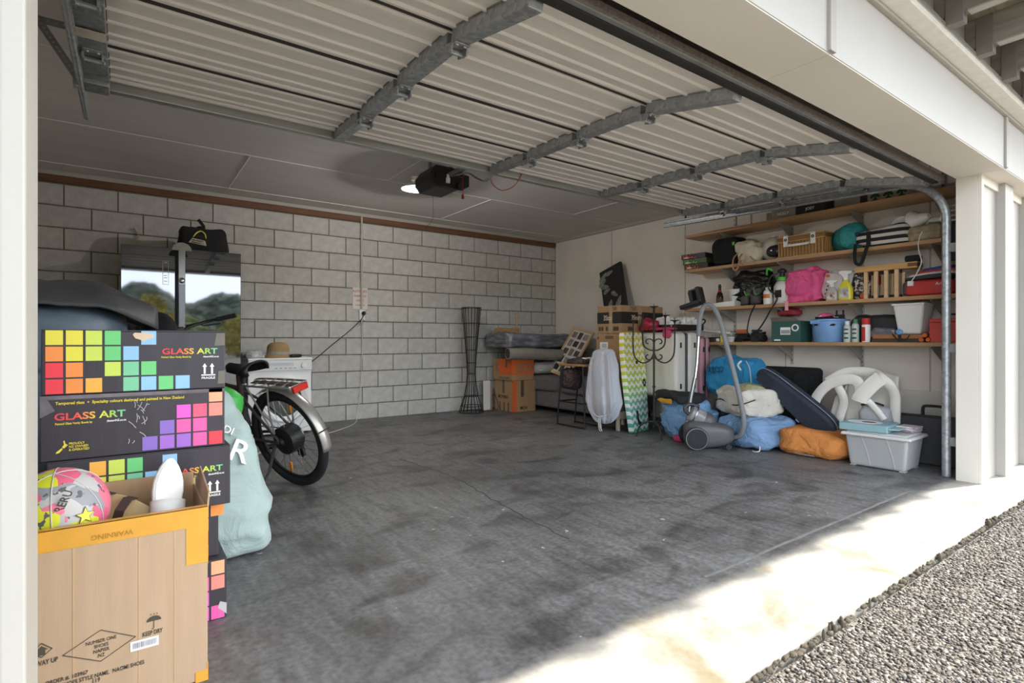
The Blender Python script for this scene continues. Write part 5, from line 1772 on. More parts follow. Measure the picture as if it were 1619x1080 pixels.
B().tube(smooth_path([(-.1, -.1, .35), (-.02, 0, .385), (.06, .06, .36)]), .006, 5).o('cord', m_black, t)


def turq(p):
    z = (p.z + 1) / 2
    k = 1 - .28 * max(0, z - .5)
    return Vector((p.x * k, p.y * k * (1 + .06 * math.sin(p.y * 9)), p.z + .12 * z * math.sin(p.y * 4)))


t = sack('turquoise_bag', 'bright turquoise drawstring bag with dark lettering below the shelf', 'bag', (5.0, 3.10, .386), R(-8), (.15, .29, .205), '2E8FC0', 'turquoise_nylon', 133, shape=turq, e=.5, wr=.014)
text('LSCO', .085, M('turquoise_print', '1F6487', .7), t, fm('l', -.142, .13, .27) @ Matrix.Rotation(R(5), 4, 'Z'), .02, 1.0, ext=.018)
B().tube(smooth_path([(-.13, -.16, .37), (-.165, -.15, .33), (-.16, -.18, .28)]), 0, 4, flat=(.009, .003), ref=(-1, 0, 0)).tube(smooth_path([(-.11, -.2, .37), (-.15, -.27, .3), (-.15, -.29, .15), (-.13, -.3, .02)]), .004, 5).o('drawstring', m_wplast, t)

# ------------------------------------------------------------------ cylinder vacuum cleaner
vc = thing('vacuum_cleaner', 'grey cylinder vacuum cleaner with its hose arching above the sacks', 'vacuum cleaner', (4.19, 2.92, 0), R(-42))
m_vac = M('vacuum_grey', '5B5A5C', .4, var=.06)
m_vacd = M('vacuum_dark', '343437', .45, var=.08)
B().blob((.04, 0, .125), (.21, .135, .115), .6, .001, 4, 3, 50, 26, lambda p: Vector((p.x, p.y, p.z * (1 - .25 * p.x)))).o('body', m_vac, vc, sm=180)
for s_ in (-1, 1):
    wq = B().lathe([(.03, -.02), (.092, -.02), (.1, -.008), (.1, .012), (.085, .02), (.03, .014), (0, .014)], 32, Matrix.Translation((-.09, s_ * .135, .101)) @ Matrix.Rotation(-s_ * PI / 2, 4, 'X')).o('wheel', M('wheel_rubber', '2A2A2C', .75), vc, sm=40)
    B().lathe([(.088, .019), (.093, .019), (.093, .022), (.088, .022)], 32, Matrix.Translation((-.09, s_ * .135, .101)) @ Matrix.Rotation(-s_ * PI / 2, 4, 'X'), ring=True).o('wheel_ring', m_steel, wq, sm=40)
    B().lathe([(.0, 0), (.025, 0), (.025, .02), (0, .02)], 14, Matrix.Translation((.19, s_ * .07 - .01, .026)) @ Matrix.Rotation(PI / 2, 4, 'X')).o('castor', m_black, vc, sm=40)
cx_ = Matrix.Translation((-.045, 0, .27)) @ Matrix.Rotation(R(118), 4, 'Y')
B(cx_).lathe([(0, -.09), (.06, -.09), (.075, -.08), (.078, .09), (.07, .1), (0, .1)], 28).o('dust_canister', M('smoky_plastic', '8D8B8B', .15, var=.3, vs=14), vc, sm=40)
B(cx_).lathe([(.079, .04), (.083, .05), (.083, .1), (.06, .135), (0, .137)], 28).o('canister_cap', m_vac, vc, sm=40)
B(cx_).lathe([(.08, -.05), (.083, -.05), (.083, -.04), (.08, -.04)], 28, ring=True).o('canister_band', m_steel, vc, sm=40)
B().tube(smooth_path([(-.12, -.03, .29), (-.17, -.03, .34), (-.13, -.02, .385), (-.04, 0, .365)]), .016, 8).o('handle', m_vacd, vc, sm=40)
B().lathe([(.035, 0), (.045, .0), (.045, .05), (.03, .06), (.03, .09), (0, .09)], 20, Matrix.Translation((.20, -.0, .10)) @ Matrix.Rotation(PI / 2, 4, 'Y')).o('hose_socket', m_vacd, vc, sm=40)
# wand and hose are laid out in the vacuum's own frame
vM = (Matrix.Translation((4.19, 2.92, 0)) @ Matrix.Rotation(R(-42), 4, 'Z')).inverted()


def vl(pts):
    return [vM @ Vector(p) for p in pts]


B().tube(vl([(4.09, 3.02, .20), (4.12, 3.0, .45), (4.155, 2.985, .62)]), .0175, 12).o('wand_lower', m_steel, vc, sm=40)
B().tube(vl([(4.155, 2.985, .60), (4.185, 2.985, .75), (4.21, 2.985, 1.0)]), .0155, 12).o('wand_upper', m_chrome, vc, sm=40)
m_hose = ramp_mat('grey_hose', 'wave', [(.2, '7C7E80'), (.8, '98999B')], 70, .5, wdir='Z', bump=.25)
B().tube(vl(smooth_path([(4.21, 2.985, .99), (4.22, 2.985, 1.12), (4.24, 2.975, 1.22), (4.26, 2.945, 1.275), (4.28, 2.88, 1.25), (4.29, 2.82, 1.12), (4.29, 2.77, .95), (4.29, 2.71, .75), (4.29, 2.655, .55), (4.30, 2.62, .38), (4.32, 2.615, .24), (4.345, 2.66, .135), (4.36, 2.735, .1), (4.40, 2.76, .10)])), .021, 12).o('hose', m_hose, vc, sm=180)
hd = B()
hx = frame(vM @ Vector((4.235, 3.03, 1.30)), vM.to_3x3() @ Vector((.1, -.95, .25)), vM.to_3x3() @ Vector((0, .25, .95)))
hd.box((0, 0, 0), (.20, .06, .10))
B(hx).bx(-.15, .05, -.03, .012, -.05, .05).o('floor_head', m_black, vc, bev=.012)
B(hx).bx(-.04, .0, .0, .11, -.045, .045).o('head_neck', m_black, vc, bev=.01)
B(hx).bx(.035, .075, -.02, .13, -.045, .045).o('head_yoke', m_black, vc, bev=.01)
B(hx).bx(-.04, .075, .105, .125, -.03, .03).o('head_bridge', m_vacd, vc, bev=.006)

# ------------------------------------------------------------------ instrument cases, chair, tub
fc = thing('flat_case', 'large flat black fabric case leaning against the wall below the shelf', 'case', (5.24, 2.76, 0), rot=(0, R(7), 0))
B().bx(-.05, .05, -.33, .33, .0, .70).o('body', m_blackf, fc, bev=.04, seg=4)
B().tube([(-.052, -.30, .03), (-.052, -.30, .66), (-.052, .30, .66), (-.052, .30, .03)], .004, 5).o('piping', m_dark, fc)
B().blob((-.055, -.16, .45), (.012, .08, .2), .6, .008, 8, 140, 24, 18).o('pocket', m_blackf, fc, sm=180)
vi = thing('violin_case', 'dark navy violin case lying aslant on the orange bag', 'instrument case')
vi.matrix_world = frame((4.75, 2.39, .425), (.06, -.70, -.58), (-.12, -.5, .6))
m_navy = M('navy_canvas', '2C3442', .75, var=.1, vs=30, bump=.1, bs=120)
vp = []
for k in range(40):
    a = 2 * PI * k / 40
    x = math.copysign(abs(math.cos(a)) ** .45, math.cos(a)) * .40
    wv = .118 - .045 * (.5 - x / .8)
    vp.append((x, math.copysign(abs(math.sin(a)) ** .7, math.sin(a)) * wv))
B().prism(vp, -.075, .005).o('body', m_navy, vi, bev=.02, seg=3)
B().prism([(x * .995, y * .99) for x, y in vp], .007, .06).o('lid', m_navy, vi, bev=.025, seg=3)
B().tube([(x * 1.01, y * 1.02, .006) for x, y in vp], .004, 5, closed=True).o('piping', M('grey_piping', '8D929A', .6), vi)
for x in (-.16, .12):
    B().bx(x - .02, x + .02, -.125, -.105, -.015, .03).o('latch', m_chrome, vi, bev=.003)
B().tube(smooth_path([(.16, -.10, -.04), (.18, -.14, -.05), (.27, -.145, -.05), (.30, -.11, -.04)]), .010, 8).o('handle', m_black, vi, sm=40)
B().bx(-.36, -.24, -.06, .06, .06, .068).o('pocket', m_navy, vi, bev=.003)

pch = thing('plastic_chair', 'white moulded plastic garden chair lying on its side against the wall', 'chair', (0, 0, 0))
m_pch = M('chair_plastic', 'E6E2D8', .4, var=.04)


def strip(pts, w_, th=.012, ref=(1, 0, 0)):
    return B().tube(smooth_path(pts, 6), 0, 8, flat=(w_, th), ref=ref)


X0 = 4.86
strip([(X0, 2.29, .37), (X0, 2.26, .47), (X0, 2.18, .57), (X0, 2.08, .62), (X0, 1.98, .635), (X0, 1.93, .60), (X0, 1.92, .53)], .044, .02).o('arm', m_pch, pch, sm=50)
strip([(X0, 2.285, .37), (X0, 2.22, .29), (X0, 2.15, .18)], .036, .018).o('leg', m_pch, pch, sm=50)
strip([(X0 + .02, 2.10, .57), (X0 + .04, 2.06, .45), (X0 + .04, 2.09, .32), (X0 + .02, 2.12, .18)], .035, .02).o('leg', m_pch, pch, sm=50)
strip([(X0 - .01, 1.77, .66), (X0 - .02, 1.83, .60), (X0 - .03, 1.905, .50), (X0 - .03, 1.92, .46)], .06, .022).o('arm_post', m_pch, pch, sm=50)
strip([(X0 + .05, 2.20, .60), (X0 + .08, 2.08, .68), (X0 + .08, 1.95, .70), (X0 + .06, 1.84, .69), (X0, 1.77, .66), (X0 + .02, 1.715, .60), (X0 + .06, 1.70, .52), (X0 + .08, 1.705, .42), (X0 + .10, 1.715, .30)], .038, .024).o('back_rim', m_pch, pch, sm=50)
strip([(X0 - .02, 1.88, .49), (X0 - .0, 1.82, .42), (X0 + .02, 1.76, .33)], .026, .018).o('leg', m_pch, pch, sm=50)
B().grid(lambda u, v: (X0 + .10 + .10 * v + .03 * math.sin(PI * u), 2.10 - .38 * u, .16 + (.50 + .03 * math.sin(PI * u)) * v), 14, 10).o('seat', m_pch, pch, sm=180, sol=.012)
B().grid(lambda u, v: (X0 + .03 + .10 * v, 2.10 + .10 * u - .03 * v, .20 + (.40 - .12 * u) * v), 8, 8).o('side_web', m_pch, pch, sm=180, sol=.010)
b = B().blob((5.03, 1.87, .33), (.10, .14, .12), .6, .015, 10, 145, 30, 18, ridge=.6)
gb_ = thing('grey_pillow', 'crumpled grey fabric bundle stuffed inside the plastic chair', 'bundle')
B().blob((4.92, 1.83, .345), (.05, .11, .10), .6, .012, 10, 145, 30, 18, ridge=.6).o('bundle', M('grey_satin', 'A9A9AC', .6, var=.1), gb_, sm=180)
B().tube(smooth_path([(4.87, 1.92, .43), (4.865, 1.83, .455), (4.87, 1.76, .44)]), .008, 6).o('dark_edge', m_dark, gb_)

tu = thing('storage_tub', 'translucent plastic storage tub with a clip lid on the floor', 'storage box', (4.69, 1.695, 0), R(2))
m_tub = M('frosted_plastic', 'D6D6D4', .3, var=.05, vs=4, trans=.35)
B().taper((0, 0, .004), (.30, .36), (.35, .41), .235).o('tub', m_tub, tu, bev=.02, seg=3)
B().taper((0, 0, .235), (.40, .46), (.385, .445), .022).taper((0, 0, .257), (.34, .40), (.32, .38), .012).o('lid', M('lid_plastic', 'D2D1CE', .3, var=.04), tu, bev=.008, seg=3)
for y in (-.1, .06):
    B().tube(smooth_path([(-.155, y - .02, .02), (-.163, y, .12), (-.176, y + .03, .23)]), 0, 6, flat=(.006, .002), ref=(-1, 0, 0)).o('rib', m_tub, tu)
for y in (-.16, .16):
    for x in (-.12, .12):
        B().bx(x - .03, x + .03, y - .02, y + .02, 0, .008).o('foot', m_tub, tu, bev=.003)
bk_ = thing('teal_gift_bag', 'pale teal paper bag with an oval picture lying on the tub lid', 'paper bag', (4.66, 1.78, .27), R(6))
m_teal = M('teal_paper', '8DB0B5', .7, var=.05)
B().bx(-.155, .155, -.155, .165, 0, .055).o('bag', m_teal, bk_, bev=.008)
B().prism([(-.15, -.16), (.15, -.16), (.13, -.23), (-.13, -.22)], .03, .036).o('open_end', M('teal_inside', 'A6C6CA', .7), bk_)
B().prism([(.1 * math.cos(a), .115 * math.sin(a)) for a in [2 * PI * k / 28 for k in range(28)]], .0555, .0565, Matrix.Translation((-.01, .03, 0))).o('oval_print', m_wprint, bk_)
B().prism([(.035 * math.cos(a), .05 * math.sin(a)) for a in [2 * PI * k / 14 for k in range(14)]], .0566, .0572, Matrix.Translation((-.01, .0, 0))).o('portrait_print', M('dark_red_print', '6E3A36', .7), bk_)
fc2 = thing('striped_cloth', 'folded pink and white striped cloth on the tub lid', 'cloth', (4.79, 1.575, .27), R(-8))
m_strp = ramp_mat('striped_cloth', 'wave', [(.35, 'E6DEDC'), (.5, 'A98A96')], 14, .85, wdir='X', interp='CONSTANT')
for k in range(3):
    B().box((.004 * k, -.004 * k, .008 + .014 * k), (.15, .13, .012), rz=.05 * k).o('fold', m_strp, fc2, bev=.005)
wb_ = thing('wall_board', 'white painted board fixed low on the right wall', 'board', (5.395, 1.58, 0))
B().bx(-.012, .012, -.33, .34, .02, .535).o('board', M('board_white', 'D8D3C9', .6, var=.03), wb_, bev=.003)
B().lathe([(0, 0), (.055, 0), (.055, .003), (0, .003)], 24, Matrix.Translation((-.012, .262, .465)) @ Matrix.Rotation(-PI / 2, 4, 'Y')).o('round_badge', M('badge_cream', 'DCD5C6', .6), wb_)
B().bx(-.0165, -.015, .256, .268, .425, .505).bx(-.0165, -.015, .235, .289, .460, .470).o('red_mark', m_red, wb_)
kc = thing('keyboard_case', 'charcoal hard case with a top handle leaning by the door track', 'case', (5.05, 1.42, 0), rot=(0, R(6), 0))
B().bx(-.055, .055, -.16, .33, 0, .375).o('case', M('charcoal_board', '3C3C3E', .75, var=.1, vs=20), kc, bev=.012)
B().bx(-.058, .058, -.163, .333, .355, .372).o('rim', m_black, kc, bev=.003)
B().tube(smooth_path([(0, .15, .372), (0, .15, .43), (0, .125, .445), (0, .03, .445), (0, .005, .43), (0, .005, .372)]), .011, 8).o('handle', m_black, kc, sm=40)

# ------------------------------------------------------------------ wall shelving
SHT = (2.125, 1.742, 1.308, .938)
SHN = ('top shelf board', 'second shelf board from the ceiling', 'third shelf board from the ceiling', 'lowest shelf board')
for z, nm in zip(SHT, SHN):
    t = thing('wall_shelf', 'long pale wood ' + nm + ' on the right wall', 'shelf', (5.10, 1.25, z - .03), 0, 'wooden wall shelves')
    B().bx(.004, .30, 0, 2.55, 0, .03).o('board', m_shelf, t, bev=.002)
    B().bx(0, .004, 0, 2.55, 0, .03).o('front_edge', m_shelfe, t)
    for y in (.28, .87, 1.5, 2.12):
        br = B(Matrix.Translation((0, y, 0))).prism([(.02, -.002), (.295, -.002), (.295, -.13), (.28, -.13), (.05, -.022), (.02, -.018)], -.0015, .0015, Matrix(((1, 0, 0, 0), (0, 0, 1, 0), (0, 1, 0, 0), (0, 0, 0, 1)))).o('bracket', M('bracket_grey', 'A7A59E', .5, metal=.3), t)
        B().bx(.02, .29, y - .012, y + .012, -.004, -.001).o('bracket_flange', M('bracket_grey', 'A7A59E', .5, metal=.3), br)
for y, nm in ((1.53, 'nearest the door track'), (2.12, 'behind the yellow spray bottle'), (2.75, 'behind the wicker basket'), (3.37, 'by the far shelf ends')):
    t = thing('shelf_upright', 'slotted grey steel shelf upright ' + nm, 'shelf upright', (5.405, y, 0), 0, 'slotted shelf uprights')
    B().bx(-.012, .0045, -.012, .012, .72, 2.42).o('channel', M('upright_grey', 'B4B2AB', .5, metal=.3), t, bev=.002)
    b = B()
    for k in range(34):
        b.bx(-.0128, -.0118, -.006, -.002, .75 + k * .05, .77 + k * .05).bx(-.0128, -.0118, .002, .006, .75 + k * .05, .77 + k * .05)
    b.o('slot', m_dark, t, kind='stuff')


def st(name, label, cat, y, z, x=5.25, rz=0, group=None):
    return thing(name, label, cat, (x, y, z), rz, group)


Z1, Z2, Z3, Z4 = [z + .0005 for z in SHT]
XT = Matrix.Rotation(-PI / 2, 4, 'Y')

# --- top shelf
for y, s_, q, lab in ((2.70, 'HOLLY', '9A9488', 'greyish keepsake box lettered HOLLY on the top shelf'), (2.45, 'JOEY', '2E2C2B', 'black keepsake box with small lettering on the top shelf')):
    t = st('keepsake_box', lab, 'box', y, Z1, 5.24, 0, 'lettered boxes on the top shelf')
    B().bx(-.11, .11, -.115, .115, 0, .12).o('body', M('box_' + q, q, .6, var=.1), t, bev=.004)
    B().bx(-.113, .113, -.118, .118, .12, .15).o('lid', M('box_' + q, q, .6, var=.1), t, bev=.004)
    text(s_, .036, m_wprint, t, fm('l', -.111, 0, .045), .01)
t = st('tiled_panel', 'cream panel with green leaf motifs standing on the top shelf', 'panel', 1.94, Z1, 5.36)
B().bx(-.01, .01, -.19, .19, 0, .16).o('panel', M('panel_cream2', 'D6CDBD', .6), t, bev=.002)
m_leaf = M('leaf_green', '3F6B4A', .6, var=.2, vs=30)
for k, y in enumerate((.06, -.04, -.14)):
    for dy, dz, a in ((0, .045, 0), (-.022, .03, .8), (.022, .03, -.8), (0, .085, 0), (-.022, .075, .8), (.022, .075, -.8)):
        B(fm('l', -.0102, y + dy, .02 + dz) @ Matrix.Rotation(a, 4, 'Z')).prism([(.012 * math.cos(q), .022 * math.sin(q)) for q in [2 * PI * j / 10 for j in range(10)]], 0, .001).o('leaf_print', m_leaf, t)
B(fm('l', -.0102, .15, .075)).bx(-.03, .03, -.04, .045, 0, .001).o('brown_print', M('brown_print', '5C4033', .7), t)

# --- second shelf
for k, (c1, c2, lab) in enumerate((('D25A32', '2A2022', 'orange and black puzzle box at the bottom of its stack'), ('6DA53A', '3E5A2A', 'green puzzle box between two orange ones'), ('C84A30', '2A1C1E', 'red and black puzzle box on top of its stack'))):
    t = st('puzzle_box', lab, 'box', 3.66 + .02 * k, Z2 + .0575 * k, 5.21, R(1.5 * k), 'puzzle boxes on the second shelf')
    B().bx(-.10, .10, -.15, .15, 0, .057).o('carton', M('puzzle_' + c2, c2, .45, var=.2, vs=14), t, bev=.003)
    B().bx(-.101, -.1, -.03, .13, .006, .05).o('front_print', ramp_mat('puzzle_print_%d' % k, 'noise', [(.35, c2), (.5, c1), (.68, 'E8DCC0')], 40, .5, interp='CONSTANT'), t)
    text('1000', .03, m_wprint, t, fm('l', -.1012, .09, .018), .01)
t = st('black_backpack', 'black nylon backpack on the second shelf beside the puzzle boxes', 'bag', 3.34, Z2, 5.26)
B().blob((0, 0, .15), (.13, .16, .155), .5, .01, 8, 150, 44, 24, ridge=.6, zcut=.002).o('sack', m_blackf, t, sm=180)
B().blob((-.10, .0, .11), (.04, .12, .09), .5, .006, 8, 151, 30, 18).o('pocket', m_blackf, t, sm=180)
B().bx(-.125, -.115, -.13, -.10, .2, .235).o('green_tab', M('lime', '5DC046', .5), t, bev=.003)
t = st('straw_handbag', 'cream crumpled handbag with tan straps on the second shelf', 'handbag', 3.06, Z2, 5.22)
B().blob((0, 0, .095), (.10, .12, .10), .6, .03, 12, 152, 44, 24, ridge=.9, zcut=.002).o('sack', M('cream_canvas2', 'D5CBB6', .85, var=.15, vs=14), t, sm=180)
B().blob((-.06, .02, .16), (.06, .11, .05), .6, .02, 14, 153, 30, 18, ridge=.8).o('flap', M('cream_canvas2', 'D5CBB6', .85), t, sm=180)
B().prism([(-.02, 0), (.02, .01), (.03, .06), (-.005, .07)], 0, .003, fm('l', -.122, .01, .13)).o('brown_patch', M('brown_patch', '5C3B2C', .7), t)
m_tanl = M('tan_leather', 'B08A66', .6)
B().tube(smooth_path([(-.08, .10, .12), (-.13, .13, .06), (-.165, .12, -.03), (-.175, .09, -.075), (-.17, .06, -.05), (-.14, .06, .05), (-.10, .05, .1)]), 0, 4, flat=(.008, .002), ref=(-1, 0, 0)).o('strap', m_tanl, t)
B().tube(smooth_path([(-.09, -.02, .10), (-.125, -.05, .05), (-.11, -.08, .01)]), 0, 4, flat=(.008, .002), ref=(-1, 0, 0)).o('side_strap', m_tanl, t)
t = st('cycle_helmet', 'white and grey helmet with a dark visor on the second shelf', 'helmet', 2.86, Z2, 5.27)
B().blob((0, 0, .12), (.12, .12, .122), .9, .0, 4, 1, 36, 24, zcut=.002).o('shell', M('helmet_white', 'C9C4BA', .25, var=.25, vs=7), t, sm=180)
B().blob((-.075, -.045, .09), (.06, .08, .06), .8, 0, 4, 1, 24, 16).o('visor', M('visor_dark', '2E2E30', .15), t, sm=180)
B().lathe([(0, 0), (.03, 0), (.026, .02), (0, .022)], 14, Matrix.Translation((0, .0, .235))).o('top_vent', m_wplast, t, sm=40)
t = st('picnic_basket', 'brown wicker picnic basket with white leather straps on the second shelf', 'basket', 2.535, Z2, 5.25)
m_wick = ramp_mat('wicker', 'wave', [(.25, '8A6238'), (.75, 'CFA46C')], 38, .7, bump=.8, wdir='Z', dist=1.5)
B().bx(-.13, .13, -.215, .215, .0, .15).o('body', m_wick, t, bev=.012)
B().bx(-.134, .134, -.219, .219, .152, .20).o('lid', m_wick, t, bev=.012)
for k in range(15):
    y = -.2 + k * .0285
    B().tube([(-.132, y, .006), (-.135, y, .146)], .004, 5).o('stake', M('cane', 'C89B62', .6, var=.15), t)
for k in range(8):
    x = -.11 + k * .031
    B().tube([(x, -.217, .006), (x, -.220, .146)], .004, 5).o('stake', M('cane', 'C89B62', .6, var=.15), t)
for z in (.003, .15, .197):
    B().tube([(-.134, .218, z), (-.134, -.218, z), (.134, -.218, z)], .006, 6).o('rim', M('cane', 'C89B62', .6), t)
for y in (-.12, .13):
    B().bx(-.143, -.134, y - .022, y + .022, .10, .205).o('strap', m_wplast, t, bev=.003)
    B().lathe([(.006, 0), (.014, 0), (.014, .003), (.006, .003)], 12, Matrix.Translation((-.143, y, .165)) @ XT, ring=True).o('buckle', m_dark, t)
B().tube(smooth_path([(-.14, .10, .12), (-.165, .08, .105), (-.165, -.07, .105), (-.14, -.09, .12)]), 0, 6, flat=(.012, .005), ref=(-1, 0, 0)).o('handle', m_wplast, t, sm=40)
t = st('sleeping_bag', 'teal rolled sleeping bag in a drawstring sack on the second shelf', 'sleeping bag', 2.165, Z2, 5.26)
m_tealn = M('teal_nylon', '2E8F90', .6, var=.2, vs=18, bump=.5, bs=14, bd=.03)
gt = []
for k in range(13):
    u = k / 12
    gt.append(((.10 + .025 * math.sin(PI * min(1, u * 1.2))) * (1 if .02 < u else .3), -.16 + .32 * u))
b = B()


def sbag(u, v):
    a = 2 * PI * u
    yy = -.16 + .30 * v
    r_ = .122 * (min(1, (v * 5.5) ** .5) if v < .18 else 1) * (1 if v < .9 else 1 - (v - .9) * 3)
    r_ = max(r_, .004) * (1 + .035 * math.sin(a * 17) * 2 * max(0, 1 - v * 3) + .02 * math.sin(a * 5 + v * 9))
    return (r_ * math.cos(a) - .0, yy, .123 + r_ * math.sin(a))


B(Matrix.Rotation(R(-48), 4, 'Z')).grid(sbag, 52, 24, cu=True).o('sack', m_tealn, t, sm=180)
B(Matrix.Rotation(R(-48), 4, 'Z')).blob((0, -.168, .125), (.022, .02, .02), .8, .006, 30, 5, 16, 10).o('toggle', M('toggle_navy', '2A3A50', .5), t, sm=180)
B(Matrix.Rotation(R(-48), 4, 'Z')).tube(smooth_path([(0, -.18, .125), (.03, -.185, .12), (.035, -.175, .06), (.03, -.17, -.02)]), .003, 5).o('cord', M('cord_grey', '7E8A88', .7), t)
t = st('striped_tote', 'black and white striped beach bag with a hanging black handle', 'bag', 1.87, Z2, 5.22)
m_stripe = ramp_mat('stripe_bw', 'wave', [(.45, '1E1D1E'), (.55, 'D2CCC2')], 5.5, .8, wdir='Z', interp='CONSTANT')
B().blob((0, 0, .078), (.12, .20, .08), .45, .008, 8, 160, 48, 24, lambda p: Vector((p.x, p.y, p.z * (1 - .35 * p.y))), ridge=.4, zcut=.002).o('sack', m_stripe, t, sm=180)
B().tube(smooth_path([(-.115, .08, .10), (-.13, .085, .03), (-.15, .10, -.05), (-.15, .125, -.125), (-.15, .15, -.145), (-.15, .175, -.12), (-.15, .18, -.05), (-.12, .185, .04)]), 0, 4, flat=(.013, .003), ref=(-1, 0, 0)).o('handle', m_blackf, t)
B().bx(-.128, -.118, .07, .1, .01, .13).o('strap_base', m_blackf, t)
t = st('khaki_cushion', 'khaki quilted cushion on the second shelf near the door track', 'cushion', 1.58, Z2, 5.24)
B().blob((0, 0, .065), (.12, .13, .067), .4, .006, 14, 162, 44, 22, zcut=.002).o('cushion', M('khaki_quilt', 'A39378', .85, var=.3, vs=22, bump=.5, bs=22, bd=.02), t, sm=180)
B().tube([(-.118, .125, .066), (-.118, -.125, .066), (.11, -.128, .066)], .004, 5).o('piping', M('khaki_piping', '8A7B62', .8), t)
t = st('clip_lamp', 'white clip-on lamp with a round shade facing the room', 'lamp', 1.75, Z2 + .155, 5.22)
B(Vector((-.93, -.30, -.2)).to_track_quat('Z', 'Y').to_matrix().to_4x4()).lathe([(0, -.05), (.02, -.05), (.03, -.02), (.075, .02), (.08, .03), (.075, .03), (.03, .005), (.0, .012)], 28).o('shade', m_wplast, t, sm=50)
B().tube([(.06, .02, .0), (.05, .08, -.045), (.02, .16, -.07)], .008, 8).o('arm', m_wplast, t, sm=40)
t = st('cone_lamp', 'white desk lamp lying on the khaki cushion with its wide shade up', 'lamp', 1.58, Z2 + .135, 5.22)
B(Matrix.Translation((0, .08, .045)) @ Matrix.Rotation(R(80), 4, 'X') @ Matrix.Rotation(R(-25), 4, 'Y')).lathe([(.02, .12), (.035, .09), (.045, .05), (.085, .0), (.09, -.01), (.08, -.005), (.04, .04), (.0, .06)], 28).o('shade', m_wplast, t, sm=50)
B().tube(smooth_path([(.0, .0, .035), (.01, -.06, .035), (.02, -.12, .04)]), .026, 12).o('body', m_wplast, t, sm=40)
B().tube(smooth_path([(-.02, -.02, .02), (-.09, -.0, -.05), (-.115, .02, -.12), (-.13, .02, -.2), (-.13, .0, -.3), (-.12, .02, -.36), (-.12, .05, -.42), (-.12, .07, -.45)]), .004, 6).o('flex', m_wplast, t, sm=40)
B().bx(-.135, -.105, .055, .095, -.49, -.45).o('plug', m_wplast, t, bev=.005)
t = st('navy_jacket', 'dark navy jacket hanging off the second shelf behind the door track', 'jacket', 1.36, Z2, 5.20)
B().blob((0, 0, .055), (.10, .09, .06), .6, .015, 10, 164, 30, 18, ridge=.6, zcut=.001).o('bundle', M('navy_cloth', '2B2F3C', .85), t, sm=180)
B().blob((-.115, .02, -.06), (.012, .07, .13), .6, .006, 10, 165, 24, 18).o('sleeve', M('navy_cloth', '2B2F3C', .85), t, sm=180)
t = st('wire_basket', 'small white wire basket behind the door track', 'basket', 1.37, Z2 + .12, 5.2)
B().bx(-.09, .09, -.09, .09, 0, .012).o('base', m_wwire, t, bev=.004)
for z in (.04, .08, .12):
    B().tube([(-.09, -.09, z), (.09, -.09, z), (.09, .09, z), (-.09, .09, z)], .005, 6, closed=True).o('hoop', m_wwire, t)
for x, y in ((-.09, -.09), (.09, -.09), (.09, .09), (-.09, .09)):
    B().tube([(x, y, .005), (x, y, .125)], .004, 5).o('post', m_wwire, t)

# --- third shelf
t = st('beer_bottle', 'brown swing-top beer bottle on the third shelf', 'bottle', 3.45, Z3, 5.24)
B().lathe([(0, 0), (.034, 0), (.036, .01), (.036, .12), (.03, .15), (.016, .175), (.0145, .22), (.017, .225), (.017, .235), (0, .235)], 20).o('glass', M('brown_glass', '2A1A12', .12, var=.1), t, sm=40)
B().lathe([(.0365, .04), (.0366, .10)], 20).o('label', M('bottle_label', '5A4A38', .6), t)
B().lathe([(.0195, .17), (.0175, .185)], 16).o('neck_label', m_red, t)
B().lathe([(0, .235), (.013, .235), (.012, .252), (0, .255)], 12).o('stopper', m_black, t, sm=40)
t = st('white_pail', 'white plastic pail holding a black bag on the third shelf', 'bucket', 3.25, Z3, 5.28)
B().lathe([(0, 0), (.085, 0), (.105, .17), (.11, .17), (.11, .182), (.1, .182), (.08, .01), (0, .01)], 28).o('pail', m_wplast, t, sm=40)
B().tube(arc((0, 0, .15), .112, 200, 340, 12, 'xy'), .003, 5).o('bail', m_steel, t)
t = st('rubbish_bag', 'shiny black plastic rubbish bag piled behind the boots', 'bag', 3.06, Z3, 5.285)
B().blob((0, .02, .18), (.10, .21, .175), .6, .025, 12, 170, 60, 32, lambda p: Vector((p.x, p.y, p.z)), ridge=1.0, zcut=.002).o('sack', M('black_poly', '101012', .15, var=.3, vs=12, bump=.6, bs=16, bd=.03), t, sm=180)
B().tube(smooth_path([(-.05, -.14, .30), (-.07, -.16, .36), (-.05, -.2, .34)]), 0, 4, flat=(.01, .003), ref=(-1, 0, 0)).o('green_tie', M('lime', '5DC046', .5), t)
for k in range(2):
    t = st('work_boot', ('dark grey ankle boot with a lime lace, beside the white bottle', 'dark grey ankle boot with a lime lace, beside the white pail')[k], 'shoe', 2.985 + .105 * k, Z3, 5.165, 0, 'pair of boots on the third shelf')
    B().bx(-.055, .075, -.042, .042, 0, .022).o('sole', m_black, t, bev=.01, seg=3)
    B().blob((-.01, 0, .055), (.062, .04, .045), .6, .002, 10, 3, 26, 16).o('toe', M('boot_grey', '55504E', .85, var=.2), t, sm=180)
    B().blob((.04, 0, .10), (.036, .038, .075), .5, .002, 10, 4, 26, 16).o('shaft', M('boot_grey', '55504E', .85), t, sm=180)
    B().tube(smooth_path([(.005, -.015, .12), (-.012, 0, .105), (-.01, .015, .125), (-.02, .02, .15)]), .005, 5).o('lace', M('lime', '8ECB3A', .5), t)
t = st('white_board', 'white plastic tray lying along the front of the third shelf', 'tray', 3.40, Z3, 5.15)
B().prism([(-.20, 0), (.20, 0), (.20, .055), (.1, .05), (-.20, .03)], -.045, -.035, fm('l', 0, 0, 0) @ Matrix.Translation((0, 0, .085))).bx(-.045, .045, -.2, .2, 0, .006).o('tray', m_wplast, t, bev=.002)
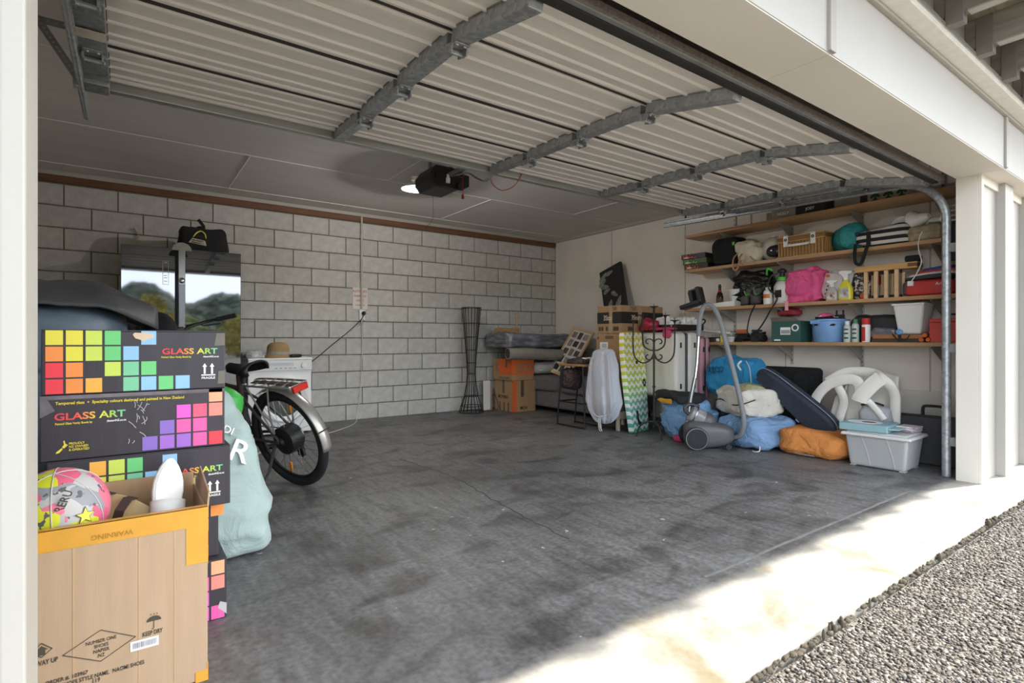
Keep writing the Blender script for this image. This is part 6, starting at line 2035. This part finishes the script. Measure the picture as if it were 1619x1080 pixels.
B().lathe([(0, 0), (.02, 0), (.02, .075), (0, .075)], 16, Matrix.Translation((0, -.17, .006))).o('leg', m_wplast, t, sm=40)
t = st('white_bottle', 'white plastic bottle with an orange label on the third shelf', 'bottle', 2.86, Z3, 5.15)
B().lathe([(0, 0), (.040, 0), (.043, .008), (.043, .115), (.036, .135), (.022, .14), (.022, .165), (0, .165)], 24).o('body', m_wplast, t, sm=40)
B().lathe([(.0238, .145), (.0245, .146), (.0245, .168), (0, .17)], 18).o('cap', m_wplast, t, sm=40)
B().grid(lambda u, v: (.0434 * math.cos(PI + (u - .5) * 1.8), .0434 * math.sin(PI + (u - .5) * 1.8), .06 + .04 * v), 10, 3).o('label', M('orange_label', 'D8763C', .6), t)
t = st('garden_sprayer', 'white garden sprayer tank with a black and lime pump head', 'sprayer', 2.735, Z3, 5.18)
B().lathe([(0, 0), (.068, 0), (.075, .01), (.075, .17), (.05, .215), (.03, .225), (0, .225)], 28).o('tank', M('sprayer_tank', 'D6D3CC', .35, var=.05), t, sm=40)
B().lathe([(.032, .22), (.045, .225), (.045, .255), (.03, .265), (0, .265)], 20).o('collar', M('lime', '8ECB3A', .5), t, sm=40)
B().lathe([(.022, .26), (.024, .30), (.04, .305), (.04, .325), (.02, .34), (0, .34)], 18).o('pump', m_black, t, sm=40)
B().tube(smooth_path([(-.03, .03, .30), (-.07, .08, .26), (-.06, .10, .15), (-.09, .0, .06), (-.10, .06, -.06), (-.10, .16, -.22), (-.09, .26, -.30), (-.05, .33, -.26), (-.06, .3, -.12), (-.1, .22, .0)]), .007, 6).o('hose', m_black, t, sm=40)
B().bx(-.078, -.072, -.03, .03, .06, .13).o('label', m_ink, t)
t = st('pink_bag', 'hot pink soft fabric bag slumped on the third shelf', 'bag', 2.535, Z3, 5.22)
B().blob((0, 0, .155), (.11, .165, .158), .45, .02, 9, 172, 60, 34, lambda p: Vector((p.x * (1 - .2 * (p.z + 1) / 2), p.y * (1 - .12 * (p.z + 1) / 2) - .1 * (p.z + 1) / 2, p.z)), ridge=1.2, zcut=.002).o('sack', M('pink_nylon', 'E85C92', .7, var=.1, bump=.7, bs=9, bd=.05), t, sm=180)
B().bx(-.125, -.118, .1, .13, -.07, .02).o('hanging_tag', M('pale_pink_tag', 'E8A0A8', .7), t)
t = st('packaged_tool', 'white product card pack with black dots leaning on the third shelf', 'packet', 2.31, Z3, 5.18, R(-18))
B(Matrix.Rotation(R(10), 4, 'X') @ Matrix.Rotation(R(8), 4, 'Y')).bx(-.012, .012, -.095, .095, .015, .25).o('card', M('card_white', 'DEDBD6', .5), t, bev=.003)
b0 = Matrix.Rotation(R(10), 4, 'X') @ Matrix.Rotation(R(8), 4, 'Y')
for k in range(4):
    B(b0).lathe([(0, 0), (.009, 0), (.009, .001), (0, .001)], 12, Matrix.Translation((-.0122, .04, .17 - .035 * k)) @ XT).o('dot_print', m_ink, t)
B(b0).bx(-.0132, -.012, .045, .085, .215, .238).o('orange_print', m_orange, t)
B(b0).bx(.014, .03, -.16, .05, .06, .29).o('clear_pouch', M('clear_pouch', 'C4C4C6', .2, var=.1), t, bev=.006)


def trigger_bottle(name, label, y, x, h, wd, body, lab, key):
    t = st(name, label, 'spray bottle', y, Z3, x)
    b = B()

    def fn(u, v):
        a = 2 * PI * u
        z = h * .68 * v
        k = 1 if v < .55 else 1 - .72 * ((v - .55) / .45) ** 1.3
        k *= .94 if v < .03 else 1
        return (wd * .62 * k * math.copysign(abs(math.cos(a)) ** .7, math.cos(a)), wd * k * math.copysign(abs(math.sin(a)) ** .7, math.sin(a)), z)
    b.grid(fn, 28, 18, cu=True)
    b.f.append(tuple(i * 18 for i in range(28))[::-1])
    b.mi.append(0)
    b.o('bottle', M(key, body, .35, var=.05), t, sm=50)
    B().lathe([(wd * .3, h * .67), (wd * .34, h * .68), (wd * .34, h * .76), (0, h * .77)], 16).o('collar', m_wplast, t, sm=40)
    B().prism([(-wd * .55, h * .86), (-wd * .9, h * .90), (-wd * .9, h * .98), (-wd * .3, h), (wd * .9, h * .97), (wd * .95, h * .91), (wd * .3, h * .86), (wd * .3, h * .74), (-wd * .2, h * .74)], -wd * .22, wd * .22, fm('l', 0, 0, 0)).o('spray_head', m_wplast, t, bev=.003)
    B().tube(smooth_path([(0, wd * .45, h * .88), (0, wd * .7, h * .82), (0, wd * .95, h * .74)]), .004, 6).o('trigger', m_wplast, t)
    B().grid(lambda u, v: (-wd * .635, -wd * .62 + wd * 1.24 * u, h * .07 + h * .33 * v), 2, 2).o('label', lab, t, sol=.001)
    return t


trigger_bottle('small_spray_bottle', 'small clear trigger spray bottle left of the yellow one', 2.265, 5.145, .185, .05, 'B8B2AC', ramp_mat('label_mixed', 'noise', [(.4, 'D8D2C8'), (.6, '8A4A3A')], 30, .6), 'clear_bottle')
trigger_bottle('yellow_spray_bottle', 'yellow trigger spray bottle with a white head on the third shelf', 2.155, 5.15, .26, .058, 'DCD23C', ramp_mat('label_grey', 'noise', [(.4, 'C9CBC8'), (.55, '9AA09C'), (.66, 'C8543A')], 24, .6), 'yellow_bottle')
t = st('patterned_pouch', 'small black and white patterned pouch behind the yellow spray bottle', 'bag', 2.05, Z3, 5.25)
B().blob((0, 0, .12), (.07, .075, .125), .5, .008, 10, 176, 30, 20, zcut=.002).o('sack', ramp_mat('pouch_pattern', 'voronoi', [(.3, '2C2A2C'), (.5, '9A938A'), (.75, 'D0C8BC'), (.9, '4E4A46')], 60, .8, interp='CONSTANT'), t, sm=180)
B().bx(-.072, -.066, -.05, .0, .01, .05).o('orange_tab', m_orange, t)
B().blob((.03, -.07, .17), (.05, .05, .05), .7, .008, 12, 177, 20, 14).o('red_pocket', m_red, t, sm=180)
# wooden slatted rack
t = st('slatted_rack', 'pale wooden slatted rack standing on its end on the third shelf', 'rack', 1.875, Z3, 5.20)
for k in range(4):
    y = .11 - .075 * k
    B().bx(-.085, -.06, y - .014, y + .014, 0, .225).o('front_slat', m_wood, t, bev=.002)
    B().bx(-.02, .0, y - .04, y - .018, .02, .205).o('rear_slat', m_wood, t, bev=.002)
for z in (.012, .21):
    B().bx(-.058, -.03, -.14, .13, z - .01, z + .012).o('cross_rail', m_dark, t, bev=.002)
t = st('wooden_plank', 'thick pale wooden plank lying on top of the slatted rack', 'plank', 1.83, Z3 + .226, 5.18)
B().bx(-.07, .05, -.215, .235, 0, .05).o('plank', M('plank_wood', 'C79A62', .5, var=.2, vs=4, stretch=(7, .5, 7)), t, bev=.004)
B().bx(-.071, .051, -.2155, -.15, .012, .04).o('groove', M('plank_groove', '6E5438', .7), t)
t = st('black_pouch', 'small black pouch on the end of the wooden plank', 'pouch', 1.655, Z3 + .277, 5.16)
B().blob((0, 0, .026), (.04, .055, .027), .4, .002, 10, 3, 24, 14).o('pouch', m_blackf, t, sm=180)
B().bx(-.041, -.037, -.05, .05, .024, .028).o('zip', m_dark, t)
t = st('red_tool_bag', 'red and grey tool bag with white lettering beside the door track', 'bag', 1.545, Z3, 5.21)
B().blob((0, 0, .062), (.11, .165, .064), .4, .003, 8, 180, 44, 20, zcut=.002).o('lower', M('bag_red', 'C23A34', .6, var=.08), t, sm=180)
B().blob((.01, .05, .065), (.105, .135, .062), .4, .003, 8, 181, 44, 20, zcut=.002).o('grey_end', M('bag_grey', '4C4A4C', .7), t, sm=180)
text('Arlec', .034, m_wprint, t, fm('l', -.106, -.09, .085), .0, 1.0, ext=.008)
t = st('red_blue_jacket', 'folded red, white and blue jacket on top of the red tool bag', 'jacket', 1.55, Z3 + .128, 5.21)
for k, (c, z, hy) in enumerate((('3A3A3E', .018, .165), ('D8D2CC', .036, .16), ('C2403C', .055, .155), ('2A50A0', .078, .11))):
    B().blob((.005 * k, -.02 * k, z), (.105 - .008 * k, hy, .019), .45, .006, 12, 185 + k, 36, 14, lambda p: Vector((p.x, p.y, p.z - .5 * p.y))).o('fold', M('jacket_' + c, c, .8, var=.1), t, sm=180)

# --- lowest shelf
t = st('green_carton', 'dark green product carton with a white label on the lowest shelf', 'box', 2.665, Z4, 5.22)
m_gcar = M('green_carton', '2F5750', .55, var=.08)
B().bx(-.11, .11, -.14, .14, 0, .20).o('carton', m_gcar, t, bev=.003)
B().prism([(-.14, 0), (.13, 0), (.11, .055), (-.12, .06)], 0, .003, fm('l', -.11, 0, .20) @ Matrix.Rotation(R(55), 4, 'X')).o('open_flap', M('flap_grey', '8E8578', .85), t)
B().bx(-.1112, -.11, -.045, .05, .07, .14).o('barcode_label', m_wprint, t)
b = B()
for k in range(14):
    b.bx(-.1118, -.1112, -.04 + k * .006, -.037 + k * .006, .08, .115)
b.o('bar', m_ink, t, kind='stuff')
B().lathe([(.022, 0), (.034, 0), (.034, .001), (.022, .001)], 22, Matrix.Translation((-.1105, -.09, .135)) @ XT, ring=True).o('ring_print', m_wprint, t)
B().bx(-.1112, -.11, .05, .11, .012, .026).o('text_print', m_wprint, t)
t = st('blue_bucket', 'light blue plastic bucket full of cables on the lowest shelf', 'bucket', 2.335, Z4, 5.26)
m_bblue = M('bucket_blue', '7FA8D8', .35, var=.04)
B().lathe([(0, 0), (.128, 0), (.132, .006), (.148, .19), (.156, .195), (.156, .208), (.146, .208), (.125, .012), (0, .012)], 40).o('bucket', m_bblue, t, sm=40)
B().bx(-.165, -.135, .02, .10, .165, .2).o('grip', m_bblue, t, bev=.006)
B().blob((0, 0, .17), (.13, .13, .045), .7, .02, 18, 190, 34, 14, ridge=.8).o('cable_nest', m_black, t, sm=0)
for k in range(4):
    random.seed(200 + k)
    B().tube(smooth_path([(random.uniform(-.12, .1), random.uniform(-.12, .12), .21 + random.random() * .03) for _ in range(6)]), .005, 5).o('cable', (m_black, m_dark, m_wplast, m_black)[k], t, sm=40)
B().blob((-.02, .03, .235), (.05, .06, .028), .7, .01, 16, 195, 24, 14).o('pink_cloth', M('pink_nylon', 'E85C92', .7), t, sm=180)
B().bx(-.0, .02, -.12, -.04, .21, .25).bx(.0, .02, -.115, -.105, .25, .29).bx(.0, .02, -.06, -.05, .25, .29).o('black_clamp', m_black, t, bev=.003)
for y, h, c, lab in ((2.14, .185, 'C9CFC8', 'white squeeze bottle with dark print right beside the blue bucket'), (2.075, .20, 'B9C6BC', 'pale bottle with a green cap beside the red aerosol')):
    t = st('squeeze_bottle', lab, 'bottle', y, Z4, 5.145, 0, 'bottles on the lowest shelf')
    B().lathe([(0, 0), (.026, 0), (.028, .006), (.028, h * .72), (.022, h * .8), (.012, h * .83), (0, h * .83)], 20).o('body', M('bottle_' + c, c, .4), t, sm=40)
    B().lathe([(.014, h * .82), (.019, h * .82), (.017, h), (0, h)], 16).o('cap', M('cap_green', '4E7A5C', .5) if h > .19 else m_wplast, t, sm=40)
    for z in (.03, .07, .105):
        B().grid(lambda u, v: (.0283 * math.cos(PI + (u - .5) * 1.3), .0283 * math.sin(PI + (u - .5) * 1.3), z + .014 * v), 8, 2).o('print', M('dark_green_print', '2E4A3A', .6), t)
t = st('aerosol_can', 'red and white aerosol can with a red cap on the lowest shelf', 'can', 1.99, Z4, 5.14)
B().lathe([(0, 0), (.030, 0), (.032, .004), (.032, .145), (.028, .155), (0, .155)], 24).o('can', m_wprint, t, sm=40)
B().lathe([(.030, .15), (.0315, .152), (.0315, .20), (.029, .205), (0, .205)], 24).o('cap', m_red, t, sm=40)
B().grid(lambda u, v: (.0323 * math.cos(PI - .9 + u * 1.1), .0323 * math.sin(PI - .9 + u * 1.1), .01 + .12 * v), 8, 3).o('print', m_red, t)
t = st('dark_rucksack', 'dark grey rucksack and plastic slumped behind the aerosol can', 'bag', 1.90, Z4, 5.29)
B().blob((0, 0, .11), (.10, .26, .115), .55, .015, 10, 210, 50, 26, lambda p: Vector((p.x, p.y, p.z * (1 + .15 * p.y))), ridge=.8, zcut=.002).o('sack', M('dark_grey_nylon', '2C2B2D', .7, var=.2, bump=.5, bs=10, bd=.03), t, sm=180)
B().blob((-.10, -.02, .07), (.04, .10, .045), .7, .015, 18, 211, 30, 16, ridge=.9).o('plastic_wrap', M('grey_film', '77747A', .2, var=.3, vs=20), t, sm=180)
B().blob((-.10, -.12, .075), (.015, .06, .028), .6, .005, 14, 213, 20, 12).o('pale_patch', M('pale_patch', 'C3CCD4', .5), t, sm=180)
t = st('plastic_bin', 'tall off-white plastic bin on the lowest shelf', 'bin', 1.67, Z4 + .066, 5.20, R(-4))
B().taper((0, 0, 0), (.15, .16), (.20, .22), .24).o('bin', m_wplast, t, bev=.02, seg=3)
B().bx(-.106, .106, -.116, .116, .232, .248).o('rim', m_wplast, t, bev=.006)
t = st('timber_offcuts', 'flat dark timber offcuts under the off-white bin', 'timber', 1.72, Z4, 5.20)
B().bx(-.085, .09, -.15, .22, 0, .03).o('lower_board', M('offcut_dark', '4A3424', .7, var=.2), t, bev=.002)
B().bx(-.086, .09, -.14, .21, .031, .064).o('upper_board', M('offcut_tan', '9C6B3E', .6, var=.2), t, bev=.002)
t = st('red_toolbox', 'red metal toolbox at the door end of the lowest shelf', 'toolbox', 1.42, Z4, 5.22)
B().bx(-.10, .10, -.12, .12, 0, .155).o('body', M('toolbox_red', 'C8463F', .45, var=.06), t, bev=.005)
B().bx(-.102, .102, -.122, .122, .156, .185).o('lid', M('toolbox_red', 'C8463F', .45, var=.06), t, bev=.006)
B().tube(smooth_path([(0, -.06, .185), (0, -.055, .215), (0, .055, .215), (0, .06, .185)]), .007, 6).o('handle', m_black, t)
for k, (y, z) in enumerate(((0, .02), (.045, .02), (.022, .055))):
    t = st('handled_tool', ('orange-ended hand tool lying next to the red toolbox', 'orange-ended hand tool lying next to the timber offcuts', 'orange-ended hand tool resting across the other two')[k], 'tool', 1.575 - .0 + y - .03, Z4 + z - .018, 5.15, 0, 'orange-ended hand tools')
    B(Matrix.Rotation(PI / 2, 4, 'Y')).lathe([(.016, .02), (.018, .03), (.014, .14), (0, .14)], 14, Matrix.Translation((-.019, 0, -.04))).o('grip', m_black, t, sm=40)
    B(Matrix.Rotation(PI / 2, 4, 'Y')).lathe([(0, -.002), (.015, 0), (.018, .008), (.018, .022), (0, .022)], 14, Matrix.Translation((-.019, 0, -.04))).o('end_cap', m_orange, t, sm=40)
t = st('blue_valve', 'small pale blue valve with black cable before the off-white bin', 'valve', 1.735, Z4 + .0, 5.112)
B(XT).lathe([(0, -.005), (.022, -.005), (.024, .01), (.012, .016), (0, .016)], 8, Matrix.Translation((.085, 0, 0))).o('knob', M('valve_blue', '6C9CCB', .4), t, sm=40)
B().tube(smooth_path([(0, .05, .07), (-.002, .03, .04), (0, .0, .015), (0, -.04, .02), (0, -.07, .06)]), .005, 5).bx(-.004, .004, -.01, .01, 0, .085).o('cable', m_black, t)
# tool clutter at the far end of the lowest shelf
t = st('paint_tin', 'small yellow tin on the lowest shelf', 'tin', 3.345, Z4, 5.135)
B().lathe([(0, 0), (.026, 0), (.026, .055), (.0, .055)], 20).o('tin', M('tin_yellow', 'DCC93A', .5), t, sm=40)
B().lathe([(.0275, .05), (.0275, .066), (0, .067)], 20).o('lid', M('tin_lid', 'E8DC6A', .5), t, sm=40)
t = st('clear_tub', 'small translucent tub beside the yellow tin', 'tub', 3.255, Z4, 5.135)
B().lathe([(0, 0), (.032, 0), (.04, .04), (.043, .045), (.0, .045)], 24).o('tub', M('tub_grey', 'C9C6C0', .35), t, sm=40)
B().lathe([(.0435, .044), (.0435, .052), (0, .053)], 24).o('lid', m_wplast, t, sm=40)
t = st('hand_saw', 'red and black saw lying at the far end of the lowest shelf', 'saw', 3.62, Z4, 5.22, R(8))
B().bx(-.02, .02, -.16, .16, .03, .036).o('blade', m_steel, t)
B().bx(-.03, .03, .02, .19, 0, .06).o('handle', M('saw_red', 'A83A32', .5), t, bev=.012)
B().bx(-.025, .025, -.2, .02, 0, .03).o('sheath', m_black, t, bev=.006)
t = st('utility_knife', 'bright orange tool resting on the dark tool pile', 'tool', 3.17, Z4 + .093, 5.20, R(-10))
B().bx(-.018, .018, -.065, .065, 0, .035).o('handle', m_orange, t, bev=.012, seg=3)
B().bx(-.008, .008, .06, .14, .012, .02).o('blade', m_steel, t)
t = st('white_tube', 'white plastic tube lying over the tools on the lowest shelf', 'tube', 3.47, Z4 + .075, 5.24)
B().tube([(0, .20, .055), (0, -.16, .014)], .018, 14).o('tube', m_wplast, t, sm=40)
B().tube([(0, .21, .056), (0, .195, .0545)], .0195, 14).o('end_cap', m_wplast, t, sm=40)
t = st('tool_pile', 'dark drill and cables heaped on the lowest shelf', 'drill', 3.10, Z4, 5.25)
B().tube([(0, .16, .055), (0, .02, .055)], .036, 14).o('motor', m_vacd, t, sm=40)
B().tube([(-.01, .08, .05), (-.10, .06, .02)], .022, 10).o('handle', m_black, t, sm=40)
for k in range(3):
    random.seed(300 + k)
    B().tube(smooth_path([(random.uniform(-.1, .08), random.uniform(-.16, .1), .01 + random.random() * .07) for _ in range(7)]), .006, 5).o('cable', (m_black, m_dark, m_black)[k], t, sm=40)
B().bx(-.06, -.02, -.14, -.04, .10, .125).o('soldering_iron', M('navy_plastic', '2F3550', .5), t, bev=.008)
B().blob((0, -.08, .05), (.06, .07, .05), .7, .02, 20, 305, 24, 14, ridge=.8).o('bundle', m_dark, t, sm=0)
t = st('spirit_level', 'long black tool lying along the wall at the far end of the lowest shelf', 'level', 3.50, Z4, 5.34)
B().bx(-.02, .02, -.24, .26, 0, .05).o('beam', m_black, t, bev=.004)
B().bx(-.0215, -.0195, -.05, .0, .015, .038).o('vial', SQ['y'], t)
t = st('grey_torch', 'short grey cylindrical torch lying at the front of the lowest shelf', 'torch', 3.44, Z4, 5.13)
B().tube([(0, .06, .02), (0, -.03, .02)], .018, 14).o('barrel', m_steel, t, sm=40)
B().tube([(0, -.03, .02), (0, -.05, .02)], .02, 14).o('head', m_wplast, t, sm=40)
t = st('red_ribbon', 'crumpled dark red ribbon bow on the green carton', 'ribbon', 2.70, Z4 + .265, 5.26)
B().blob((0, 0, .028), (.05, .10, .03), .7, .02, 20, 310, 30, 16, ridge=.9).o('bow', M('dark_red_ribbon', '9C3340', .6), t, sm=180)
B().tube(smooth_path([(0, -.06, .04), (-.02, -.1, .06), (0, -.14, .05)]), 0, 4, flat=(.012, .002), ref=(0, 0, 1)).o('tail', M('dark_red_ribbon', '9C3340', .6), t)
